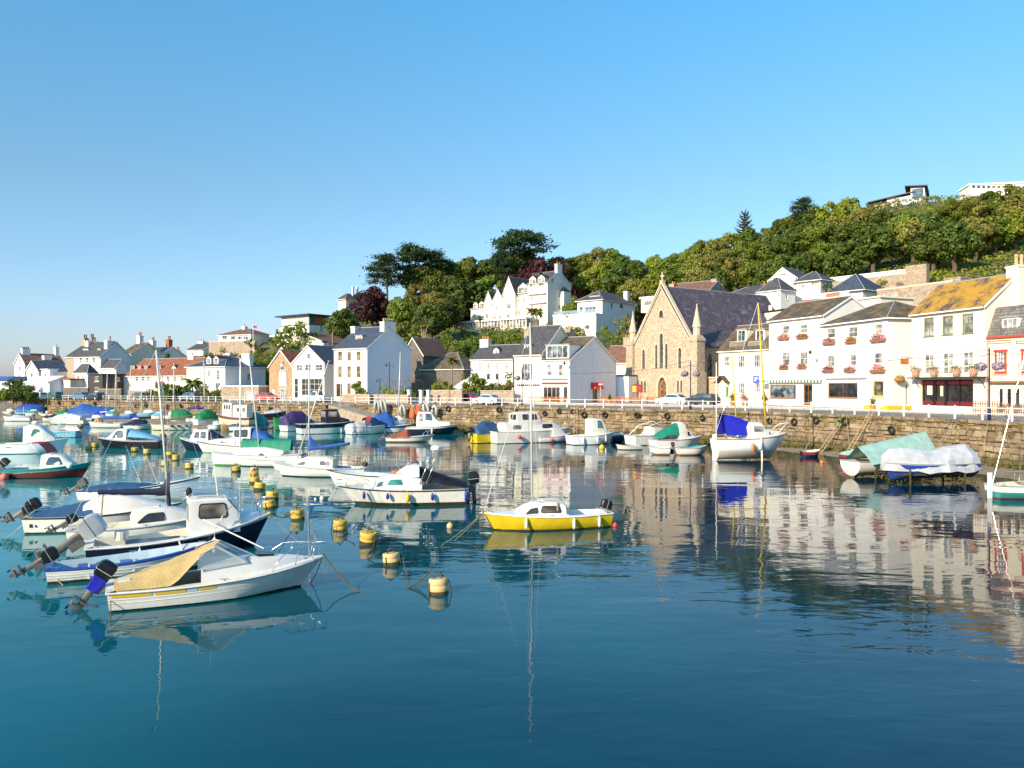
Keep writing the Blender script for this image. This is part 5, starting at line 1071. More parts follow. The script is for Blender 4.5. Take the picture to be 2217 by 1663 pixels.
for a in ((1060,822,848,126,8.5,'leaf_dark','long clipped dark hedge along the guest house garden wall','hedge',1.6),(1023,800,835,128,5.5,'leaf_mid','rounded tree-shrub before the white guest house','shrub',3),(958,818,852,131,5,'leaf_bright','bright green shrub bed left of the garden gate wall','shrub',2.5),(1100,795,835,121,1.6,'leaf_olive','creeper on the corner of the yellow garage house','shrub',1),
          (775,815,850,130,2.2,'leaf_mid','young tree against the front of the tall white house','shrub',1.2),(835,828,850,128,2,'leaf_bright','small round tree by the blank white gable','shrub',1.5),(880,836,853,130,2.4,'leaf_mid','low green shrub at the foot of the blank gable','shrub',1.5),
          (1295,688,735,165,11,'leaf_mid','large rounded shrub below the white villa','shrub',6),(1245,695,725,172,8,'leaf_olive','loose garden shrubs under the hotel annex','shrub',5),(1355,650,735,158,4.5,'leaf_olive','thin yellowing tree left of the church gable','shrub',4),
          (1075,713,738,180,17,'leaf_mid','clipped hedge terrace below the hotel conservatory','hedge',2),(975,715,770,168,13,'leaf_mid','leafy bank of shrubs below the hotel terrace','shrub',6),(1015,735,790,160,6,'leaf_dark','dark climbing shrubs behind the guest house chimney','shrub',4),(1190,695,720,190,7,'leaf_mid','low green shrubs at the hotel palm','shrub',3),
          (1210,690,705,190,6,'leaf_dark','dark hedge right of the hotel corner','hedge',2),(585,740,790,165,9,'leaf_mid','green bank below the bungalow and modern house','shrub',5),(555,715,755,178,8,'leaf_mid','tree clump right of the stone terrace wall','shrub',5),(490,738,778,176,7,'leaf_bright','yellow-green creeper over the stone terrace wall','shrub',3),(455,745,785,178,5,'leaf_mid','leafy shrub at left end of the stone terrace wall','shrub',3),(540,765,800,168,9,'leaf_mid','green bank behind the pink villa chimney','shrub',4),(640,745,765,168,6,'leaf_bright','hedge below the low cream gabled house','hedge',3),
          (378,748,785,182,7,'leaf_dark','dark tree clump behind the red-tiled roof','shrub',5),(420,752,782,180,9,'leaf_olive','brownish round shrub bank behind the pink villa','shrub',5),(350,820,852,146,7,'leaf_mid','green garden shrubs in front of the red-tiled row','shrub',3),(400,832,856,145,7,'leaf_dark','low dark shrubs under the bushy palm','shrub',2.5),(455,832,860,143,4,'leaf_mid','garden shrubs before the pink villa front','shrub',2),
          (30,822,855,158,7,'leaf_dark','dark conifer hedge by the kiosk at far left','hedge',2.5),(34,810,850,160,2.2,'leaf_dark','pointed conifer standing in the far left hedge','shrub',2),(58,832,856,157,5,'leaf_dark','dark shrubs right of the pointed conifer','shrub',2),(12,838,855,157,3,'leaf_bright','bright green bush at the far left edge','shrub',2),
          (1845,640,662,128,9,'leaf_mid','ivy and shrubs beneath the pyramid-roofed house','shrub',3),(1975,634,668,104,6.5,'leaf_bright','rounded yellow-green bush before the stone house arch','shrub',4),(1690,660,690,112,4,'leaf_bright','creeper on the white extension behind the shops','shrub',2),(1912,600,622,150,10,'leaf_bright','shrubs on the terrace between balustrade and stone house','shrub',4),(1875,596,618,152,6,'leaf_olive','rockery plants below the long balustrade','shrub',3)):
 px,pt,pb,D,w_,m_,lab,nm,dp = a
 bush(px,pt,pb,D,w_,m_,lab,nm,dp,'hedge' if nm == 'hedge' else 'shrub',zb=min(zat(pb,D),tz(px,D)) - .2)
# scrub, bramble and undergrowth that covers the slope
mb = MB(); rr = random.Random(12); mm_ = ['leaf_mid','leaf_bright','leaf_olive','leaf_dark','leaf_dry']
for _ in range(6600):
 px = rr.uniform(820,2330) if _ < 5200 else rr.uniform(1840,2330); d0 = Dq(px) + itp(DRT,px) + 12; d1 = itp(DTT,px) + 12; D = rr.uniform(d0,d1); p = xd(px,D); z = tz(px,D)
 if 1590 < px < 1960 and D < 165: continue
 if px > 1880 and D < 135: continue
 nz = noise.noise(V((p.x * .06,D * .06,4.))); mb.mi = 1 if nz > .12 else (0 if nz > -.15 else (2 if nz > -.3 else 3))
 if rr.random() < .05: mb.mi = 4
 k = rr.uniform(.6,1.5)
 for _ in range(13):
  d = V((rr.gauss(0,1),rr.gauss(0,1),abs(rr.gauss(0,1)))).normalized(); q = V((p.x,p.y,z)) + V((d.x,d.y,d.z * .8)) * k * rr.uniform(.6,1.2); a = d.cross(V((rr.gauss(0,1),rr.gauss(0,1),rr.gauss(0,1)))).normalized(); b = d.cross(a); s = .26 * rr.uniform(.6,1.3)
  mb.add([q - a * s - b * s * .6,q + a * s - b * s * .6,q + a * s * .7 + b * s * .6,q - a * s * .7 + b * s * .6],[(0,1,2,3)])
tag(mb.build('hillside_scrub',mm_),'green scrub and brambles covering the hillside between the houses','scrub',kind='stuff')
# ================================================================== BOATS
class Boat:
 """local x to the bow, y to port, z up, z=0 at the waterline"""
 def __init__(s,name,label,cat,S,Bw,py,yaw,L=None,B=None,fs=.5,fb=.85,hull='gel',bottom='h_antifoul',stripe=None,round_=False,tw=.8,rake=.6,deck='gel',z=0.,group='boats moored in the harbour',pitch=0.,roll=0.,keel=-.35,rub='grey_trim',fine=2.2,draw=True,D=None,full=.45,wlh=.07,sf=.13):
  if D is None:
   D = (H - z) * F / (py - HY); dm = Dq((S + Bw) / 2) - 4.2      # boats close in lie on the drying mud in front of the wall
   if D > dm: D = dm; z = min(1.5,max(z,H - (py - HY) * D / F))
  sg = 1 if Bw > S else -1; a = radians(yaw); hx,hy = sg * cos(a),sin(a)
  if L is None:
   k0,k1 = (S - CX) / F,(Bw - CX) / F     # length so that stern and bow fall on their columns
   X0 = k0 * D; L = (k1 * D - X0) / (hx - k1 * hy); D0 = D
   cx_,cy_ = X0 + hx * L / 2,D0 + hy * L / 2
   sh = D / cy_ if hy > 0 else 1.; 
  else: cx_,cy_ = ((S + Bw) / 2 - CX) / F * D,D
  s.L,s.B = L,B or L * .36; s.fs,s.fb,s.tw,s.rake,s.round,s.keel,s.fine,s.full = fs,fb,tw,rake,round_,keel,fine,full
  s.e = empty(name,(cx_,cy_,z),atan2(hy,hx),label,cat,group); s.e.rotation_euler = (roll,pitch,atan2(hy,hx)); s.wlh = wlh; s.sf = sf
  if draw: s.hull(hull,bottom,stripe or hull,rub)
 def b(s,t):
  if t < s.full: return s.B / 2 * (s.tw + (1 - s.tw) * sin(pi / 2 * t / s.full))
  return s.B / 2 * max(0,1 - ((t - s.full) / (1 - s.full)) ** s.fine)
 def sh(s,t): return s.fs + (s.fb - s.fs) * t ** 1.9 - .05 * sin(pi * t)
 def X(s,t,z):
  sv = s.sh(t); return -s.L / 2 + s.L * t - s.rake * t ** 3 * (1 - (z - s.keel) / (sv - s.keel)) + (.12 * (sv - z) if t == 0 else 0)
 def yz(s,t,z):
  sv = s.sh(t); b_ = s.b(t)
  if s.round:
   q = max(0,min(1,(sv - z) / (sv - s.keel))); return b_ * (1 - q ** 2.6) ** .62
  zc = .02 + .55 * s.fb * max(0,(t - .5) / .5) ** 2; bc = b_ * (.90 - .35 * t ** 3)
  if z >= zc: return bc + (b_ - bc) * ((z - zc) / max(.01,sv - zc)) ** .9
  return bc * max(0,(z - s.keel) / (zc - s.keel)) ** .8
 def hull(s,m_,bot,stripe,rub):
  N = 17; mb = MB(); ts = [i / (N - 1) for i in range(N)]; rows = []
  for t in ts:
   sv = s.sh(t); zs_ = [sv,sv - s.sf * sv,lerp(sv,s.wlh,max(.45,s.sf + .1)),lerp(sv,s.wlh,.75),s.wlh,-.06,lerp(-.06,s.keel,.6),s.keel]
   rows.append([V((s.X(t,z),max(s.yz(t,z),.012 if t > .99 else .03 if z > s.keel + .01 else .03),z)) for z in zs_])
  n = len(rows[0])
  for sd in (1,-1):
   vs_ = [V((p.x,p.y * sd,p.z)) for r in rows for p in r]
   for j in range(n - 1):
    mb.mi = 1 if j == 0 else (2 if j >= 4 else 0)
    i0 = len(mb.v); mb.add(vs_ if j == 0 else [],[]) if j == 0 else None
    if j == 0: s0 = i0
    for i in range(N - 1):
     q = (s0 + i * n + j,s0 + (i + 1) * n + j,s0 + (i + 1) * n + j + 1,s0 + i * n + j + 1); mb.f.append(q if sd < 0 else q[::-1]); mb.m.append(mb.mi)
  tr = rows[0]; pts = [V((p.x,p.y,p.z)) for p in tr] + [V((p.x,-p.y,p.z)) for p in reversed(tr)]
  for j in range(n - 1):
   mb.mi = 1 if j == 0 else (2 if j >= 4 else 0); a,b_ = tr[j],tr[j + 1]; mb.add([a,b_,(b_.x,-b_.y,b_.z),(a.x,-a.y,a.z)],[(0,1,2,3)])
  st = rows[-1]
  for j in range(n - 1): mb.mi = 1 if j == 0 else (2 if j >= 4 else 0); a,b_ = st[j],st[j + 1]; mb.add([a,b_,(b_.x,-b_.y,b_.z),(a.x,-a.y,a.z)],[(3,2,1,0)])
  mb.add([r[-1] for r in rows] + [V((r[-1].x,-r[-1].y,r[-1].z)) for r in rows],[(i,i + 1,N + i + 1,N + i) for i in range(N - 1)])
  s.hu = smooth(mb.build('hull',[m_,stripe,bot],s.e),30)
  if rub:
   g_ = MB()
   for sd in (1,-1): g_.tube([(s.X(t,s.sh(t)),sd * (s.b(t) + .015),s.sh(t) - .03) for t in ts[:-1]] + [(s.X(1,s.sh(1)) + .02,0,s.sh(1) - .03)],.032,5)
   g_.tube([(s.X(0,s.sh(0)) - .01,s.b(0),s.sh(0) - .03),(s.X(0,s.sh(0)) - .01,-s.b(0),s.sh(0) - .03)],.03,5); g_.build('rubbing_strake',rub,s.e)
 def deck(s,t0=0.,m_='gel',crown=.07,t1=1.):
  mb = MB(); N = 12; rs = []
  for i in range(N + 1):
   t = lerp(t0,t1,i / N); z = s.sh(t); b_ = max(.012,s.b(t)); x = s.X(t,z)
   rs.append([(x,b_ * k,z + crown * b_ * (1 - k * k) - .004) for k in (-1,-.6,0,.6,1)])
  mb.rings(rs,closed=False,c0=False,c1=False); return mb.build('deck',m_,s.e,smooth=True)
 def pit(s,t0=.03,t1=.55,m_='deck_grey',zf=.12,side=.14,rim='gel'):
  """open cockpit: side decks, lining and sole"""
  mb = MB(); N = 8; inn = []
  for i in range(N + 1):
   t = lerp(t0,t1,i / N); z = s.sh(t); b_ = s.b(t); x = s.X(t,z); k = max(.05,b_ - side); inn.append((x,k,z,b_))
  mb.mi = 1
  for sd in (1,-1):
   for (x,k,z,b_),(x2,k2,z2,b2) in zip(inn,inn[1:]): mb.add([(x,b_ * sd,z),(x2,b2 * sd,z2),(x2,k2 * sd,z2 + .02),(x,k * sd,z + .02)],[(0,1,2,3)])
  x,k,z,b_ = inn[0]; mb.add([(s.X(0,s.sh(0)),-s.b(0),s.sh(0)),(s.X(0,s.sh(0)),s.b(0),s.sh(0)),(x,k,z + .02),(x,-k,z + .02)],[(0,1,2,3)]); mb.add([(s.X(0,s.sh(0)),sd * s.b(0),s.sh(0)) for sd in (1,-1)],[])
  mb.mi = 0
  for sd in (1,-1):
   for (x,k,z,b_),(x2,k2,z2,b2) in zip(inn,inn[1:]): mb.add([(x,k * sd,z + .02),(x2,k2 * sd,z2 + .02),(x2,k2 * .9 * sd,zf),(x,k * .9 * sd,zf)],[(0,1,2,3)])
  x,k,z,b_ = inn[0]; x2,k2,z2,b2 = inn[-1]
  mb.add([(x,-k,z + .02),(x,k,z + .02),(x,k * .9,zf),(x,-k * .9,zf)],[(0,1,2,3)]); mb.add([(x2,-k2,z2 + .02),(x2,k2,z2 + .02),(x2,k2 * .9,zf),(x2,-k2 * .9,zf)],[(0,1,2,3)])
  fl = [(x_,k_ * .9,zf) for x_,k_,z_,b_ in inn]; mb.add(fl + [(a,-b_,c) for a,b_,c in fl],[(i,i + 1,N + 2 + i,N + 1 + i) for i in range(N)])
  return mb.build('cockpit',[m_,rim],s.e)
 def t_of(s,x): return max(0,min(1,(x + s.L / 2) / s.L))
 def cabin(s,st,m_='gel',name='cabin',crown=.06,zb=None):
  """st: stations (x, half width at deck, half width at roof, roof height above waterline)"""
  s.st = st; mb = MB(); rs = []
  for x,wb,wt,zt in st:
   z0 = (s.sh(s.t_of(x)) - .06) if zb is None else zb; zt = max(zt,z0 + .005); s_ = crown * wt * 1.2
   rs.append([(x,wb,z0),(x,wt,zt - .05 * min(1,(zt - z0) * 4)),(x,wt * .88,zt),(x,wt * .4,zt + s_),(x,-wt * .4,zt + s_),(x,-wt * .88,zt),(x,-wt,zt - .05 * min(1,(zt - z0) * 4)),(x,-wb,z0)])
  mb.rings(rs); s.zb = zb; return smooth(mb.build(name,m_,s.e),40)
 def side(s,x,f,sd,out=.012,st=None):
  st = st or s.st; st = sorted(st)
  for a,b_ in zip(st,st[1:]):
   if a[0] <= x <= b_[0] + 1e-6:
    k = (x - a[0]) / max(1e-6,b_[0] - a[0]); wb,wt,zt = (lerp(a[i],b_[i],k) for i in (1,2,3)); break
  else: wb,wt,zt = st[-1][1:] if x > st[-1][0] else st[0][1:]
  z0 = (s.sh(s.t_of(x)) - .06) if s.zb is None else s.zb; z1 = zt - .05; return V((x,sd * (lerp(wb,wt,f) + out),lerp(z0,z1,f)))
 def pane(s,x0,x1,f0,f1,gl='glass_dark',sl0=0.,sl1=0.,fr='rubber',name='window',both=True):
  """rounded side window between stations; sl0/sl1 slope of its ends"""
  for sd in (1,-1) if both else (both,):
   mb = MB(); fb_ = MB(); n = 4; r_ = .22
   pts = []
   for cx_,cy_,a0 in ((1 - r_ * .5,r_,-90),(1 - r_ * .5,1 - r_,0),(r_ * .5,1 - r_,90),(r_ * .5,r_,180)):
    for i in range(n): a = radians(a0 + 90 * i / (n - 1)); pts.append((cx_ + r_ * .5 * cos(a),cy_ + r_ * sin(a)))
   def pp(u,v,o): x = lerp(lerp(x0,x0 + sl0,v),lerp(x1,x1 + sl1,v),u); return s.side(x,lerp(f0,f1,v),sd,o)
   mb.add([pp(u,v,.022) for u,v in pts],[tuple(range(len(pts)))])
   li = pts; lo = [(.5 + (u - .5) * 1.10,.5 + (v - .5) * 1.22) for u,v in pts]; k = len(pts)
   fb_.add([pp(u,v,.026) for u,v in li] + [pp(u,v,.02) for u,v in lo] + [pp(u,v,-.01) for u,v in lo],[(i,(i + 1) % k,k + (i + 1) % k,k + i) for i in range(k)] + [(k + i,k + (i + 1) % k,2 * k + (i + 1) % k,2 * k + i) for i in range(k)])
   o = fb_.build(name,fr,s.e); mb.build('pane',gl,o)
 def screen(s,pts,m_='glass_blue',frame='alloy',name='windscreen'):
  """framed panes: list of quads (each 4 local points)"""
  fr_ = MB(); gl_ = MB()
  for q in pts:
   q = [V(p) for p in q]; fr_.tube(q + [q[0]],.018,5); c = sum(q,V()) / 4; gl_.add([c + (p - c) * .97 for p in q],[(0,1,2,3)])
  o = fr_.build(name,frame,s.e); gl_.build('pane',m_,o); return o
 def motor(s,y=0.,tilt=55,sc_=1.,cowl='motor_black',leg='motor_grey',x=None,z=None,cover=None):
  """outboard hung on the transom; tilt 0 = running, larger = lifted"""
  x = s.X(0,s.sh(0)) - .10 if x is None else x; z = (s.sh(0) + .02) if z is None else z
  M = Matrix.Translation((x,y,z)) @ Matrix.Rotation(radians(tilt),4,'Y') @ Matrix.Scale(sc_,4)
  def rr_(cx_,w_,d_,z_,k=8): return [(cx_ + d_ / 2 * max(-.82,min(.82,1.25 * cos(2 * pi * i / k + .39))),w_ / 2 * max(-.85,min(.85,1.25 * sin(2 * pi * i / k + .39))),z_) for i in range(k)]
  a = MB(); a.rings([rr_(-.20,.26,.36,.08,12),rr_(-.21,.34,.52,.16,12),rr_(-.22,.35,.56,.36,12),rr_(-.21,.33,.54,.48,12),rr_(-.19,.26,.42,.56,12),rr_(-.17,.12,.24,.585,12)]); a.xf(M)
  o = smooth(a.build('motor_cowling',cowl,s.e),50)
  st_ = MB(); st_.rings([rr_(-.215,.352,.565,.285,12),rr_(-.215,.352,.565,.30,12)]); st_.xf(M); st_.build('cowling_stripe','alloy' if cowl == 'motor_black' else 'motor_black',o)
  g_ = MB(); g_.rings([rr_(-.17,.20,.26,.09),rr_(-.16,.15,.20,-.25),rr_(-.15,.11,.19,-.62),rr_(-.16,.09,.22,-.72)]); g_.box(-.42,-.13,-.60,.0,.13,-.575); g_.box(-.12,-.09,-.25,.04,.09,.03)
  g_.rings([[(-.06 + .0,.02 * cos(k),-.78 + .02 * sin(k)) for k in (0,1.05,2.1,3.14,4.19,5.24)],[(-.10,.065 * cos(k),-.78 + .065 * sin(k)) for k in (0,1.05,2.1,3.14,4.19,5.24)],[(-.30,.065 * cos(k),-.78 + .065 * sin(k)) for k in (0,1.05,2.1,3.14,4.19,5.24)],[(-.38,.03 * cos(k),-.78 + .03 * sin(k)) for k in (0,1.05,2.1,3.14,4.19,5.24)]])
  g_.add([(-.12,.012,-.8),(-.26,.012,-.8),(-.24,.012,-.96),(-.18,.012,-.97),(-.12,-.012,-.8),(-.26,-.012,-.8),(-.24,-.012,-.96),(-.18,-.012,-.97)],[(0,1,2,3),(7,6,5,4),(0,3,7,4),(1,5,6,2),(3,2,6,7)]); g_.xf(M)
  o2 = smooth(g_.build('motor_leg',leg,s.e),40)
  p_ = MB()
  for k in range(3):
   a_ = k * 2.094 + .4; c_,s_ = cos(a_),sin(a_); p_.add([(-.37,.03 * c_,-.78 + .03 * s_),(-.34,.14 * c_ - .06 * s_,-.78 + .14 * s_ + .06 * c_),(-.40,.17 * c_ + .02 * s_,-.78 + .17 * s_ - .02 * c_),(-.42,.10 * c_ + .07 * s_,-.78 + .10 * s_ - .07 * c_),(-.385,.03 * c_,-.78 + .03 * s_)],[(0,1,2,3,4)])
  p_.xf(M); p_.build('propeller','motor_grey',o2)
  if cover:
   c_ = MB(); c_.rings([rr_(-.17,.30,.36,-.26,12),rr_(-.17,.29,.35,-.14,12),rr_(-.18,.33,.42,.06,12),rr_(-.19,.37,.5,.14,12)],c0=False,c1=False); c_.xf(M); c_.build('motor_wrap',cover,o)
 def rail(s,pts,m_='steel',r=.016,posts=(),name='guard_rail'):
  mb = MB(); mb.tube(pts,r,6)
  for a,b_ in posts: mb.tube([a,b_],r * .9,5)
  return mb.build(name,m_,s.e,smooth=True)
 def pulpit(s,h_=.5,t0=.80,m_='steel',over=.08):
  zt = s.sh(1) + h_; pts = []; posts = []
  for i in range(7):
   t = lerp(t0,1.,i / 6); pts.append(V((s.X(t,s.sh(t)) + (over if i == 6 else 0),max(.12,s.b(t) - .05),lerp(s.sh(t0) + .02,zt,min(1,i / 2.2) ** .6))))
  full = pts + [V((p.x,-p.y,p.z)) for p in reversed(pts)]
  for i in (3,5):
   for sd in (1,-1): p = pts[i]; t = lerp(t0,1,i / 6 - .03); posts.append(((p.x,p.y * sd,p.z),(s.X(t,s.sh(t)) - .05,sd * max(.08,s.b(t) - .06),s.sh(t))))
  s.rail(full,m_,.016,posts,'pulpit')
 def mast(s,x,h_,r=.05,m_='alloy',boom=None,bz=.9,cover=None,stays=True,z0=None,rake=0.,bm='alloy',spread=.55,btilt=0.):
  z0 = s.sh(s.t_of(x)) if z0 is None else z0; mb = MB(); tp = V((x - rake,0,z0 + h_)); mb.tube([(x,0,z0 - .05),(x - rake * .5,0,z0 + h_ * .5),tp],[r,r * .95,r * .7],8); o = mb.build('mast',m_,s.e,smooth=True)
  cp = MB(); cp.box(tp.x - .16,-.03,tp.z - .02,tp.x + .1,.03,tp.z + .04); cp.build('masthead','motor_grey',o)
  if spread:
   sp = MB(); zz = z0 + h_ * spread; xm = x - rake * spread; sp.tube([(xm,-s.B * .28,zz + .02),(xm,0,zz),(xm,s.B * .28,zz + .02)],.018,5); sp.build('spreader',m_,o)
  if stays:
   w_ = MB(); w_.tube([tp,(s.X(1,s.sh(1)) - .1,0,s.sh(1))],.008,4)
   for sd in (1,-1): w_.tube([tp,(x - rake * spread if spread else x,sd * s.B * .28,z0 + h_ * (spread or .5)),(x - .12,sd * s.b(s.t_of(x)) * .96,s.sh(s.t_of(x)))],.008,4)
   w_.tube([tp,(s.X(0,s.sh(0)),0,s.sh(0))],.008,4); w_.build('rigging','steel',o)
  if boom:
   bb = MB(); e_ = V((x - boom,0,z0 + bz + btilt)); bb.tube([(x - .05,0,z0 + bz),e_],.035,7); ob = bb.build('boom',bm,s.e)
   if cover: s.sailcover(x,z0 + bz,e_,cover,ob)
  return o
 def sailcover(s,x,z,e_,m_,parent,r0=.16,r1=.08,up=.75):
  mb = MB(); rr = random.Random(int(x * 100)); rs = []
  for i in range(15):
   t = i / 14; c = V((x + .02,0,z)).lerp(e_,t); r_ = lerp(r0,r1,t) * (1 + .12 * rr.uniform(-1,1)); rs.append([c + V((0,r_ * .8 * cos(k),.05 + r_ * sin(k) * 1.15 + (up * max(0,1 - t * 7) ** 1.4 if sin(k) > .3 else 0))) for k in [2 * pi * j / 10 for j in range(10)]])
  mb.rings(rs); return smooth(mb.build('sail_cover',m_,parent),60)
 def tarp(s,prof,m_,t0=0.,t1=1.,drop=.12,name='tarpaulin',seed=1,wr=.03,n=22,k=13,edge=1.02,peak=1.3,flat=False):
  """loose cover: prof = [(t, ridge height above sheer)]"""
  mb = MB(); rs = []
  for i in range(n + 1):
   t = lerp(t0,t1,i / n); z = s.sh(t); b_ = max(.03,s.b(t)) * edge + .03; x = s.X(t,z); hh = itp(prof,t) * (1 + wr * noise.noise(V((x * 1.7,seed,7.)))); r_ = []
   for j in range(k + 1):
    u = j / k * 2 - 1; au = abs(u); y = b_ * max(-1,min(1,u * 1.12)); zz = z + hh * max(0,1 - (au * 1.1) ** peak) if au < .9 else z - drop * (au - .9) * 10 * (1 + .5 * noise.noise(V((x * 3,seed,0))))
    w_ = wr * noise.noise(V((x * 2.2,y * 2.2,zz * 2 + seed))) * 1.4; pl_ = wr * 1.7 * au * (1.6 * noise.noise(V((x * 2.3,seed * 3.1,u * 1.2))) + 1.1 * noise.noise(V((x * 5.1 + u,seed,u * .6))) + .35 * sin(x * 9 + 3 * noise.noise(V((x,seed,0)))))
    r_.append((x,y + (pl_ if u > 0 else -pl_) * au,zz + w_ - .25 * pl_ * au))
   rs.append(r_)
  for i_,a_ in ((0,.03),(-1,-.03)):
   end = [(p[0] - a_,p[1],min(p[2],s.sh(t0 if i_ == 0 else t1) - drop * .8)) for p in rs[i_]]; rs.insert(0,end) if i_ == 0 else rs.append(end)
  mb.rings(rs,closed=False,c0=False,c1=False); return mb.build(name,m_,s.e,smooth=not flat)
 def sheet(s,grid,m_,name='canopy',smooth_=True,parent=None):
  mb = MB(); mb.rings([[tuple(p) for p in r] for r in grid],closed=False,c0=False,c1=False); return mb.build(name,m_,parent or s.e,smooth=smooth_)
 def world(s,p): bpy.context.view_layer.update(); return s.e.matrix_world @ V(p)
 def fend(s,t,sd,m_,label,h_=.45,r=.075,kind='fender',ball=False,drop=.1):
  z = s.sh(t); p = V((s.X(t,z),sd * (s.b(t) + r + .03),z)); a = s.e.rotation_euler.z; q = V((p.x * cos(a) - p.y * sin(a),p.x * sin(a) + p.y * cos(a),p.z)) + s.e.location
  e = empty('fender',q,a,label,'fender','fenders hanging on the boats'); mb = MB()
  if ball: mb.ball((0,0,-drop - r),r,12)
  else: mb.lathe([(.012,-drop),(.02,-drop - .03),(r * .6,-drop - .06),(r,-drop - .13),(r,-drop - h_ + .08),(r * .6,-drop - h_ + .02),(.02,-drop - h_),(.012,-drop - h_ - .03)],10)
  mb.build('fender_body',m_,e,smooth=True); l = MB(); l.tube([(0,-.03 * sd,.02),(0,0,-.03),(0,0,-drop - .02)],.009,4); l.build('lanyard','rope_white',e)
def ropes(label,pts,r=.014,m_='rope',sag=.0,n=14,cat='rope',name='mooring_rope'):
 P = []; mb = MB()
 for a,b_ in zip(pts,pts[1:]):
  a,b_ = V(a),V(b_)
  for i in range(n): t = i / n; P.append(a.lerp(b_,t) - V((0,0,sag * 4 * t * (1 - t))))
 P.append(V(pts[-1])); mb.tube(P,r,5); tag(mb.build(name,m_),label,cat,'mooring ropes')

# ------------------------------------------------ 1 front white cuddy boat with tan cover
b = Boat('cuddy_boat','white outboard cuddy boat nearest the camera, with tan canvas cover and yellow side stripe','boat',233,700,1312,25,B=2.1,fs=.58,fb=.92,bottom='h_black',rake=1.0,rub='gel',tw=.86,fine=2.6,wlh=.05); L = b.L
b.deck(.50); b.pit(.04,.56,'gel_old',.16,.2)
b.cabin([(-.1 * L,.80,.68,1.04),(.10 * L,.74,.60,1.06),(.22 * L,.58,.44,1.05),(.33 * L,.36,.26,1.00),(.40 * L,.14,.10,.95)],crown=.10)
ht = MB(); ht.rings([[(.21 * L + dx,dy,1.10 + dz - .10 * dx) for dx,dy in ((-.26,-.27),(.2,-.2),(.26,-.1),(.26,.1),(.2,.2),(-.26,.27),(-.32,.16),(-.32,-.16))] for dz in (0,.06)]); ht.build('hatch','h_navy',b.e)
w0,w1 = .10 * L,-.10 * L
b.screen([[(w0 + .35,.02,1.12),(w0 + .05,.62,1.06),(w1 + .45,.56,1.60),(w1 + .62,.02,1.64)],[(w0 + .35,-.02,1.12),(w0 + .05,-.62,1.06),(w1 + .45,-.56,1.60),(w1 + .62,-.02,1.64)],[(w0 + .02,.64,1.05),(w1 - .1,.78,.98),(w1 - .05,.70,1.40),(w1 + .43,.58,1.58)],[(w0 + .02,-.64,1.05),(w1 - .1,-.78,.98),(w1 - .05,-.70,1.40),(w1 + .43,-.58,1.58)]],'clear_screen')
gr = []
for i in range(17):
 t = i / 16; row = []
 for j in range(15):
  u = j / 14 * 2 - 1; x = lerp(-L / 2 + .18,lerp(w1 + .50,w1 - .62,abs(u) ** 1.8),t); tt = b.t_of(x); bb_ = b.b(tt) - .02; rz_ = lerp(.20,1.04,t ** 1.25); rl = lerp(.07,.10,t)
  lift = max(0,t - .80) / .20; au = abs(u); z = b.sh(tt) + .04 + (rz_ - .04) * (1 - au ** 2.4) * 1. + lift * .0
  y = u * bb_ * lerp(1.,.95,t); z += .022 * sin(u * 7 + t * 9) * (1 - au) + .025 * noise.noise(V((x * 2.2,u * 3,1)))
  if t > .86: z += (t - .86) * 1.2 * au ** 2 * (1 if au > .5 else .5)
  row.append((x + .10 * (1 - au) * t,y,z))
 gr.append(row)
b.sheet(gr,'c_tan','canvas_cover')
b.pulpit(.42,.72); b.motor(.05,38,1.12,cover='c_royal')
for t0,t1 in ((.02,.185),(.20,.33),(.385,.46)):
 for sd in (-1,1):
  q = []
  for i in range(7): t = lerp(t0,t1,i / 6); z = b.sh(t); q.append([(b.X(t,z),sd * (b.yz(t,z - .06) + .012),z - .06),(b.X(t,z),sd * (b.yz(t,z - .165) + .012),z - .165)])
  MB().rings(q,closed=False,c0=False,c1=False).build('side_stripe','yellow_trim',b.e)
pl = MB(); q = [[(b.X(t,.5),-(b.yz(t,b.sh(t) - z) + .01),b.sh(t) - z) for z in (.03,.17)] for t in (.34,.38)]; pl.rings(q,closed=False,c0=False,c1=False); pl.build('name_plate','deck_blue',b.e)
sr = MB()
for f in (.42,.62):
 for sd in (1,-1): sr.tube([(b.X(t,lerp(b.sh(t),.05,f)),sd * (b.yz(t,lerp(b.sh(t),.05,f)) + .002),lerp(b.sh(t),.05,f) + .12 * t * t) for t in [i / 15 for i in range(15)]],.014,4)
sr.build('spray_rail','gel',b.e); bx_ = MB(); bx_.box(-L / 2 + .28,-.5,.3,-L / 2 + .6,-.1,.82); bx_.build('motor_well','gel',b.e)
B1 = b
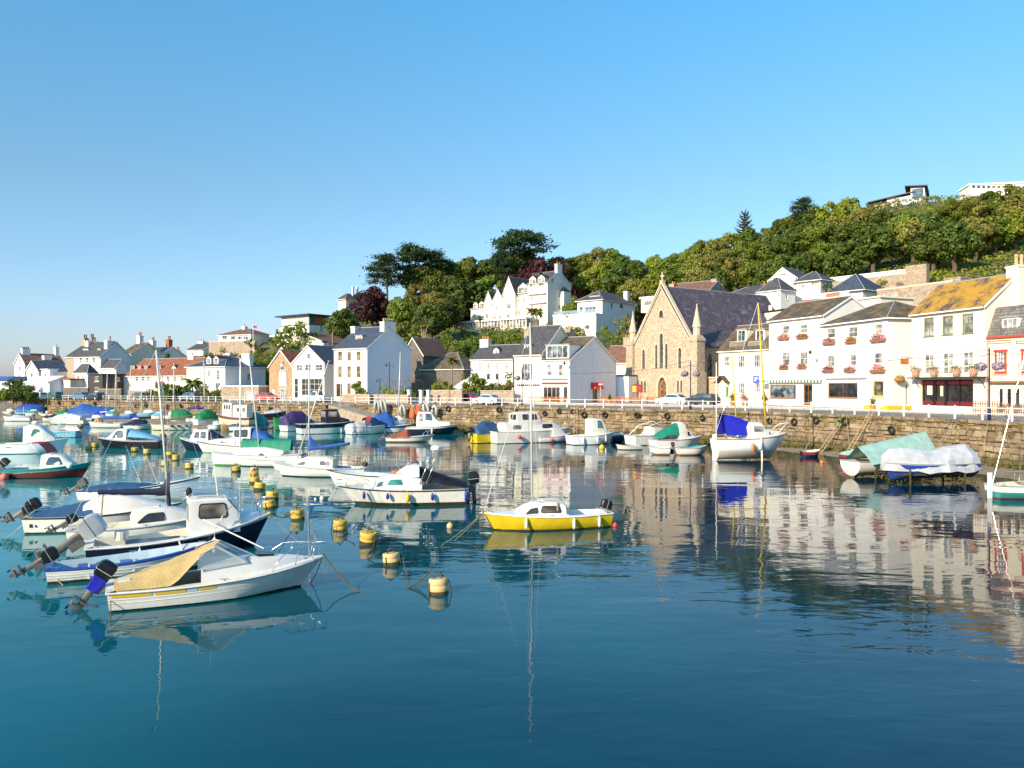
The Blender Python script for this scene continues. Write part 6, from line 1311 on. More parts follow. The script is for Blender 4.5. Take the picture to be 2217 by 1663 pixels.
# ------------------------------------------------ 2 blue-trimmed clinker dinghy
b = Boat('clinker_dinghy','white open rowing boat with blue gunwales and outboard, between cuddy boat and navy boat','boat',101,462,1258,27,B=1.75,fs=.50,fb=.86,hull='gel',stripe='h_blue',bottom='gel_old',round_=True,rake=.35,rub='h_blue',tw=.78,keel=-.3); L = b.L
b.pit(.03,.93,'deck_blue',.10,.07,'h_blue')
th_ = MB()
for t in (.2,.45,.68): x = b.X(t,.4); k = b.b(t) - .09; th_.box(x - .14,-k,.30,x + .14,k,.34)
th_.build('thwart','h_blue',b.e)
for t in (.24,.5): 
 ps = MB(); ps.box(b.X(t,.4) - .03,-b.b(t) + .02,.1,b.X(t,.4) + .03,-b.b(t) + .08,b.sh(t) + .12); ps.build('rowlock_post','gel',b.e)
fd = MB(); fd.rings([[(b.X(.8,.5),b.b(.8) * k,b.sh(.8) + .01 + .10 * (1 - k * k)) for k in (-1,-.5,0,.5,1)],[(b.X(.97,.5),b.b(.97) * k,b.sh(.97) + .02) for k in (-1,-.5,0,.5,1)]],closed=False,c0=False,c1=False); fd.build('foredeck','gel',b.e)
dm = MB(); x_ = b.X(.80,.5); dm.tube([(x_,b.b(.8),b.sh(.8)),(x_ - .05,b.b(.8) * .5,b.sh(.8) + .2),(x_ - .07,0,b.sh(.8) + .26),(x_ - .05,-b.b(.8) * .5,b.sh(.8) + .2),(x_,-b.b(.8),b.sh(.8))],.02,5); dm.build('spray_hoop','gel',b.e)
pk = MB(); z_ = b.sh(.05)
pk.add([(b.X(.0,z_) - .01 if 0 else b.X(0,.3) - .03,.1,.22),(b.X(0,.3) - .03,.52,.22),(b.X(0,.4) - .03,.52,.42),(b.X(0,.4) - .03,.1,.42)],[(0,1,2,3)]); pk.build('motor_pad','wood',b.e)
dk = MB(); dk.rings([[(b.X(t,.6),-(b.yz(t,b.sh(t) - z) + .012),b.sh(t) - z) for z in (.1,.42)] for t in (.80,.89)],closed=False,c0=False,c1=False); dk.build('number_panel','h_black',b.e)
cl_ = MB()
for f in (.25,.45,.65,.85):
 for sd in (1,-1): cl_.tube([(b.X(t,lerp(b.sh(t),.05,f)),sd * (b.yz(t,lerp(b.sh(t),.05,f)) + .001),lerp(b.sh(t),.05,f)) for t in [i / 15 for i in range(16)]],.011,4)
cl_.build('plank_lands','gel',b.e); b.motor(0,62,1.0); B2 = b
# ------------------------------------------------ 3 navy pilot boat
b = Boat('pilot_boat','navy-hulled fishing boat with white wheelhouse, silver tilted outboard and bow rails','boat',186,585,1212,26,B=2.35,fs=.58,fb=1.28,hull='h_navy',bottom='h_black',stripe='gel',rake=.8,rub='gel',tw=.84,fine=2.5); L = b.L
b.deck(.52,'gel_cool'); b.pit(.04,.54,'gel_old',.14,.22)
b.cabin([(.03 * L,.86,.66,2.02),(.06 * L,.86,.68,2.06),(.24 * L,.80,.62,2.04),(.30 * L,.78,.60,1.55),(.31 * L,.76,.62,1.46)],name='wheelhouse',zb=.75)
b.pane(.085 * L,.235 * L,.50,.88,'glass_warm',sl0=.03,sl1=-.06,fr='rubber')
b.screen([[(.295 * L + .02,.03,1.58),(.295 * L + .02,.55,1.58),(.245 * L + .02,.52,1.98),(.245 * L + .02,.03,1.99)],[(.295 * L + .02,-.03,1.58),(.295 * L + .02,-.55,1.58),(.245 * L + .02,-.52,1.98),(.245 * L + .02,-.03,1.99)]],'glass_blue','rubber')
for y in (-.42,-.12,.18): q = MB(); q.box(.03 * L - .02,y,1.2,.03 * L - .004,y + .2,1.85); q.build('aft_window','glass_curtain',b.e)
b.cabin([(.31 * L,.62,.55,1.42),(.37 * L,.45,.38,1.40),(.43 * L,.2,.16,1.36)],name='foredeck_hatch',m_='gel_cool')
b.pulpit(.62,.66); b.rail([(.31 * L,.75,1.05),(.27 * L,.62,2.3),(.05 * L,.55,2.32),(-.01 * L,.6,2.05)],name='roof_rail'); b.rail([(.31 * L,-.75,1.05),(.27 * L,-.62,2.3),(.05 * L,-.55,2.32),(-.01 * L,-.6,2.05)],name='roof_rail')
b.motor(.0,58,1.75,'motor_silver','motor_grey'); q = MB(); q.lathe([(.24,.5),(.24,.82),(.20,.83),(.19,.6)],14,(-.32 * L,.1,.12)); q.build('bait_tub','alloy',b.e)
an = MB(); an.tube([(.2 * L,.3,2.05),(.16 * L,.3,4.6)],[.02,.006],5); an.build('aerial','white_trim',b.e); sl_ = MB(); sl_.ball((.04 * L,.35,2.25),.13,8,1.4); sl_.build('search_light','motor_black',b.e)
lk_ = MB(); lk_.box(-.3 * L,-.9,.45,-.02 * L,-.86,.78); lk_.build('side_pocket','glass_blue',b.e)
bo = MB(); bo.tube([(.1 * L,-1.0,1.35),(.42 * L,-1.75,.2)],.028,6); bo.build('boat_hook','white_trim',b.e); B3 = b
# ------------------------------------------------ 4 small white yacht with navy sail cover
b = Boat('small_yacht','small white yacht with tall alloy mast, navy boom cover and eyebrow cabin window','boat',148,480,1172,20,B=2.1,fs=.55,fb=.95,bottom='gel_old',round_=True,rake=.7,tw=.6); L = b.L
b.deck(.42); b.pit(.05,.44,'gel_old',.2,.2); b.cabin([(-.10 * L,.78,.66,1.05),(-.07 * L,.78,.66,1.22),(.12 * L,.70,.58,1.26),(.22 * L,.55,.42,1.12),(.33 * L,.32,.22,.88)])
b.pane(-.05 * L,.12 * L,.30,.78,'glass_dark',sl0=.35,sl1=-.05); hb = MB(); hb.box(-.05 * L,-.3,1.28,.08 * L,.3,1.33); hb.build('hatch','gel',b.e)
b.mast(.145 * L,6.75,.055,'alloy',boom=2.75,bz=.62,cover='c_navy',z0=1.2,rake=.52,spread=None,btilt=.1); b.motor(.5,62,.85)
cr_ = MB(); cr_.tube([(-.30 * L,0,.6),(-.285 * L,0,1.85)],.035,6); cr_.build('boom_crutch','wood_pale',b.e)
nv = MB(); nv.tube([(.145 * L,0,1.2),(.145 * L - .09,0,2.4)],.08,8); nv.build('mast_boot','c_navy',b.e); B4 = b
# ------------------------------------------------ 5 white cabin cruiser with dark blue cover
b = Boat('cabin_cruiser','white cabin cruiser with dark blue cockpit cover and vented transom, at the left edge','boat',62,392,1150,14,B=2.3,fs=.72,fb=1.05,bottom='gel_old',rake=.8,rub='rubber'); L = b.L
b.deck(.36); b.pit(.04,.40,'gel_old',.25,.2); b.cabin([(-.12 * L,.95,.82,1.15),(-.02 * L,.95,.80,1.55),(.14 * L,.88,.70,1.50),(.3 * L,.62,.46,1.18),(.4 * L,.3,.22,1.0)])
b.sheet([[(lerp(-.46 * L,-.06 * L,i / 8),(b.b(b.t_of(lerp(-.46 * L,-.06 * L,i / 8))) - .05) * u,b.sh(.1) + .02 + (1 - abs(u) ** 2.2) * lerp(.12,.62,(i / 8) ** 1.2) + .02 * sin(i * 3 + u * 6)) for u in [j / 6 - 1 for j in range(13)]] for i in range(9)],'c_dusk','cockpit_cover')
b.motor(.3,60,1.15); b.motor(-.3,62,.8)
for k in range(4): q = MB(); x_ = b.X(.05 + k * .035,.5); q.box(x_,-b.yz(.06,.35) - .03,.30,x_ + .12,-b.yz(.06,.35) - .005,.45); q.build('vent','rubber',b.e)
b.rail([(-.07 * L,.8,1.2),(0,.72,1.7),(.03 * L,0,1.72),(0,-.72,1.7),(-.07 * L,-.8,1.2)],name='windscreen_frame'); B5 = b
# ------------------------------------------------ 6 pale clinker launch
b = Boat('clinker_launch','pale grey clinker launch with raised bow behind the two small yachts','boat',176,432,1082,6,B=2.0,fs=.6,fb=1.22,hull='gel_cool',bottom='gel_old',round_=True,rake=.55,rub='rubber',tw=.7,fine=2.); L = b.L
b.pit(.05,.7,'gel_old',.2,.14); b.deck(.68); cl_ = MB()
for f in (.2,.38,.56,.74,.9):
 for sd in (1,-1): cl_.tube([(b.X(t,lerp(b.sh(t),.05,f)),sd * (b.yz(t,lerp(b.sh(t),.05,f)) + .001),lerp(b.sh(t),.05,f)) for t in [i / 15 for i in range(16)]],.012,4)
cl_.build('plank_lands','gel_cool',b.e); b.motor(0,60,1.0,'motor_grey'); b.tarp([(0,.1),(.1,.2),(.3,.35),(.5,.2),(.6,.0)],'c_dusk',.04,.62,.03,seed=4)
for x in (.0,.14): an = MB(); an.tube([(x * L,.2,.7),(x * L - .9,.2,3.0)],[.015,.008],4); an.build('fishing_rod','white_trim',b.e)
# ------------------------------------------------ 7 red and teal fishing boat
b = Boat('fishing_boat','teal and dark red fishing boat with red canopy bar, left edge of the harbour','boat',12,200,1034,4,B=2.1,fs=.62,fb=1.08,hull='h_maroon',stripe='h_teal',bottom='h_black',rake=.9,rub='h_teal',fine=2.4,sf=.36); L = b.L
b.deck(.5,'h_teal'); b.pit(.04,.52,'deck_grey',.15,.2,'h_teal'); b.cabin([(-.04 * L,.82,.62,1.62),(0,.82,.62,1.66),(.16 * L,.74,.56,1.60),(.26 * L,.58,.44,1.12),(.29 * L,.5,.4,1.02)])
b.pane(.03 * L,.20 * L,.35,.82,'glass_blue',sl0=.14,sl1=-.18); b.motor(0,40,1.15,'motor_black')
gs = MB()
for sd in (1,-1): gs.tube([(b.X(t,.5),sd * (b.yz(t,lerp(.42,.70,t) - .12) + .004),lerp(.42,.70,t) - .12 + .16 * t * t) for t in [i / 12 for i in range(2,12)]],.028,5)
gs.build('side_flash','h_antigreen',b.e)
cn = MB(); cn.rings([[(x,y,z + .05 * (1 - (y / .8) ** 2)) for y in (-.75,-.4,0,.4,.75)] for x,z in ((-.24 * L,2.35),(-.15 * L,2.45),(-.06 * L,2.42),(.0 * L,2.1),(.04 * L,1.7))],closed=False,c0=False,c1=False); cn.build('canopy','c_red',b.e,smooth=True)
for sd in (1,-1): b.rail([(-.15 * L,.72 * sd,2.43),(-.05 * L,.7 * sd,1.66)],'white_trim',.03,name='canopy_post')
B7 = b
# ------------------------------------------------ mid-distance boats
b = Boat('sport_cruiser','white sports cruiser with rounded pilothouse and green side window, left','boat',-8,150,982,8,B=2.6,fs=.95,fb=1.45,rake=1.0,bottom='gel_old',rub='gel',hull='gel_cool'); L = b.L
b.deck(.4); b.pit(.04,.42,'gel_old',.4,.2); b.cabin([(-.08 * L,.95,.80,2.55),(-.02 * L,.98,.82,2.72),(.12 * L,.95,.76,2.62),(.22 * L,.85,.6,2.05),(.32 * L,.6,.45,1.5)],name='pilothouse')
b.pane(.02 * L,.19 * L,.40,.84,'glass_teal',sl0=.25,sl1=-.35,fr='gel'); q = MB(); q.box(-.085 * L - .06,-.55,1.2,-.085 * L - .02,.45,2.4); q.build('cabin_door','glass_warm',b.e); b.pulpit(.5,.7); rd = MB(); rd.lathe([(.05,2.78),(.28,2.85),(.28,3.0),(.08,3.08)],12,(.03 * L,0,0)); rd.build('radar_dome','white_trim',b.e)
for y in (.3,-.3): an = MB(); an.tube([(0,y,2.7),(-.06 * L,y,4.1)],[.02,.008],4); an.build('aerial','white_trim',b.e)
sv = MB(); sv.rings([[(x,-(b.yz(b.t_of(x),.62) + .012),z) for x,z in ((-.32 * L,.62),(-.28 * L,.66),(-.22 * L,.66),(-.2 * L,.63),(-.25 * L,.59))]],c0=True,c1=False); sv.build('hull_port','rubber',b.e)
b = Boat('speed_boat','pale blue speedboat with raised windscreen behind the sports cruiser','boat',172,96,947,4,B=2.0,fs=.85,fb=1.15,hull='h_skyblue',stripe='gel',bottom='h_antifoul',rake=.8); L = b.L
b.deck(.5); b.pit(.04,.5,'gel',.3,.2); b.screen([[(.05 * L,.6,1.1),(.2 * L,0,1.15),(.06 * L,0,1.85),(-.06 * L,.55,1.7)],[(.05 * L,-.6,1.1),(.2 * L,0,1.15),(.06 * L,0,1.85),(-.06 * L,-.55,1.7)]],'clear_screen'); b.motor(0,30,1.3,'motor_black')
b = Boat('dark_motorboat','black-hulled motorboat with blue wedge cover and a pink round fender','boat',352,213,970,5,B=2.4,fs=.82,fb=1.12,hull='h_black',stripe='gel',bottom='h_black',rake=.8); L = b.L
b.deck(.45); b.pit(.04,.48,'gel',.3,.2); b.cabin([(0,.9,.72,1.92),(.02 * L,.9,.74,1.98),(.16 * L,.85,.66,1.95),(.30 * L,.7,.5,1.2),(.33 * L,.6,.45,1.1)]); b.pane(.05 * L,.22 * L,.3,.85,'glass_blue',sl0=.05,sl1=-.5,fr='rubber'); b.motor(0,35,1.1)
b.sheet([[(lerp(-.48 * L,.02 * L,i / 8),u * lerp(.85,.72,i / 8),lerp(.95,1.98,(i / 8) ** .8) - abs(u) ** 3 * lerp(.1,.8,i / 8)) for u in [j / 5 - 1 for j in range(11)]] for i in range(9)],'c_sky','cockpit_cover'); b.pulpit(.45,.75)
b = Boat('navy_bow_boat','boat with navy bow and white rounded wheelhouse pointing left, beside the yellow buoys','boat',522,388,976,3,B=2.4,fs=.6,fb=1.35,hull='h_navy',bottom='h_navy',rake=.9,stripe='gel'); L = b.L
b.deck(.4); b.pit(.04,.42,'gel_old',.3,.2); b.cabin([(-.02 * L,.9,.7,2.05),(.0,.9,.72,2.1),(.2 * L,.8,.64,2.05),(.28 * L,.65,.5,1.5)]); b.pane(.02 * L,.10 * L,.45,.85,'glass_blue'); b.pane(.13 * L,.21 * L,.45,.85,'glass_blue',sl1=-.15)
b.sheet([[(lerp(-.3 * L,-.01 * L,i / 5),u * .72,lerp(1.,2.08,i / 5) - abs(u) ** 3 * .4) for u in [j / 4 - 1 for j in range(9)]] for i in range(6)],'c_navy','cockpit_cover')
b = Boat('motor_cruiser','white motor cruiser with navy side band and blue canvas aft, behind the green-covered yacht','boat',602,425,981,3,B=2.6,fs=.75,fb=1.15,hull='gel',stripe='h_navy',bottom='h_antigreen',rake=.9); L = b.L
b.deck(.35); b.pit(.04,.36,'gel_old',.3,.2); b.cabin([(-.02 * L,1.0,.9,1.35),(.24 * L,.9,.75,1.3),(.34 * L,.6,.45,1.15)],name='coachroof'); b.pane(.04 * L,.16 * L,.35,.8,'glass_curtain',fr='white_trim'); b.cabin([(-.2 * L,.92,.74,2.4),(-.18 * L,.92,.75,2.45),(.0,.88,.7,2.4),(.04 * L,.8,.66,1.4)],name='wheelhouse'); b.pane(-.16 * L,-.01 * L,.55,.9,'glass_dark')
b.sheet([[(lerp(-.47 * L,-.19 * L,i / 6),u * lerp(.95,.76,i / 6),lerp(1.1,2.45,(i / 6) ** .6) - abs(u) ** 4 * lerp(.2,1.2,i / 6)) for u in [j / 5 - 1 for j in range(11)]] for i in range(7)],'c_blue','aft_canvas')
b = Boat('white_sloop','white sloop with white mast and long green boom cover, seen from its square end','boat',660,458,1008,4,B=2.3,fs=.9,fb=1.05,hull='gel',bottom='h_antigreen',rake=.2,round_=True,fine=3,wlh=.12); L = b.L
b.deck(.02); b.cabin([(-.3 * L,.8,.7,1.2),(-.1 * L,.85,.75,1.45),(.15 * L,.7,.58,1.42),(.25 * L,.5,.4,1.1)]); b.mast(.19 * L,7.6,.075,'white_trim',boom=4.2,bz=.95,z0=1.05,spread=.55)
gr = []
for i in range(17):
 t = i / 16; x = lerp(.17 * L,.17 * L - 4.1,t); gr.append([(x,u * lerp(.10,.42,abs(v)) ,2.15 - .95 * v + .03 * sin(i * 1.7 + v * 5)) for u,v in ((-1,1),(-1,.6),(-.8,.25),(0,0),(.8,.25),(1,.6),(1,1))])
b.sheet(gr,'c_jade','boom_tent')
b = Boat('catamaran','cream low catamaran yacht with eyebrow window and pale mast, bow to the left','boat',668,494,1009,5,B=2.6,fs=.55,fb=.8,hull='gel',bottom='h_black',round_=True,rake=.6); L = b.L
b.deck(.0,'gel'); b.cabin([(-.2 * L,.8,.68,.98),(-.05 * L,.9,.75,1.22),(.08 * L,.82,.66,1.24),(.22 * L,.5,.4,.95)]); b.pane(-.04 * L,.10 * L,.3,.75,'glass_dark',sl0=.4,sl1=-.3); b.mast(.11 * L,7.6,.06,'alloy',z0=1.2,rake=-.85,spread=None)
b = Boat('leaning_mast_boat','low white boat with strongly leaning mast between the catamaran and the blue-sail yacht','boat',704,592,1018,10,L=4.6,B=1.7,fs=.5,fb=.7,round_=True,rake=.5,bottom='gel_old'); L = b.L
b.deck(0); b.cabin([(-.15 * L,.6,.5,.85),(.1 * L,.55,.45,.9),(.2 * L,.4,.3,.75)]); b.mast(.05 * L,7.6,.055,'alloy',z0=.7,rake=2.6,spread=None,stays=False)
b = Boat('blue_sail_yacht','cream yacht with blue sail cover sweeping down its mast and striped curtains','boat',794,596,1031,3,B=2.3,fs=.62,fb=.92,bottom='h_black',round_=True,rake=.7,tw=.6); L = b.L
b.deck(.32); b.pit(.05,.34,'deck_blue',.25,.2); b.cabin([(-.16 * L,.85,.72,1.2),(-.08 * L,.86,.74,1.36),(.14 * L,.75,.6,1.36),(.26 * L,.55,.42,1.05),(.3 * L,.4,.3,.9)],'gel_old'); b.pane(-.13 * L,-.02 * L,.35,.8,'glass_curtain',fr='white_trim'); b.pane(.14 * L,.25 * L,.3,.7,'glass_curtain',sl1=-.12,fr='white_trim')
b.mast(.13 * L,7.1,.06,'alloy',boom=2.95,bz=.55,z0=1.35,spread=None,btilt=.35); e_ = V((.13 * L - 2.95,0,1.35 + .55 + .45)); mb = MB(); rs = []
for i in range(15):
 t = i / 14; c = V((.13 * L + .02,0,1.9)).lerp(e_,t); up = 1.05 * max(0,1 - t * 3.6) ** 1.6; rs.append([(c.x,.09 * lerp(1.2,.5,t),c.z - .12),(c.x,.11 * lerp(1.2,.5,t),c.z + .06),(c.x,.02,c.z + .14 * (1 - t * .5) + up),(c.x,-.02,c.z + .14 * (1 - t * .5) + up),(c.x,-.11 * lerp(1.2,.5,t),c.z + .06),(c.x,-.09 * lerp(1.2,.5,t),c.z - .12)])
mb.rings(rs); mb.build('sail_cover','c_sky' if 0 else 'c_blue',b.e,smooth=True); b.motor(.3,65,.8)
for k in range(4): q = MB(); q.tube([(-.44 * L + k * .1,.3 * (k - 1.5),.6),(-.5 * L + k * .2,.2 * (k - 1.5),1.5 + .2 * (k % 2))],.03,5); q.build('deck_pole','wood_pale',b.e)
b = Boat('open_launch','cream open launch with dark rubbing strake, bow left, behind the black-cover cruiser','boat',886,708,1052,3,B=2.0,fs=.72,fb=1.02,hull='gel',bottom='gel_old',round_=True,rake=.75,rub='rubber',tw=.75); L = b.L
b.pit(.03,.9,'deck_blue',.2,.1); b.motor(0,40,1.0); th_ = MB()
for t in (.3,.55): x = b.X(t,.4); k = b.b(t) - .12; th_.box(x - .15,-k,.5,x + .15,k,.54)
th_.build('thwart','gel',b.e)
# ------------------------------------------------ cruiser with black cover
b = Boat('covered_cruiser','white cabin cruiser with teal curtains, black cockpit cover and steel arch','boat',1012,734,1087,-7,B=2.5,fs=.85,fb=1.0,bottom='h_antifoul',rake=1.2,rub='rubber',tw=.88,fine=2.6,wlh=.16); L = b.L
b.deck(.38); b.pit(.03,.4,'gel_old',.3,.2); b.cabin([(-.14 * L,1.0,.86,1.4),(.0,1.02,.86,1.62),(.13 * L,.96,.78,1.60),(.25 * L,.78,.58,1.22),(.30 * L,.6,.45,1.08)])
b.pane(.0 * L,.13 * L,.40,.80,'glass_teal',sl0=.12,sl1=-.2,fr='white_trim'); b.pane(.165 * L,.215 * L,.35,.78,'glass_blue',sl0=-.08,sl1=-.15,fr='white_trim')
b.cabin([(-.12 * L,.84,.66,2.05),(-.09 * L,.84,.66,2.1),(-.02 * L,.8,.6,2.0),(.06 * L,.75,.6,1.66)],name='windshield_house',zb=1.5,m_='gel')
b.sheet([[(lerp(-.49 * L,-.08 * L,i / 9),u * lerp(1.02,.72,i / 9),lerp(1.12,2.1,(i / 9) ** 1.1) + .03 * sin(i * 2.1 + u * 4) - abs(u) ** 4 * lerp(.2,.75,i / 9)) for u in [j / 6 - 1 for j in range(13)]] for i in range(10)],'c_black','cockpit_cover')
for sd in (1,-1):
 for x0 in (-.12,-.17): b.rail([(x0 * L,.98 * sd,1.15),((x0 - .10) * L,.62 * sd,2.75)],'steel',.025,name='arch_leg')
ap = MB(); ap.tube([(-.24 * L,.62,2.75),(-.25 * L,0,2.82),(-.24 * L,-.62,2.75)],.035,6); ap.build('arch_bar','steel',b.e); rd = MB(); rd.lathe([(.05,2.84),(.27,2.9),(.28,3.06),(.06,3.14)],12,(-.25 * L,0,0)); rd.build('radar_dome','white_trim',b.e)
lf = MB(); lf.lathe([(.05,1.66),(.24,1.68),(.24,1.8),(.06,1.84)],10,(.06 * L,0,0)); lf.build('roof_light','wood_orange',b.e); b.motor(0,6,1.35); b.pulpit(.35,.74)
for t,m_,h_,lab in ((.80,'f_blue',.42,'blue fender nearest the bow of the black-covered cruiser'),(.62,'f_blue',.36,'second blue fender along the black-covered cruiser'),(.43,'f_blue',.42,'third blue fender along the black-covered cruiser, right of the yellow one')): b.fend(t if t != .43 else .28,1,m_,lab,h_,.085)
b.fend(.47,1,'yellow_trim','yellow lemon-shaped fender on the black-covered cruiser',.5,.12); b.fend(.02,1,'f_blue','long blue fender at the stern corner of the black-covered cruiser',.7,.1,drop=.0); BC = b
# ------------------------------------------------ yellow sloop
b = Boat('yellow_sloop','small yellow sailing boat with white cabin and bare mast in the middle of the harbour','boat',1319,1044,1137,-13,B=2.0,fs=.66,fb=.82,hull='h_yellow',stripe='h_yellow',bottom='h_black',round_=True,rake=.75,rub='white_trim',tw=.55,wlh=.05); L = b.L
b.deck(.36,'gel_cool'); b.pit(.05,.38,'gel',.2,.16); b.cabin([(-.12 * L,.74,.60,1.08),(-.09 * L,.75,.62,1.19),(.06 * L,.70,.58,1.21),(.19 * L,.60,.42,1.0),(.235 * L,.52,.38,.84)],crown=.12)
b.pane(-.075 * L,.07 * L,.36,.82,'glass_warm',sl0=.06,sl1=-.06,fr='rubber'); b.pane(.10 * L,.185 * L,.36,.80,'glass_warm',sl0=.0,sl1=-.20,fr='rubber')
hb = MB(); hb.box(-.08 * L,-.3,1.255,.05 * L,.3,1.30); hb.build('hatch','gel',b.e); b.mast(.115 * L,8.1,.05,'alloy',z0=1.16,rake=.55 if 0 else -.10,stays=True,spread=.5); b.rail([(.06 * L,.58,1.24),(.1 * L,.46,1.33),(.13 * L,0,1.38),(.1 * L,-.46,1.33),(.06 * L,-.58,1.24)],name='mast_pulpit'); b.motor(0,72,1.0); fx = MB(); fx.box(-.05 * L - .03,.64,.86,-.05 * L + .03,.70,1.24); fx.build('boom_prop','wood_pale',b.e)
for t,lab in ((.70,'white fender nearest the bow of the yellow sloop'),(.34,'white fender amidships on the yellow sloop'),(.13,'white fender near the stern of the yellow sloop')): b.fend(t,1,'f_white',lab,.5,.07,drop=.05)
BY = b
B3.fend(.66,-1,'f_white','white fender hanging on the side of the navy pilot boat',.62,.085,drop=.16); B3.fend(.27,-1,'f_white','small bottle fender near the stern of the navy pilot boat',.3,.07,drop=.1)
B7.fend(.10,-1,'f_pink','big pink ball buoy at the stern of the teal fishing boat',.4,.28,ball=True,drop=.15); B7.fend(.80,-1,'f_white','white ball buoy at the bow of the teal fishing boat',.4,.16,ball=True,drop=-.1)

def fittings(b,cl=((.06,1),(.06,-1),(.5,1),(.5,-1),(.93,1)),grab=None):
 for t,sd in cl:
  x,z,y = b.X(t,b.sh(t)),b.sh(t) + .02,sd * max(0,b.b(t) - .07); MB().tube([(x - .12,y,z + .05),(x - .05,y,z + .035),(x + .05,y,z + .035),(x + .12,y,z + .05)],.014,5).tube([(x,y,z - .02),(x,y,z + .035)],.022,5).build('cleat','steel',b.e)
 if grab:
  for sd in (1,-1): MB().tube([(grab[0],sd * grab[2],grab[3]),(grab[0] + .05,sd * grab[2],grab[3] + .08),(grab[1] - .05,sd * grab[2],grab[3] + .08),(grab[1],sd * grab[2],grab[3])],.014,5).build('grab_rail','wood',b.e)
for b_ in (B1,B2,B3,B4,B5,BC,BY): fittings(b_)
fittings(B3,(),(.07 * B3.L,.22 * B3.L,.5,2.06)); fittings(BC,(),(.01 * BC.L,.12 * BC.L,.7,1.62)); fittings(BY,(),(-.07 * BY.L,.05 * BY.L,.45,1.22)); fittings(B5,(),(0,.13 * B5.L,.6,1.53))
# waterline scum on the near hulls
for b_,m_ in ((B1,'slime'),(B2,'slime'),(B4,'slime'),(B5,'slime'),(BC,'slime'),(BY,'slime')):
 for sd in (1,-1):
  MB().rings([[(b_.X(t,z),sd * (b_.yz(t,z) + .004),z) for z in (-.03,b_.wlh + .012 + .02 * noise.noise(V((t * 14,sd,b_.L))))] for t in [i / 30 for i in range(30)]],closed=False,c0=False,c1=False).build('waterline_scum',m_,b_.e)
# ------------------------------------------------ boats along the quay
def fb_(label,S,Bw,py,yaw,L=None,name='motor_boat',**k): return Boat(name,label,'boat',S,Bw,py,yaw,L=L,**k)
def std(b,cab=None,tarp=None,tm='c_blue',pit=True,m=True,mt=20,deckc='gel'):
 b.deck(.4 if pit else 0,deckc)
 if pit: b.pit(.04,.42,'gel_old',.25,.18)
 if m: b.motor(0,mt,1.0)
# far left
b = fb_('small white dory with two thin poles moored by the left slipway',70,6,912,6,B=2.,fs=.7,fb=1.0,round_=True); std(b); b.tarp([(0,.1),(.5,.5),(1,.1)],'c_white',.1,.6,.05)
for x in (-.2,.25): q = MB(); q.tube([(x * b.L,0,.7),(x * b.L,0,2.6)],.03,5); q.build('pole','white_trim',b.e)
b = fb_('boat under a bright blue tarpaulin at far left of the quay',36,98,897,8,B=2.6,fs=.8,fb=1.1,hull='h_skyblue',z=.1); b.deck(0); b.tarp([(0,.5),(.15,1.1),(.5,1.2),(.9,.8),(1,.2)],'c_blue',0,1,.25,peak=1.8)
b = fb_('dark-hulled workboat with orange buoys on deck and tall wooden mast',126,82,906,6,name='work_boat',B=2.4,fs=.8,fb=1.2,hull='h_black',stripe='gel',z=.1,sf=.4); std(b,m=False); b.mast(0,8.6,.07,'wood_pale',spread=None,stays=False)
for k in range(3): q = MB(); q.ball((-.3 + .5 * k,.2 * (k - 1),1.2),.28,8); q.build('deck_buoy',['f_orange','f_white','c_navy'][k],b.e)
b = fb_('boat with olive green cover behind the long white cruiser',156,122,905,6,B=2.3,fs=.6,fb=.9,z=.1,bottom='h_antired'); b.deck(0); b.tarp([(0,.3),(.4,1.2),(1,.2)],'c_green',0,1,.3,peak=1.5)
b = fb_('large boat wholly wrapped in a wide blue tarpaulin, left of centre',150,256,908,6,name='wrapped_boat',B=3.2,fs=.9,fb=1.3,z=.1,hull='h_skyblue'); b.deck(0); b.tarp([(0,.9),(.12,1.2),(.28,2.1),(.5,1.5),(.9,1.0),(1,.3)],'c_blue',0,1,.6,wr=.05,peak=1.6)
b = fb_('long low white cabin cruiser with blue window band, bow left',188,101,919,4,name='cabin_cruiser',B=2.6,fs=.75,fb=1.0,rake=1.4,bottom='h_black'); std(b,m=False); b.cabin([(-.4 * b.L,1.0,.8,1.3),(-.1 * b.L,1.05,.85,1.75),(.15 * b.L,.9,.7,1.6),(.4 * b.L,.3,.2,.95)]); b.pane(-.3 * b.L,-.02 * b.L,.35,.6,'glass_blue',fr='gel')
b = fb_('white open boat cluttered with pots and a blue boom cover',268,190,926,4,name='potting_boat',B=2.4,fs=.7,fb=1.0,rake=1.0,bottom='h_black',round_=True); std(b,pit=True,m=False); b.mast(-.3 * b.L,8.6,.06,'wood_pale',boom=None,spread=None,stays=False)
mb = MB(); rs = []
for i in range(11): t = i / 10; rs.append([(lerp(.05,-.72,t) * b.L,.22 * cos(k) * (1 + .2 * sin(i * 2.)),1.55 + .22 * sin(k)) for k in [2 * pi * j / 8 for j in range(8)]])
mb.rings(rs); mb.build('boom_cover','c_blue',b.e,smooth=True)
for k in range(4): q = MB(); q.box(.1 * b.L + k * .45,-.3,.7,.1 * b.L + k * .45 + .3,.2,1.15 + .2 * (k % 2)); q.build('crab_pot',['wood','f_orange','wood_pale','h_black'][k],b.e)
b = fb_('white motorboat with peaked navy cover, right of the potting boat',272,334,930,5,B=2.4,fs=.7,fb=.95,bottom='h_black',rake=.9); std(b,m=False); b.tarp([(0,.2),(.35,.9),(.7,.7),(.8,0)],'c_navy',.02,.8,.06,peak=1.2)
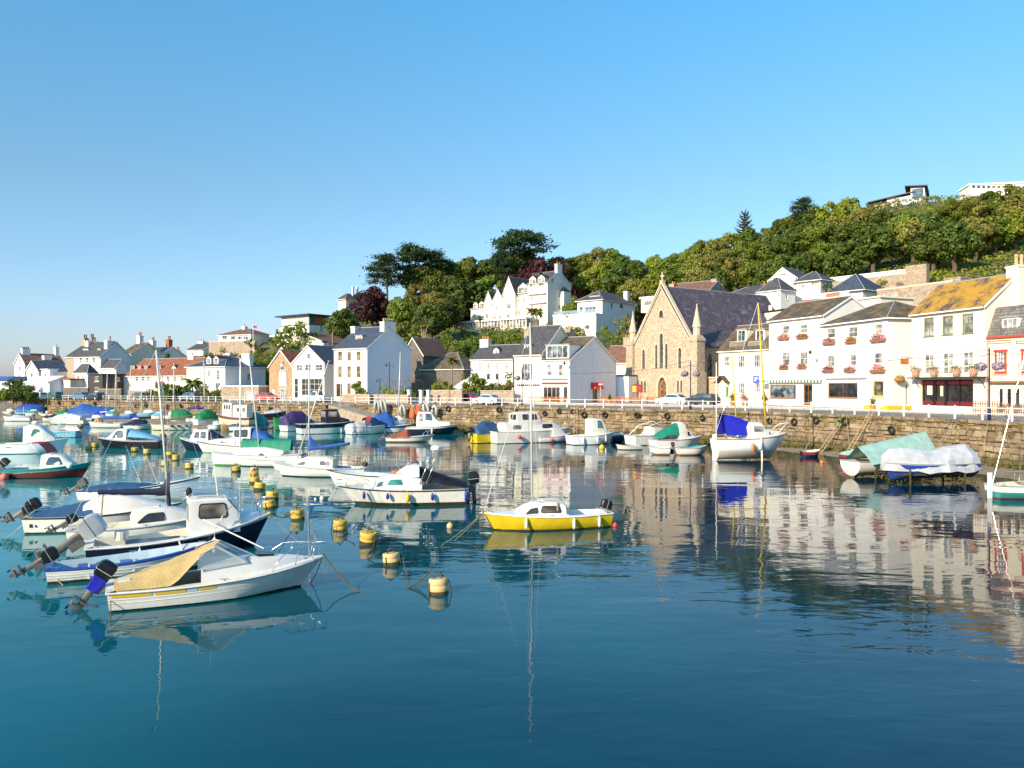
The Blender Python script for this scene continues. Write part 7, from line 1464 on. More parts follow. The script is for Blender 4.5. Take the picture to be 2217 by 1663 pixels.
b = fb_('double-ended cream dory with brown mast and blue fenders',414,325,931,-3,name='dory',B=2.0,fs=.85,fb=.95,hull='h_cream',stripe='h_brown',round_=True,bottom='h_black',tw=.35); b.pit(.1,.9,'h_brown',.3,.12); b.mast(.14 * b.L,7.6,.075,'wood',z0=.4,rake=-.35,spread=None,stays=False); q = MB(); q.tube([(.12 * b.L,0,1.4),(-.5 * b.L,0,2.1)],[.12,.08],8); q.build('furled_sail','h_brown',b.e)
for t in (.08,.25,.4): b.fend(t,1,'f_blue','%s blue ball fender on the cream dory' % ['leftmost' if 0 else 'rightmost','middle','leftmost'][[.08,.25,.4].index(t)],.4,.2,ball=True,drop=.0)
b = fb_('white boat with bright green tent cover behind the brown-mast dory',372,420,915,8,B=2.4,fs=.8,fb=1.0,z=.15); b.deck(0); b.tarp([(0,1.3),(.3,1.6),(.7,1.2),(1,.1)],'c_green',0,.95,.35,peak=1.4)
b = fb_('pale blue-decked boat with blue furled sail on its boom, near the green tents',405,450,916,8,name='day_sailer',B=2.4,fs=.8,fb=1.05,z=.15,stripe='deck_blue'); b.deck(0); b.mast(.34 * b.L,9.0,.06,'alloy',boom=2.9,bz=1.5,cover='c_royal',spread=.55,stays=False)
b = fb_('beached white boat with green canvas hood, stern towards the camera',438,474,920,48,5.2,B=2.2,fs=1.0,fb=1.2,z=.2,bottom='h_antired'); b.deck(0); b.tarp([(0,.4),(.3,1.5),(.5,1.5),(.75,.2)],'c_green',.08,.75,.05,peak=2)
b = fb_('beached wooden fishing boat with white wheelhouse and rusty planking',548,471,922,10,name='fishing_boat',B=2.8,fs=1.2,fb=1.75,hull='h_cream',stripe='h_brown',bottom='h_rust',round_=True,z=.75,keel=-.9,sf=.3,wlh=.2); b.deck(0,'deck_grey'); b.cabin([(.05 * b.L,.95,.9,3.3),(.08 * b.L,.95,.9,3.35),(.42 * b.L,.8,.75,3.3)],name='wheelhouse') if 0 else b.cabin([(.02 * b.L,.9,.85,3.2),(.05 * b.L,.9,.85,3.25),(.26 * b.L,.85,.8,3.25),(.28 * b.L,.85,.8,3.2)],name='wheelhouse')
for x in (.05,.12,.19): b.pane(x * b.L,(x + .05) * b.L,.55,.88,'glass_dark',fr='white_trim')
b.cabin([(-.4 * b.L,.9,.85,2.9),(-.02 * b.L,.9,.85,2.95)],name='aft_cabin'); b.pane(-.36 * b.L,-.28 * b.L,.5,.85,'glass_warm',fr='white_trim'); b.pane(-.22 * b.L,-.12 * b.L,.5,.85,'glass_warm',fr='white_trim')
for x in (-.2,.2):
 for sd in (1,-1): q = MB(); q.tube([(x * b.L,sd * 1.3,.6),(x * b.L,sd * 1.9,-.9)],.06,5); q.build('beaching_leg','wood_pale',b.e)
b = fb_('white boat with crumpled turquoise tarpaulin and pink buoys',526,586,931,20,B=2.5,fs=.9,fb=1.1); b.deck(0); b.tarp([(0,1.4),(.3,1.7),(.6,1.6),(.9,.4)],'c_teal',0,.9,.4,wr=.06,peak=1.8); b.fend(.1,-1,'f_pink','pink ball on the turquoise-covered boat',.4,.22,ball=True)
b = fb_('grey inflatable with dark tubes behind the turquoise tarpaulin',560,622,905,20,name='inflatable_boat',B=2.2,fs=.7,fb=1.2,hull='h_black',stripe='rib_grey',z=.4); b.deck(0,'rib_grey'); b.tarp([(0,.1),(.5,.5),(1,.1)],'c_white',.2,.8,.0)
b = fb_('boat draped in dark green tarpaulin beside the purple canopy boat',592,652,932,25,B=2.4,fs=.8,fb=1.0); b.deck(0); b.tarp([(0,1.2),(.25,1.0),(.6,1.3),(1,.3)],'c_green',0,1,.7,wr=.06,peak=1.3)
b = fb_('white boat with purple canvas tent, stern towards the camera',632,672,932,50,6.,B=2.6,fs=.9,fb=1.2); b.deck(0); b.tarp([(0,1.2),(.2,1.9),(.5,1.9),(.8,.4)],'c_purple',0,.8,.1,peak=2.2)
b = fb_('white-transomed cabin cruiser with navy sides and brown-trimmed wheelhouse',668,748,938,33,8.,name='cabin_cruiser',B=3.,fs=1.35,fb=1.6,hull='gel',stripe='h_navy',sf=.42); b.deck(.38); b.pit(.03,.4,'deck_blue',.8,.2); b.cabin([(-.06 * b.L,1.15,1.05,3.1),(-.04 * b.L,1.15,1.05,3.2),(.15 * b.L,1.1,.95,3.15),(.2 * b.L,1.,.9,2.2),(.38 * b.L,.6,.5,1.8)],name='wheelhouse',m_='h_navy')
b.pane(-.02 * b.L,.13 * b.L,.55,.9,'glass_curtain',fr='wood')
for y in (-.8,-.25,.3): q = MB(); q.box(-.06 * b.L - .03,y,2.2,-.06 * b.L - .005,y + .48,2.98); q.build('aft_window','glass_curtain',b.e)
rf = MB(); rf.box(-.09 * b.L,-1.15,3.2,.17 * b.L,1.15,3.3); rf.build('wheelhouse_roof','wood',b.e)
b = fb_('small white tender stern-on between the two cruisers',742,768,936,60,4.6,name='tender',B=1.9,fs=.75,fb=.9,round_=True); b.deck(.4); b.pit(.04,.45,'gel_old',.25,.15); b.rail([(b.X(0,.7),.7,.75),(b.X(0,.7),.6,1.3),(b.X(0,.7),-.6,1.3),(b.X(0,.7),-.7,.75)],name='stern_rail')
b = fb_('white boat with red spray hood and white sheeting over its stern',768,826,939,40,6.,B=2.4,fs=1.0,fb=1.2); b.deck(.3); b.tarp([(0,.4),(.2,.6),(.35,.5)],'c_white',0,.35,.6,wr=.05,peak=2); b.cabin([(0,.9,.75,2.2),(.15 * b.L,.85,.7,2.1),(.3 * b.L,.6,.5,1.3)],m_='c_dusk'); q = MB(); q.rings([[(-.1 * b.L,.8 * k,1.6 + .6 * (1 - k * k)) for k in (-1,-.5,0,.5,1)],[(.02 * b.L,.8 * k,1.9 + .5 * (1 - k * k)) for k in (-1,-.5,0,.5,1)]],closed=False,c0=False,c1=False); q.build('spray_hood','c_red',b.e)
b = fb_('motorboat with bright blue camper canopy, left of the navy cabin boat',806,896,937,16,B=2.6,fs=.95,fb=1.15,stripe='h_blue',rake=1.0,sf=.35); std(b,m=False); b.tarp([(0,.9),(.1,1.6),(.35,1.9),(.48,1.2),(.5,.3)],'c_blue',.0,.5,.1,peak=3); b.screen([[(.02 * b.L,.8,1.2),(.16 * b.L,0,1.2),(.06 * b.L,0,2.1),(-.02 * b.L,.8,2.2)]],'glass_blue')
b = fb_('navy-hulled white cabin boat tied beside the slipway, bow right',880,992,940,3,name='cabin_boat',B=2.8,fs=.95,fb=1.35,hull='h_navy',stripe='gel',rake=1.0,bottom='h_black',sf=.24); std(b,m=False); L = b.L; b.cabin([(-.3 * L,1.05,.9,2.3),(-.27 * L,1.05,.9,2.95),(-.02 * L,1.0,.85,2.9),(.06 * L,.95,.8,2.15),(.12 * L,.9,.75,1.75),(.34 * L,.6,.45,1.6)]); b.pane(-.12 * L,.0 * L,.55,.9,'glass_blue',sl1=-.1); b.pane(-.24 * L,-.18 * L,.5,.85,'glass_curtain'); b.fend(.5,-1,'f_white','white fender on the navy cabin boat by the slipway',.8,.12)
b = fb_('small low boat with rust-brown cover and twin motors near the navy cabin boat',836,940,957,3,B=2.0,fs=.55,fb=.85,rake=1.0,bottom='h_rust',wlh=.15); std(b,mt=50); b.tarp([(0,.0),(.12,.3),(.45,.95),(.5,.2)],'c_rust',.08,.5,.06,peak=1.3); b.motor(.4,55,.8); b.pulpit(.4,.75)
for S_,B_,py_,hm,hc,tm,lab in ((232,262,903,7.2,'gel','c_teal','small boat with turquoise deck gear right of the big blue tarpaulin'),(262,298,905,8.2,'h_skyblue',None,'pale blue sloop hull with thin mast left of the brown-mast dory'),(286,326,912,6.6,'gel','c_royal','white boat with rolled blue cover behind the brown-mast dory'),(300,345,903,5.4,'h_skyblue',None,'light blue open boat against the far wall'),(356,392,908,8.6,'gel',None,'white sloop with thin grey mast behind the green tents'),(420,462,909,8.8,'gel','c_green','white sloop near the far wall, left of the beached fishing boat'),(96,128,912,0,'gel','c_navy','small white boat with dark cover before the workboat'),(598,640,921,8.0,'gel','c_sky','white boat with grey mast behind the green tarpaulin'),(706,760,925,8.4,'gel',None,'white sloop behind the navy-sided cruiser'),(836,884,921,9.2,'gel_cool',None,'pale sloop with tall alloy mast left of the navy cabin boat'),(58,94,901,0,'gel','c_teal','small boat with turquoise cover between the blue tarpaulin and the workboat'),(190,230,914,0,'gel',None,'low white boat before the big blue tarpaulin'),(206,248,906,7.0,'h_skyblue','c_royal','blue-covered sloop right behind the potting boat'),(330,364,908,7.6,'gel','c_sky','small sloop with pale blue cover left of the green tents'),(452,488,931,0,'gel',None,'low white tender before the beached fishing boat'),(498,536,933,0,'gel_cool','c_dusk','small white boat with dark cover before the turquoise tarpaulin'),(130,168,909,0,'gel','c_mint','small boat with mint cover behind the long white cruiser'),(8,40,899,0,'gel',None,'little white tender beside the left slipway')):
 b = fb_(lab,S_,B_,py_,8,name='moored_boat',B=2.1,fs=.7,fb=1.0,hull=hc,round_=True,z=.05); b.deck(0,'gel_cool'); b.cabin([(-.2 * b.L,.7,.6,1.2),(.1 * b.L,.65,.5,1.3),(.25 * b.L,.4,.3,1.0)])
 if hm: b.mast(.05 * b.L,hm,.085,'alloy',z0=1.,spread=.6,rake=R.uniform(-.3,.3))
 if tm: b.tarp([(0,.2),(.3,.7),(.6,.6),(1,.1)],tm,.02,.7,.1,seed=S_)
# middle
b = fb_('yellow workboat with dark folded cover moored against the wall',1042,1074,958,40,4.6,B=2.0,fs=1.1,fb=1.2,hull='h_yellow',stripe='h_yellow'); b.deck(0,'deck_grey'); b.tarp([(0,.5),(.3,1.4),(.6,1.3),(1,.1)],'c_dusk',.05,.9,.02,peak=1.8); b.motor(0,10,1.1)
b = fb_('large white motor cruiser with long cabin and blue door, right of the yellow workboat',1082,1222,957,26,10.2,name='motor_cruiser',B=3.4,fs=1.35,fb=1.6,rake=1.0,bottom='h_antigreen',rub='gel'); L = b.L; b.deck(.12); b.cabin([(-.38 * L,1.3,1.1,2.2),(-.2 * L,1.35,1.15,2.3),(.22 * L,1.1,.9,2.25),(.34 * L,.7,.5,1.75)],name='lower_cabin'); b.pane(.08 * L,.2 * L,.35,.8,'glass_dark'); b.pane(-.3 * L,-.2 * L,.3,.8,'glass_curtain',fr='gel')
b.cabin([(-.24 * L,1.15,1.0,3.3),(-.2 * L,1.15,1.02,3.42),(.02 * L,1.1,.95,3.4),(.08 * L,1.0,.85,2.4)],name='wheelhouse',zb=2.1); b.pane(-.17 * L,-.10 * L,.45,.85,'glass_dark'); b.pane(-.06 * L,.01 * L,.45,.85,'glass_dark',sl1=-.1)
for y in (-.85,-.1): q = MB(); q.box(-.245 * L - .02,y,2.6,-.245 * L + .0,y + .6,3.2); q.build('aft_window','glass_dark',b.e)
b.pulpit(.7,.7); b.fend(.25,-1,'f_red','red ball buoy on the large white motor cruiser',.4,.24,ball=True,drop=.35)
b = fb_('small white day boat with low cabin in front of the motor cruiser bow',1162,1236,958,24,B=2.1,fs=.65,fb=1.0,rake=.8,round_=True); std(b,m=False); b.cabin([(-.1 * b.L,.8,.65,1.6),(.15 * b.L,.7,.55,1.5),(.3 * b.L,.4,.3,1.05)]); b.fend(.28,-1,'f_pink','orange-pink ball on the small white day boat',.4,.2,ball=True); b.fend(.8,-1,'f_red','red ball at the bow of the small white day boat',.4,.24,ball=True,drop=.25)
b = fb_('white pilothouse boat with teal windscreen beside the wooden ladder',1232,1330,963,20,name='pilothouse_boat',B=2.6,fs=1.0,fb=1.35,rake=.9,hull='gel_cool',rub='gel'); L = b.L; b.deck(.42); b.pit(.03,.45,'gel',.3,.2); b.cabin([(-.08 * L,.9,.8,2.75),(-.05 * L,.92,.82,2.8),(.16 * L,.9,.75,2.75),(.28 * L,.75,.55,1.7),(.36 * L,.6,.4,1.45)],name='pilothouse'); b.pane(.06 * L,.19 * L,.5,.9,'glass_teal',sl1=-.3)
for t in (.2,.5,.7): b.fend(t,-1,'f_white','%s white fender on the teal-windscreen pilothouse boat' % {.2: 'leftmost',.5: 'middle',.7: 'rightmost'}[t],.7,.1)
b = fb_('yellow dinghy lying on its side at the foot of the wall',1322,1360,951,12,name='dinghy',B=1.5,fs=.45,fb=.55,hull='h_cream',stripe='h_yellow',round_=True,roll=-.7,z=.35); b.pit(.04,.9,'wood_pale',.1,.06)
b = fb_('white sports boat with tall windscreen rail, right of the yellow dinghy',1378,1452,962,30,6.6,B=2.5,fs=1.1,fb=1.3,rake=1.0); std(b,m=False); b.cabin([(-.1 * b.L,1.,.85,1.9),(.1 * b.L,.95,.7,1.8),(.3 * b.L,.5,.4,1.35)]); b.rail([(-.4 * b.L,.9,1.1),(-.2 * b.L,.9,2.1),(.08 * b.L,.8,2.5),(.2 * b.L,.3,2.0)],'white_trim',.04); b.rail([(-.4 * b.L,-.9,1.1),(-.2 * b.L,-.9,2.1),(.08 * b.L,-.8,2.5),(.2 * b.L,-.3,2.0)],'white_trim',.04)
b = fb_('cabin boat with green cockpit cover and rounded side windows',1414,1520,972,18,name='cabin_boat',B=2.6,fs=.95,fb=1.25,rake=.9,stripe='h_brown',sf=.08,z=.2); L = b.L; std(b,m=False); b.cabin([(-.05 * L,.98,.82,2.5),(.0,.98,.84,2.6),(.06 * L,.95,.8,2.5),(.1 * L,.92,.78,1.95),(.3 * L,.6,.45,1.5)]); b.pane(.12 * L,.2 * L,.4,.8,'glass_dark'); b.pane(.22 * L,.28 * L,.4,.8,'glass_dark'); b.sheet([[(lerp(-.46 * L,-.02 * L,i / 6),u * lerp(1.05,.85,i / 6),lerp(1.15,2.6,(i / 6) ** .75) - abs(u) ** 4 * lerp(.1,1.2,i / 6)) for u in [j / 5 - 1 for j in range(11)]] for i in range(7)],'c_jade','cockpit_cover')
b = fb_('grey inflatable tender at the water edge before the sports boat',1388,1334,973,-8,name='inflatable_boat',B=1.5,fs=.38,fb=.55,hull='rib_grey',stripe='rib_grey',rub='rib_grey',round_=True,rake=.3); b.pit(.05,.8,'deck_grey',.12,.3,'rib_grey')
b = fb_('white open skiff in front of the green-cover cabin boat',1452,1402,983,12,name='skiff',B=1.7,fs=.6,fb=.8,round_=True,bottom='h_rust',z=.05); b.pit(.05,.9,'deck_blue',.15,.1); b.motor(0,15,.8)
b = fb_('white skiff with teal lining beside the yacht rudder',1466,1530,984,10,name='skiff',B=1.8,fs=.65,fb=.85,round_=True,bottom='h_rust',z=.05); b.pit(.05,.9,'h_teal',.15,.1)
b = Boat('bilge_keel_yacht','large white beached yacht with royal blue cockpit tent and yellow mast','boat',1546,1706,988,9,B=3.2,fs=1.55,fb=2.0,hull='gel_cool',bottom='gel_old',round_=True,rake=1.7,rub='wood',tw=.6,keel=-.25,z=.35,wlh=.55,fine=2.0); L = b.L; b.deck(.3); b.pit(.05,.34,'gel_old',.9,.25); b.cabin([(-.12 * L,1.2,1.0,2.5),(-.08 * L,1.2,1.0,2.9),(.08 * L,1.15,.95,2.85),(.13 * L,1.1,.9,2.35),(.33 * L,.7,.5,2.15)]); b.pane(-.04 * L,.09 * L,.45,.85,'glass_curtain',fr='gel'); b.pane(.17 * L,.26 * L,.35,.8,'glass_warm',fr='white_trim')
b.sheet([[(lerp(-.40 * L,-.06 * L,i / 6),u * lerp(1.0,1.05,i / 6),1.85 + lerp(1.75,1.1,(i / 6) ** 1.6) * (1 if abs(u) < .55 else max(0,(1 - abs(u)) / .45)) + .03 * sin(i * 3 + u * 8)) for u in [j / 7 - 1 for j in range(15)]] for i in range(7)],'c_royal','cockpit_tent')
b.mast(.20 * L,11.0,.085,'spar_yellow',z0=2.3,rake=.75,spread=.62,stays=True); b.mast(-.47 * L,6.6,.05,'white_trim',z0=1.5,rake=.0,spread=None,stays=False); b.rail([(.3 * L,.9,2.),(.42 * L,.6,2.7),(.5 * L,0,2.85),(.42 * L,-.6,2.7),(.3 * L,-.9,2.)],name='pulpit',m_='white_trim',r=.03)
q = MB(); q.tube([(.02 * L,-1.62,2.0),(.03 * L,-1.62,-.6)],.075,6); q.build('beaching_leg','white_trim',b.e); b.fend(.40,-1,'f_orange','orange cylinder fender on the beached white yacht',.75,.13,drop=.35); b.fend(.50,-1,'f_white','white cylinder fender on the beached white yacht',.6,.12,drop=.35)
rd = MB(); rd.box(-.52 * L,-.05,-.4,-.47 * L,.05,1.9); rd.build('rudder','white_trim',b.e); TY = b
b = fb_('low white sailing dinghy with yellow mast behind the beached yacht',1560,1620,965,12,name='sailing_dinghy',B=2.0,fs=.8,fb=1.0,round_=True,z=.2); b.deck(0); b.mast(.1 * b.L,8.6,.07,'spar_yellow',z0=.9,rake=.6,spread=None,stays=False)
# right: covered boats on trolleys
def trolley(b,wid=.9,label='x'):
 q = MB()
 for x in (-.3,.3):
  for sd in (1,-1): q.tube([(x * b.L,sd * wid,.35),(x * b.L,sd * wid,-.9)],.07,6)
  q.tube([(x * b.L,-wid,.0),(x * b.L,wid,0)],.07,6)
 for sd in (1,-1): q.tube([(-.45 * b.L,sd * wid * .8,-.02),(.45 * b.L,sd * wid * .8,-.02)],.07,6)
 q.build('trolley','slime',b.e)
 w_ = MB(); rr = random.Random(8)
 for _ in range(60): leafquads(w_,rr,(rr.uniform(-.45,.45) * b.L,rr.uniform(-1,1) * wid,rr.uniform(-.75,-.15)),8,(.2,.15,.12),.07)
 w_.build('weed','weed',b.e)
b = fb_('white dinghy under a mint green tent tarpaulin beside the wall',1862,1985,1016,22,7.2,name='covered_boat',B=2.3,fs=.75,fb=1.0,z=.45,round_=True,bottom='gel_old'); b.deck(.2); gr = []
for i in range(15):
 t = i / 14; x = lerp(-.40,.50,t) * b.L; r_ = []
 for j in range(13): u = j / 6 - 1; r_.append((x,u * lerp(1.35,1.15,t),lerp(.55,.9,t) + lerp(1.15,1.75,t) * (1 - abs(u)) ** .9 + .035 * sin(i * 2.3 + u * 9) * (abs(u) > .1)))
 gr.append(r_)
b.sheet(gr,'c_mint','tent_tarpaulin'); trolley(b)
b = fb_('boat with blue hull bottom under crumpled white plastic sheeting on a weedy trolley',2084,1930,1024,-12,6.9,name='sheeted_boat',B=2.2,fs=.7,fb=.8,z=.6,hull='h_blue',stripe='gel',bottom='h_blue',round_=True,rake=.7); b.deck(0); b.tarp([(0,.75),(.08,1.2),(.25,1.25),(.45,.8),(.7,.95),(.92,.95),(1,.5)],'c_white',0,1,.55,wr=.10,peak=1.5,edge=1.08,n=10,k=7,flat=True); trolley(b,1.)
b = Boat('teal_stripe_yacht','white yacht with teal hull band and tall white rudder, cut by the right edge','boat',2136,2420,1072,8,L=7.0,B=2.4,fs=.78,fb=1.1,hull='h_teal',stripe='gel',bottom='h_brown',round_=True,tw=.55,rake=.8,sf=.5,D=46.5); L = b.L; b.e.location.x = (2136 - CX) / F * 46.5 + L / 2; b.deck(.3); b.pit(.05,.36,'gel_old',.3,.2)
b.cabin([(-.1 * L,.9,.75,1.35),(.1 * L,.85,.7,1.45),(.3 * L,.5,.4,1.15)]); q = MB(); q.box(-.5 * L - .28,-.035,-.3,-.5 * L - .02,.035,1.45); q.build('rudder','white_paint',b.e); b.mast(-.13 * L + .2,9.5,.05,'white_trim',z0=.9,rake=.1,spread=None); b.rail([(-.47 * L,.7,.8),(-.47 * L,.65,1.35),(-.2 * L,.8,1.4),(.3 * L,.6,1.5)],name='lifeline',r=.012,posts=[((-.2 * L,.8,1.4),(-.2 * L,.85,.8)),((.05 * L,.75,1.45),(.05 * L,.8,.85))]); b.rail([(-.47 * L,-.7,.8),(-.47 * L,-.65,1.35),(-.2 * L,-.8,1.4),(.3 * L,-.6,1.5)],name='lifeline',r=.012,posts=[((-.2 * L,-.8,1.4),(-.2 * L,-.85,.8))]); b.fend(.2,-1,'f_white','white ball fender on the teal-banded yacht',.4,.2,ball=True,drop=.1)
# red kayak-like dinghies on the sand
for S,E_,py,yw,m_,lab in ((1738,1776,985,10,'h_red','small red dinghy upturned on the sand below the wall'),(1822,1880,992,8,'h_red','red tender with pale turquoise cover beside the mint tent boat')):
 b = fb_(lab,S,E_,py,yw,name='dinghy',B=1.3,fs=.34,fb=.5,hull=m_,stripe=m_,round_=True,z=.18,rake=.3); b.pit(.05,.9,'gel',.1,.08)
 if 'tender' in lab: b.tarp([(0,.2),(.5,.45),(1,.1)],'c_mint',.05,.95,.05)
# ================================================================== BUOYS, FLOATS, ROPES
def buoy(px,py,wpx,label,pale=False,k=0):
 p = onz(px,py); D = p.y; d = wpx * D / F * R.uniform(.82,.92); r = d / 2; hh = d * R.uniform(.62,.78); e = empty('mooring_buoy',p,R.uniform(0,6),label,'buoy','yellow mooring buoys'); e.rotation_euler = (R.uniform(-.16,.16),R.uniform(-.16,.16),R.uniform(0,6))
 m_ = 'buoy_pale' if pale else 'buoy_yellow'; q = MB(); q.lathe([(r * .9,-.2),(r * .98,hh * .2),(r,hh * .25),(r,hh * .52),(r * .97,hh * .55),(r,hh * .58),(r * .99,hh * .93),(r * .92,hh),(r * .3,hh * 1.01)],18); smooth(q.build('float',m_,e),40)
 q = MB(); q.lathe([(r * .95,-.22),(r * 1.012,hh * .05),(r * 1.012,hh * (.16 + .1 * (k % 3)))],18); q.build('weed_band','slime',e)
 q = MB(); rr_ = .12; q.tube([(-rr_,0,hh),(-rr_,0,hh + .1),(0,0,hh + .19),(rr_,0,hh + .1),(rr_,0,hh)],.025,6); q.build('mooring_ring','iron',e)
 q = MB(); q.tube([(rr_ * .5,0,hh + .15),(r * .5,.1,hh + .06),(r * 1.02,.15,hh * .8),(r * 1.1,.2,hh * .2),(r * 1.05,.22,-.1)],.022,5); q.tube([(0,0,hh + .18),(-r * .3,-r * .4,hh + .04),(-r * .5,-r * .92,hh * .7),(-r * .5,-r * 1.02,-.1)],.02,5); q.build('strop','rope_weed',e)
BU = [(950,1284,50,1),(848,1222,42,1),(796,1178,41,0),(736,1148,34,0),(645,1125,33,0),(589,1083,30,0),(584,1100,32,0),(561,1061,27,0),(551,1046,25,0),(551,1036,24,0),(551,1025,21,1),(512,1021,22,0),(410,1015,21,0),(381,997,18,0),(368,989,18,0),(357,1009,18,0),(318,984,17,0),(292,978,17,0),(192,973,16,0),(206,968,15,0)]
LB = ['pale yellow mooring buoy nearest the camera, joined to the cuddy boat by rope','pale mooring buoy second nearest, left of and behind the nearest one','yellow buoy with thick rope on top, below the covered cruiser','yellow weed-streaked buoy under the bow of the covered cruiser','yellow buoy alone right of the navy pilot boat bow','tall yellow buoy seen through the navy pilot boat bow rails','yellow buoy half hidden by the navy pilot boat pulpit','lower yellow buoy of the cluster left of the blue-sail yacht','second yellow buoy up in the cluster left of the blue-sail yacht','third yellow buoy up in the cluster left of the blue-sail yacht','palest buoy on top of the cluster left of the blue-sail yacht','yellow buoy below the bow of the catamaran','yellow buoy alone in open water left of the catamaran','right yellow buoy of the pair under the navy bow boat','left yellow buoy of the pair under the navy bow boat','weedy yellow buoy below the pair, right of the tall mast','yellow rope-wrapped buoy right of the black motorboat','yellow buoy under the stern of the black motorboat','yellow buoy at the bow of the black motorboat, left one','weedy yellow buoy touching the black motorboat bow']
for k,((px,py,wp,pl),lab) in enumerate(zip(BU,LB)): buoy(px,py,wp,lab,pl,k)
for px,py,r_,m_,lab in ((697,1082,.13,'f_white','white pickup float left of the covered cruiser'),(683,1082,.07,'f_white','tiny white float beside the white pickup float'),(974,1143,.15,'buoy_pale','pale pink pear float left of the yellow sloop'),(1331,1140,.12,'f_red','red and white float under the yellow sloop outboard'),(1303,972,.28,'yellow_trim','yellow ball float before the pilothouse boat'),(1779,1003,.16,'f_orange','small orange float near the red dinghy'),(1830,1014,.26,'f_pink','pink ball float beside the mint tent boat'),(1852,1008,.42,'f_white','large white ball float against the mint tent boat'),(197,950,.16,'f_red','small red float near the black motorboat'),(793,1090,.1,'f_blue','dark blue float in the reflection of the covered cruiser')):
 p = onz(px,py); q = MB(); q.ball((0,0,r_ * .5),r_,12,1.1); q.tube([(0,0,r_ * 1.5),(0,0,r_ * 1.8)],r_ * .18,6); tag(q.build('pickup_float',m_,None,True,p),lab,'float','small floats')
bpy.context.view_layer.update()
def bw(b,dx=0.): return b.e.matrix_world @ V((b.X(1,b.sh(1)) + dx,0,b.sh(1) + .03))
p1 = bw(B1); p2 = onz(935,1268) + V((0,0,.55))
ropes('weedy rope from the cuddy boat bow dipping to the nearest buoy',[p1,onz(775,1282) + V((0,0,.02)),onz(870,1276) + V((0,0,-.03)),p2],.026,'rope_weed',.12); ropes('thin rope hanging from the cuddy boat bow into the water',[p1,onz(672,1262)],.015,'rope_weed',.1)
p3 = bw(BY,-.1); ropes('bow rope of the yellow sloop running into the water',[p3,onz(985,1170)],.018,'rope',.05); ropes('second bow rope of the yellow sloop, lower one',[p3,onz(955,1182)],.018,'rope',.08); ropes('pole-like mooring line slanting up beside the yellow sloop mast',[p3,at(1118,875,38)],.014,'rope_white')
ropes('bow rope of the black-covered cruiser',[bw(BC),onz(690,1125)],.015,'rope',.1); ropes('long rope from the navy pilot boat bow to a yellow buoy',[bw(B3),onz(645,1118) + V((0,0,.45))],.016,'rope_weed',.35); ropes('rope from the navy pilot boat bow down to the water',[bw(B3),onz(655,1178)],.012,'rope',.15)
for a_,b_,lab in ((0,1,'nearest'),(1,2,'second'),(2,3,'third')):
 ropes('slack rope trailing between the %s pair of mooring buoys' % lab,[onz(BU[a_][0] - 26,BU[a_][1] - 12) + V((0,0,.3)),onz(BU[a_][0] - 60,BU[a_][1] - 10) + V((0,0,-.03)),onz(BU[b_][0] + 22,BU[b_][1] - 4) + V((0,0,.25))],.02,'rope_weed',.05)
p5 = B5.e.matrix_world @ V((-B5.L / 2,.4,.6)); ropes('stern rope of the white cabin cruiser at the left edge',[p5,onz(14,1166)],.018,'rope_white',.02); ropes('stern rope of the blue-trimmed dinghy',[B2.e.matrix_world @ V((-B2.L / 2,-.2,.5)),onz(137,1268)],.015,'rope',.03); ropes('stern rope of the cuddy boat',[B1.e.matrix_world @ V((-B1.L / 2 + .1,-.7,.6)),onz(240,1335)],.014,'rope_weed',.05)
# ================================================================== ON THE QUAY
# tyres hung on the wall
def torus(R_,r,n=18,m=8): 
 q = MB(); q.rings([[((R_ + r * cos(2 * pi * j / m)) * cos(2 * pi * i / n),r * .9 * sin(2 * pi * j / m),(R_ + r * cos(2 * pi * j / m)) * sin(2 * pi * i / n)) for j in range(m)] for i in range(n + 1)],c0=False,c1=False); return q
tyre0 = None; TY_ = [(109,872),(131,873),(161,873),(208,874),(296,878),(319,878),(364,881),(394,879),(431,881),(563,884),(588,886),(712,882),(973,885),(1083,887),(1120,891),(1182,895),(1213,890),(1242,891),(1267,898),(1312,898),(1381,899),(1387,900),(1447,901),(1523,905),(1669,911),(1723,913),(1771,910),(1834,912),(1935,931)]
for k,(px,py) in enumerate(TY_):
 s_ = sq(px); p,t,nn = quay(s_); q = p + nn * .30; z = zat(py,q.y)
 e = empty('tyre_fender',(q.x,q.y,z),atan2(t.y,t.x) + R.uniform(-.15,.15),'black tyre hung on the quay wall, %s tyre from the left' % NTH[k],'tyre','tyres hung along the quay wall')
 if tyre0 is None: tyre0 = torus(.28,.105).build('tyre','rubber',e,True); o = tyre0
 else: o = tyre0.copy(); col.objects.link(o); o.parent = e
 o.scale = (R.uniform(.8,1.12),) * 3; o.rotation_euler = (R.uniform(-.25,.25),0,R.uniform(-.35,.35))
 q = MB(); q.tube([(0,0,.3),(0,.1,ZQ - z)],.02,5); q.build('tyre_rope','rope_weed',e)
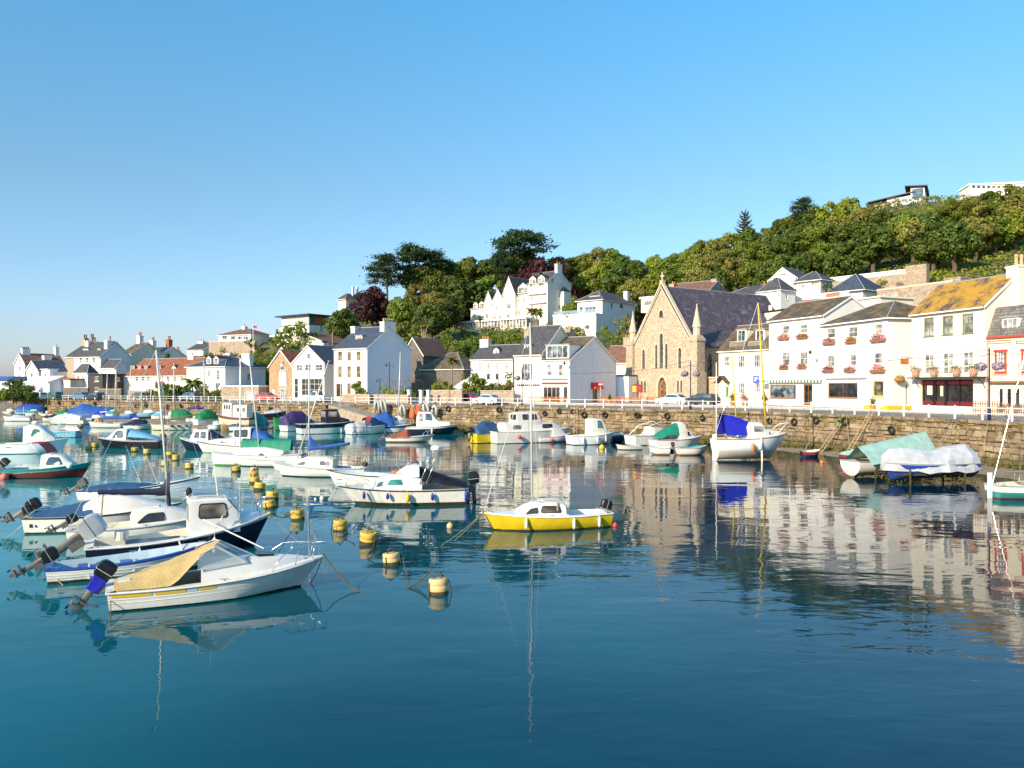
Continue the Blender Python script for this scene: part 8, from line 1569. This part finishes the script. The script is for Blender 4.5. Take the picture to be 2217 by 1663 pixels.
# ladders
def ladder(px0,y0,px1,y1,label,out0=.35,out1=.6,w_=.42,m_='wood_pale'):
 p,t,nn = quay(sq(px0)); a = p + nn * out0; a.z = zat(y0,a.y); p,t1,n1 = quay(sq(px1)); c = p + n1 * out1; c.z = zat(y1,c.y); e = empty('ladder',c,0,label,'ladder','ladders against the quay wall'); d = a - c; n = max(4,int(d.length / .32))
 for sd in (1,-1): q = MB(); q.tube([t * (w_ / 2 * sd),d + t * (w_ / 2 * sd)],.035,5); q.build('stile',m_,e)
 for i in range(1,n): q = MB(); q.tube([d * (i / n) - t * w_ / 2,d * (i / n) + t * w_ / 2],.022,5); q.build('rung',m_,e)
ladder(1250,879,1250,938,'upright wooden ladder on the wall behind the pilothouse boat'); ladder(1897,884,1869,985,'long grey ladder leaning on the wall left of the mint tent',out1=2.2); ladder(1826,915,1803,988,'shorter weedy ladder below the green hose coil',out1=2.0); ladder(345,864,345,896,'small ladder on the far wall behind the brown-mast dory'); ladder(484,868,484,892,'small ladder on the far wall left of the fishing boat'); ladder(869,872,869,895,'small ladder on the wall between the stacked dinghies')
p,t,nn = quay(sq(1823)); c = p + nn * .35; c.z = zat(914,c.y); q = torus(.28,.1,14,6); o = q.build('hose_coil','h_antigreen',None,True,c); o.rotation_euler = (0,0,atan2(t.y,t.x)); tag(o,'bright green hose coil hanging on the quay wall','hose')
for px,y0,px1,y1,lab in ((1775,925,1755,985,'frayed rope hanging from a wall tyre'),(1836,900,1862,980,'taut rope from wall top down to the sand'),(2063,912,2040,950,'rope from the wall top to the sheeted boat'),(2068,912,2072,955,'second rope from the wall to the sheeted boat'),(2146,912,2150,1000,'vertical rope on the wall near the right edge'),(1700,905,1716,950,'thin rope on the wall right of the yellow mast')):
 p,t,nn = quay(sq(px)); a = p + nn * .25; a.z = zat(y0,a.y); p,t,nn = quay(sq(px1)); c = p + nn * 1.3; c.z = zat(y1,c.y); ropes(lab,[a,c],.022,'rope',.06)
# dinghies stood on end against the slipway wall
def upright(px,y0,y1,m_,label,w_=.75,lean=.0,infl=True):
 s_ = sq(px); p,t,nn = quay(s_); u = (s_ - sq(748)) / (sq(935) - sq(748)); zf = max(.3,lerp(ZQ - .1,.25,min(1,max(0,u)))); D = (p + nn * .8).y; hh = (y1 - y0) * D / F; q = p + nn * .95; z = zat(y1,q.y)
 e = empty('stored_dinghy',(q.x,q.y,max(zf + .03,z)),atan2(t.y,t.x),label,'dinghy','dinghies stood against the wall'); M = Matrix.Rotation(radians(14),4,'X') @ Matrix.Rotation(lean,4,'Y')
 if infl:
  q = MB(); pts = [(-w_ * .5,0,0),(-w_ * .5,0,hh * .55),(-w_ * .42,0,hh * .78),(0,0,hh * .98),(w_ * .42,0,hh * .78),(w_ * .5,0,hh * .55),(w_ * .5,0,0)]; q.tube(pts,[.12,.19,.19,.17,.19,.19,.12],9); q.xf(M); q.build('inflated_tube',m_,e,True)
  q = MB(); q.add([(-w_ * .45,.08,.25),(w_ * .45,.08,.25),(w_ * .42,.08,hh * .75),(0,.08,hh * .92),(-w_ * .42,.08,hh * .75)],[(0,1,2,3,4)]); q.box(-w_ * .45,-.05,.25,w_ * .45,.0,.55); q.xf(M); q.build('floor','motor_grey',e)
 else:
  q = MB(); rs = []
  for i in range(11): v = i / 10; ww = w_ * .62 * sin(pi * (.12 + .86 * (1 - v) * .62)) * (1 if v < .98 else .1); rs.append([(ww * cos(k),-.34 * sin(k) * (1 - .6 * v) if sin(k) > 0 else .05 * sin(k),hh * v) for k in [2 * pi * j / 12 for j in range(12)]])
  q.rings(rs); q.xf(M); q.build('hull',m_,e,True); q = MB(); q.tube([(r_[0][0],.06,r_[0][2]) for r_ in rs] + [(r_[6][0],.06,r_[6][2]) for r_ in reversed(rs)],.03,5); q.xf(M); q.build('gunwale','white_trim',e)
upright(826,864,893,'rib_grey','grey inflatable stood on end, leftmost by the slipway',lean=.15); upright(843,860,896,'rib_grey','tall grey inflatable stood on end, second from left',lean=-.05); upright(883,874,903,'rib_grey','grey inflatable with dark floor, left of the orange dinghies'); upright(901,876,905,'h_orange','orange dinghy leaning on the wall, left one',lean=.25,infl=False); upright(917,874,901,'c_orange','salmon dinghy leaning on the wall, right one',infl=False); upright(935,868,903,'rib_grey','pale inflatable stood on end, right of the salmon dinghy',lean=-.08); upright(949,876,902,'rib_grey','rightmost pale inflatable stood on end, bent over',lean=.2)
# cars
def car(px,D,col_,label,kind='saloon',flip=1,yaw=0.,Lc=4.3):
 s_ = sq(px); p,t,nn = quay(s_); q = xd(px,D); off = (p - q).dot(nn); rz = atan2(t.y,t.x) + (pi if flip < 0 else 0) + yaw; z = ZQ + .02 + .12 * min(1,off / 6.2) if off < 6.2 else ZB + .006
 if off > 6.2: z = ZQ + .24 + (ZB + .004 - ZQ - .24) * (off - 6.2) / 23.8
 e = empty('parked_car' if kind != 'van' else 'parked_van',(q.x,q.y,z),rz,label,'car' if kind != 'van' else 'van','cars parked along the quay road'); L = Lc; hh = {'saloon': 1.42,'hatch': 1.48,'estate': 1.5,'van': 1.85,'pickup': 1.7}[kind]; W_ = .84
 P = {'saloon': [(-.5,.62),(-.49,.95),(-.33,1.0),(-.20,hh),(.08,hh),(.24,.98),(.46,.82),(.5,.6)],'hatch': [(-.5,.6),(-.48,.98),(-.40,hh * .97),(.06,hh),(.25,.98),(.47,.82),(.5,.6)],'estate': [(-.5,.6),(-.49,1.0),(-.43,hh),(.06,hh),(.24,.98),(.47,.82),(.5,.6)],'van': [(-.5,.5),(-.49,hh * .96),(.12,hh),(.26,1.1),(.46,.95),(.5,.6)],'pickup': [(-.5,.6),(-.49,1.05),(-.12,1.05),(-.08,hh),(.12,hh),(.22,1.1),(.47,1.0),(.5,.6)]}[kind]
 def prof(k,zl=.28): return [(x * L,z_) for x,z_ in P]
 q = MB(); up = [(x * L,z_) for x,z_ in P]; rs = []
 for yk,inn in ((-1,1),(-.93,0),(.93,0),(1,1)): rs.append([(x * (.985 if inn else 1),W_ * yk * (1 - (.16 * max(0,z_ - .95) / .5 if abs(yk) > .9 else 0)) ,z_ - (.05 if inn else 0)) for x,z_ in up] + [(.48 * L,W_ * yk,.26),(-.48 * L,W_ * yk,.26)])
 q.rings(rs); smooth(q.build('body','car_' + col_,e),35)
 gx = [p_ for p_ in up if p_[1] > 1.06]; x0,x1 = gx[0][0] - .05,gx[-1][0] + .02
 for sd in (1,-1):
  g_ = MB(); y1 = W_ * .985; y2 = W_ * .855; zt = hh - .1; xa = up[2][0] + .12 if kind == 'saloon' else x0 + .06; xb = (up[5][0] if kind == 'saloon' else [p_ for p_ in up if p_[1] <= 1.12 and p_[0] > 0][0][0]) - .12
  g_.add([(xa,y1 * sd,1.0),(xb,y1 * sd,1.0),(gx[-1][0] - .05,y2 * sd + .012 * sd,zt),(gx[0][0] + .05 if kind == 'saloon' else xa + .1,y2 * sd + .012 * sd,zt)],[(0,1,2,3)]); g_.build('side_window','glass_blue',e)
 xf_ = [p_ for p_ in up if p_[1] <= 1.12 and p_[0] > 0][0]; g_ = MB(); tp = gx[-1]; g_.add([(xf_[0] - .03,-.68,xf_[1] + .05),(xf_[0] - .03,.68,xf_[1] + .05),(tp[0] + .03,.62,tp[1] - .03),(tp[0] + .03,-.62,tp[1] - .03)],[(0,1,2,3)]); g_.xf(Matrix.Translation((.02,0,.03))); g_.build('windscreen','glass_blue',e)
 g_ = MB(); a_,c_ = (up[2],up[3]) if kind == 'saloon' else (up[1],up[2]) if kind != 'pickup' else (up[2],up[3]); g_.add([(a_[0],-.66,a_[1] + .04),(a_[0],.66,a_[1] + .04),(c_[0],.6,c_[1] - .06),(c_[0],-.6,c_[1] - .06)],[(0,1,2,3)]); g_.xf(Matrix.Translation((-.03,0,.02))); g_.build('rear_window','glass_blue',e)
 for x in (-.31,.31):
  for sd in (1,-1):
   w_ = MB(); w_.lathe([(.18,-.1),(.29,-.1),(.315,-.06),(.315,.06),(.29,.1),(.18,.1)],14); w_.xf(Matrix.Translation((x * L,sd * (W_ - .06),.315)) @ Matrix.Rotation(pi / 2,4,'X')); o = w_.build('wheel','rubber',e)
   w_ = MB(); w_.lathe([(.02,-.11),(.2,-.108),(.2,.108),(.02,.11)],10); w_.xf(Matrix.Translation((x * L,sd * (W_ - .06),.315)) @ Matrix.Rotation(pi / 2,4,'X')); w_.build('hub_cap','alloy',o)
 for sd in (1,-1):
  for x,m_ in ((.492,'lamp_white'),(-.497,'lamp_red')): l_ = MB(); l_.box(x * L - .03,sd * .64 - .13,.68,x * L + .03,sd * .64 + .13,.82); l_.build('headlight' if x > 0 else 'tail_light',m_,e)
for a in ((33,162,'white','white van parked at the far left of the quay road','van',1),(55,160,'silver','pale silver car parked right of the white van','saloon',1),(83,158,'pale','pale green car parked behind the tall wooden mast','hatch',-1),(116,157,'green','dark green estate car parked on the left quay','estate',-1),(180,153,'bluegrey','blue-grey hatchback parked below the slate-hung house','hatch',1),(205,151,'dark','dark car parked right of the blue-grey hatchback','hatch',-1),(310,146,'dark','dark hatchback parked before the garden wall','hatch',1),(411,143,'bluegrey','two-tone hatchback parked below the bushy palm','hatch',-1),(579,138,'red','red saloon parked in front of the granite house','saloon',1),(688,130,'white','white pickup parked before the glazed gallery house','pickup',-1),(1018,120,'darkred','dark red car parked in shade by the hedge','hatch',1),(1056,112,'silver','silver saloon parked in front of the guest house hedge','saloon',-1),(1457,101,'silver','silver coupe parked in front of the church','saloon',-1),(1520,99,'dark','dark green hatchback parked right of the silver coupe','hatch',-1)):
 car(a[0],a[1],a[2],a[3],a[4],a[5])
# flower boxes and baskets
def bloom(e,w_,d_,h_,m_,seed,n=260,sz=.055,name='flowers'):
 rr = random.Random(seed); q = MB()
 for _ in range(n):
  p = V((rr.gauss(0,.24) * w_,-abs(rr.gauss(0,.5)) * d_,rr.gauss(.1,.33) * h_)); p.x = max(-w_ * .58,min(w_ * .58,p.x)); p.z -= abs(p.x / w_) ** 2 * h_ * .5
  a = V((rr.gauss(0,1),rr.gauss(0,1) - .6,rr.gauss(0,1))).normalized(); x = a.cross(V((rr.gauss(0,1),rr.gauss(0,1),rr.gauss(0,1)))).normalized(); y = a.cross(x); s = sz * rr.uniform(.6,1.4); q.add([p - x * s - y * s,p + x * s - y * s * .8,p + x * s + y * s,p - x * s * .8 + y * s],[(0,1,2,3)])
 return tag(q.build(name,m_,e),kind='stuff')
def flowerbox(h,x0,y0,x1,y1,m_,label,seed):
 h.off = {'F': 0,'R': h.w}; q = h.rect('F',x0,y0,x1,y1); cx_ = (q[0] + q[2]) / 2; w_ = q[2] - q[0]; hh = q[3] - q[1]; a = atan2(h.u.y,h.u.x); p = h.A + h.u * cx_ - h.v * .06 + V((0,0,(q[1] + q[3]) / 2)); e = empty('flower_box',p,a,label,'flower box','flower boxes on the white shops')
 b_ = MB(); b_.box(-w_ * .42,-.28,-hh * .5,w_ * .42,-.02,-hh * .2); b_.build('box','wood',e); bloom(e,w_ * .86,.30,hh * .62,m_,seed,420,.05)
for k,(hh_,r,m_,lab) in enumerate(((SHOPA,(1685,722,1711.5,736),'bloom_pink','pink flower box under the top left window of the awning shop'),(SHOPA,(1725.5,723,1751.5,733),'bloom_yellow','orange-pink flower box under the top right window of the awning shop'),(SHOPA,(1688.5,790,1709.7,799),'bloom_red','small flower box under the lower left window of the awning shop'),(SHOPA,(1726.5,788,1748.5,798),'bloom_red','small red flower box under the lower right window of the awning shop'),(SHOPB,(1783,732,1811.5,746),'bloom_pink','pink flower box under the top left window of the yellow-trimmed shop'),(SHOPB,(1831,730,1857,743),'bloom_yellow','orange flower box under the top middle window of the yellow-trimmed shop'),(SHOPB,(1885.5,722,1922,740),'bloom_pink','wide pink flower box at the top right corner of the yellow-trimmed shop'),(SHOPB,(1781.5,793,1808,806),'bloom_red','red flower box under the lower left window of the yellow-trimmed shop'),(SHOPB,(1829.5,794,1854,806),'bloom_red','red flower box under the lower middle window of the yellow-trimmed shop'),(SHOPB,(1885.5,787,1920.5,807),'bloom_pink','wide flower box at the lower right corner of the yellow-trimmed shop'))): flowerbox(hh_,*r,m_,lab,100 + k)
def basket(p,a,label,m_,r=.4,seed=1,par=None):
 e = empty('hanging_basket',p,a,label,'hanging basket','hanging flower baskets'); rr = random.Random(seed); q = MB()
 for _ in range(330):
  d = V((rr.gauss(0,1),rr.gauss(0,1),rr.gauss(0,.8))).normalized(); c = V((d.x,d.y,d.z * .8)) * r * rr.uniform(.75,1.08); x = d.cross(V((rr.gauss(0,1),rr.gauss(0,1),rr.gauss(0,1)))).normalized(); y = d.cross(x); s = .05 * rr.uniform(.7,1.4); q.add([c - x * s - y * s,c + x * s - y * s,c + x * s + y * s,c - x * s + y * s],[(0,1,2,3)])
 tag(q.build('flowers',m_,e),kind='stuff'); q = MB(); q.lathe([(.03,-r * .7),(r * .6,-r * .45),(r * .78,0),(r * .7,.02)],10); q.build('bowl','hedge_soil',e)
 for k in range(3): q = MB(); q.tube([(r * .7 * cos(k * 2.1),r * .7 * sin(k * 2.1),0),(0,0,r * 1.6)],.008,4); q.build('chain','iron',e)
p = SHOPB.A + SHOPB.u * (SHOPB.w + .1) + SHOPB.v * 3.0; basket(at(1948,821,p.y - .8),0,'round flower basket on the end wall of the yellow-trimmed shop','bloom_yellow',.5,3)
# pots on the restaurant balcony
for k,px in enumerate((1980.9,2020.6,2069.4,2106)):
 x = REST.pt('F',px,800,off=-.55)[0]; p = REST.A + REST.u * x - REST.v * .55 + V((0,0,RESTB[2])); e = empty('terracotta_pot',p,0,'ribbed terracotta pot with plants on the restaurant balcony, %s from left' % NTH[k],'plant pot','pots on the restaurant balcony')
 q = MB(); q.lathe([(.2,.0),(.27,.3),(.34,.62),(.37,.66),(.36,.72),(.28,.7)],14); q.build('pot','terracotta',e,True); q = MB(); rr = random.Random(k); leafquads(q,rr,(0,0,.85),200,(.2,.2,.1),.06); q.build('plant','leaf_olive',e)
# lamp posts
def lamppost(px,yt,label,D=None,baskets=None,m_='navy_post',lantern=True,inset=.5):
 s_ = sq(px); p,t,nn = quay(s_); q = p - nn * inset; q = xd(px,D) if D else q; zb = ZQ if not D else ZB - .05; hh = zat(yt,q.y) - zb; e = empty('lamp_post',(q.x,q.y,zb),atan2(t.y,t.x),label,'lamp post','lamp posts along the quay'); a = MB(); a.lathe([(.13,0),(.13,.9),(.09,1.0),(.07,1.1),(.055,hh - .3),(.08,hh - .28),(.05,hh - .2),(.02,hh)],10); a.build('post',m_,e,True)
 c = MB(); c.tube([(-.9,0,hh * .86),(0,0,hh * .9),(.9,0,hh * .86)],.028,5); c.build('cross_arm',m_,e)
 if lantern: l = MB(); l.tube([(0,0,hh - .25),(-.45,0,hh - .12),(-.62,0,hh - .4)],.025,5); l.lathe([(.05,hh - .42),(.2,hh - .62),(.16,hh - .7)],10,(-.62,0,0)); l.build('lantern',m_,e)
 if baskets:
  for k,sx in enumerate((-.75,.75)): basket(V((q.x,q.y,zb + hh * .86 - .75)) + t * sx,0,'%s flower basket on the %s' % (('left','right')[k],baskets),'bloom_lilac',.42,int(px) + k)
lamppost(1490,780,'slender navy lamp post in front of the church',baskets='lamp post in front of the church',lantern=False); lamppost(2131,750,'navy lamp post before the restaurant corner',baskets='lamp post before the restaurant',lantern=False); lamppost(1092,795,'dark lamp post left of the yellow garage house',baskets='lamp post by the garage house',m_='iron',lantern=False,inset=4); lamppost(843,782,'dark lamp post with lantern before the blank gable',D=124,m_='iron'); lamppost(822,818,'short lamp post with lantern left of the dark one',D=124,m_='iron')
q = [at(1490,781,quay(sq(1490))[0].y),at(1720,788,86),at(1966,776,77),at(2131,757,quay(sq(2131))[0].y + .4),at(2300,765,60)]; ropes('festoon wire strung along the seafront lamp posts, right half',q,.02,'iron',.25,cat='wire',name='festoon_wire'); ropes('festoon wire strung from the church lamp post to the left',[at(1490,781,91),at(1330,806,101),at(1092,802,110),at(900,808,122)],.02,'iron',.3,cat='wire',name='festoon_wire')
# signs
def txt(body,size,m_,M,parent):
 cu = bpy.data.curves.new('lettering','FONT'); cu.body = body; cu.size = size; cu.align_x = 'CENTER'; cu.align_y = 'CENTER'; cu.extrude = .004; o = bpy.data.objects.new('lettering',cu); col.objects.link(o); dg = bpy.context.evaluated_depsgraph_get(); me = bpy.data.meshes.new_from_object(o.evaluated_get(dg)); bpy.data.objects.remove(o); me.materials.clear(); me.materials.append(MT[m_]); o = mkobj('lettering',me,parent); o.matrix_basis = M; return o
def facing(): return Matrix.Rotation(pi / 2,4,'X')
p = at(1637,822,92); e = empty('parking_sign',(p.x,p.y,ZQ + .2),-.5,'blue parking sign with white letter P on a grey pole','sign'); q = MB(); q.tube([(0,0,0),(0,0,p.z - ZQ + .3)],.04,6); q.build('pole','alloy',e); q = MB(); q.box(-.32,-.06,p.z - ZQ - .65,.32,-.042,p.z - ZQ + .25); q.build('panel','sign_blue',e); txt('P',.75,'white_trim',Matrix.Translation((0,-.068,p.z - ZQ - .2)) @ facing(),e)
p = at(1300,832,112.5); e = empty('no_entry_sign',(p.x,p.y,ZB),-.2,'round red no-entry sign beside the red awning','sign'); q = MB(); q.tube([(0,0,0),(0,0,p.z - ZB)],.04,6); q.build('pole','alloy',e); q = MB(); q.lathe([(.32,-.012),(.32,.012)],20); q.xf(Matrix.Translation((0,-.07,p.z - ZB)) @ facing()); q.build('disc','sign_red',e); q = MB(); q.box(-.24,-.095,p.z - ZB - .06,.24,-.084,p.z - ZB + .06); q.build('bar','white_trim',e)
x,z = REST.pt('F',1985,781,off=-.9); p = REST.A + REST.u * .15 - REST.v * .9; e = empty('hanging_sign',(p.x,p.y,ZB + z),atan2(REST.v.y,REST.v.x),'orange-brown hanging pub sign on the left corner of the restaurant','sign'); q = MB(); q.box(-.5,-.03,-.3,.4,.03,.25); q.build('board','wood_orange',e); q = MB(); q.tube([(-.55,0,.4),(.9,0,.4)],.025,5); q.build('bracket','iron',e); q = MB(); q.tube([(.2,0,.25),(.2,0,.4)],.012,4); q.tube([(-.3,0,.25),(-.3,0,.4)],.012,4); q.build('hanger','iron',e)
# church notice board, benches, picket fences
p = at(1379,842,112); e = empty('notice_board',(p.x,p.y,ZB),radians(-35),'maroon notice board with a yellow poster in front of the church','notice board'); z = p.z - ZB; q = MB(); q.box(-.75,-.05,z - .5,.75,.03,z + .5); q.add([(-.85,-.08,z + .5),(.85,-.08,z + .5),(0,-.08,z + .72),(-.85,.06,z + .5),(.85,.06,z + .5),(0,.06,z + .72)],[(0,1,2),(5,4,3),(0,2,5,3),(1,4,5,2)]); q.build('case','maroon',e); q = MB(); q.box(-.66,-.07,z - .42,-.08,-.053,z + .42); q.build('poster','yellow_trim',e); q = MB(); q.box(.02,-.07,z - .42,.66,-.053,z + .42); q.build('poster','red_gloss',e)
for sx in (-.6,.6): q = MB(); q.box(sx - .05,-.03,-.05,sx + .05,.03,z - .5); q.build('post','wood',e)
def bench(px,D,label):
 p = xd(px,D); e = empty('bench',(p.x,p.y,ZB - .03),radians(-36),label,'bench','benches on the church forecourt')
 for i in range(3): q = MB(); q.box(-.85,-.2 + i * .15,.43,.85,-.08 + i * .15,.47); q.build('seat_slat','wood_orange',e)
 for i in range(3): q = MB(); q.box(-.85,.27,.55 + i * .14,.85,.31,.65 + i * .14); q.build('back_slat','wood_orange',e)
 for sx in (-.7,.7): q = MB(); q.box(sx - .04,-.2,0,sx + .04,-.13,.43); q.box(sx - .04,.2,0,sx + .04,.27,.95); q.box(sx - .04,-.13,.36,sx + .04,.2,.42); q.build('leg','wood_orange',e)
bench(1375,106,'red-brown bench on the left of the church forecourt'); bench(1410,106,'red-brown bench in front of the church door'); bench(1352,107,'red-brown bench nearest the white annex')
def picket(px0,px1,D0,D1,m_,label,hh=1.0,z=ZB,sp=.16,name='picket_fence'):
 a,c = xd(px0,D0),xd(px1,D1); d = c - a; n = int(d.length / sp); e = empty(name,(a.x,a.y,z - .03),atan2(d.y,d.x),label,'fence','low fences on the pavement'); Lf = d.length; m_0 = None
 for i in range(n + 1):
  if m_0 is None: q = MB(); q.box(-.035,-.012,0,.035,.012,hh); m_0 = q.build('pale',m_,e); o = m_0
  else: o = m_0.copy(); col.objects.link(o)
  o.location = (i * Lf / n,0,0)
 for zz in (.25,.75): q = MB(); q.box(0,.013,hh * zz,Lf,.04,hh * zz + .07); q.build('rail',m_,e)
picket(1145,1230,112,107.5,'wood_orange','orange-brown picket fence before the red-sign bar',.95); picket(1297,1350,110,108,'wood_orange','orange-brown picket fence before the white annex'); picket(2107,2170,68,65.6,'wood','brown lattice fence beside the restaurant door',1.15,sp=.2); picket(2175,2260,65,61.5,'wood','brown lattice fence before the cream townhouse',1.0,sp=.2)
# garden walls and gate piers
def gwall(px0,D0,px1,D1,ytop,m_,label,th=.35,name='garden_wall',cap=None):
 a,c = xd(px0,D0),xd(px1,D1); d = c - a; zt = zat(ytop,(D0 + D1) / 2); e = empty(name,(a.x,a.y,ZB - .2),atan2(d.y,d.x),label,'wall','garden walls along the pavement'); q = MB(); q.box(0,0,-.3,d.length,th,zt - ZB + .2); q.build('wall',m_,e); q = MB(); q.box(-.04,-.05,zt - ZB + .203,d.length + .04,th + .05,zt - ZB + .3); q.build('coping',cap or 'granite_trim',e)
gwall(277,151,448,144.5,847,'garden_wall','buff garden wall below the red-tiled row'); gwall(138,160,190,157,840,'stone_dark','dark stone wall below the small bay house'); gwall(212,155,262,152,843,'stone_dark','dark stone wall below the slate-hung house'); gwall(925,122,1000,118,846,'garden_wall','curved buff garden wall left of the dark red car'); gwall(1040,121,1112,117,847,'garden_wall','buff garden wall behind the silver saloon'); gwall(740,128,800,123,855,'garden_wall','low stone wall before the tall white house'); gwall(800,124,884,120,856,'stone_wall','low wall and railing below the blank gable'); gwall(1545,103,1660,96,862,'plaster','low white wall before the pale yellow cottage')
for k,px in enumerate((886,912,928)):
 p = xd(px,121 - k); e = empty('gate_pier',(p.x,p.y,ZB - .1),radians(-35),'white gate pier left of the garden hedge, %s from left' % NTH[k],'gate pier','white gate piers'); q = MB(); q.box(-.22,-.22,-.2,.22,.22,1.75); q.build('pier','plaster',e); q = MB(); q.box(-.3,-.3,1.753,.3,.3,1.88); q.build('cap','plaster',e)
p = xd(905,130); e = empty('iron_gate',(p.x,p.y,ZB - .05),radians(-35),'tall arched iron gate in shade left of the palm','gate'); 
for i in range(13): q = MB(); x = lerp(-1.3,1.3,i / 12); q.tube([(x,0,0),(x,0,2.4 + 1. * sqrt(max(0,1 - (x / 1.35) ** 2)))],.025,4); q.build('bar','iron',e)
q = MB(); q.tube([(1.35 * cos(a),0,2.4 + 1.05 * sin(a)) for a in [pi * i / 10 for i in range(11)]],.05,5); q.build('arch','iron',e)
# bare small tree by the gable, tub plants, wall lamps
p = xd(856,124); e = empty('bare_tree',(p.x,p.y,ZB - .05),0,'small leafless pale tree in front of the blank white gable','tree'); rr = random.Random(2); q = MB(); q.tube([(0,0,0),(.05,0,1.4)],[.1,.07],6); q.build('trunk','bark_grey',e); q = MB()
for i in range(16):
 a = rr.uniform(0,6.28); l = rr.uniform(1.2,2.4); pts = [V((.05,0,1.3)),V((cos(a) * l * .5,sin(a) * l * .3,1.3 + l * .6)),V((cos(a) * l,sin(a) * l * .6,1.4 + l * rr.uniform(.7,1.2)))]; q.tube(pts,[.05,.03,.01],5)
 for _ in range(5): b0 = pts[1].lerp(pts[2],rr.random()); q.tube([b0,b0 + V((rr.gauss(0,.4),rr.gauss(0,.3),rr.uniform(.1,.7)))],[.016,.006],4)
q.build('branches','bark_grey',e)
for px,py,D,m_,lab,s in ((1890,860,80,'leaf_bright','small pointed evergreen in a tub before the yellow-trimmed window',.5),(1585,862,100,'leaf_bright','green climbing plant in a pot by the green cottage door',.9),(1320,868,107,'leaf_mid','potted shrub at the picket fence',.5),(1610,866,98,'bloom_red','flower bed under the pale yellow cottage windows',.9),(1655,866,96,'leaf_mid','leafy plants before the right cottage window',.8),(1500,866,104,'bloom_red','red flowers in tubs beside the church wall',.6)):
 p = xd(px,D); e = empty('potted_plant',(p.x,p.y,ZB - .03),0,lab,'plant','plants on the pavement'); q = MB(); q.lathe([(.2,0),(.28,.42),(.3,.45),(.22,.43)],10); q.build('pot','terracotta',e); q = MB(); rr = random.Random(int(px)); leafquads(q,rr,(0,0,.45 + s * .7),240,(.22 * s,.22 * s,.35 * s),.07); q.build('foliage',m_,e)
for px,py,D,lab in ((1754,762,92.5,'wall lantern between the two white shop houses'),(1222,786,112.2,'wall lantern on the red-sign bar corner')):
 p = at(px,py,D); e = empty('wall_lantern',p,0,lab,'lantern','wall lanterns'); q = MB(); q.lathe([(.03,.2),(.22,.0),(.18,-.08),(.1,-.25)],10); q.build('shade','iron',e); q = MB(); q.tube([(0,0,.2),(.1,.1,.4),(.5,.3,.35)],.025,5); q.build('bracket','iron',e)
p = at(548,735,172); e = empty('flag_pole',(p.x,p.y,tz(548,172)),0,'white flag pole with a small flag left of the modern house','flag pole'); z = zat(703,172) - tz(548,172); q = MB(); q.tube([(0,0,-.3),(0,0,z)],.06,6); q.build('pole','white_trim',e); q = MB(); q.rings([[(x,.12 * sin(x * 4),z - .15 - .12 * x),(x,.12 * sin(x * 4 + .5),z - .65 - .25 * x)] for x in [i * .12 for i in range(8)]],closed=False,c0=False,c1=False); q.build('flag','c_red',e)
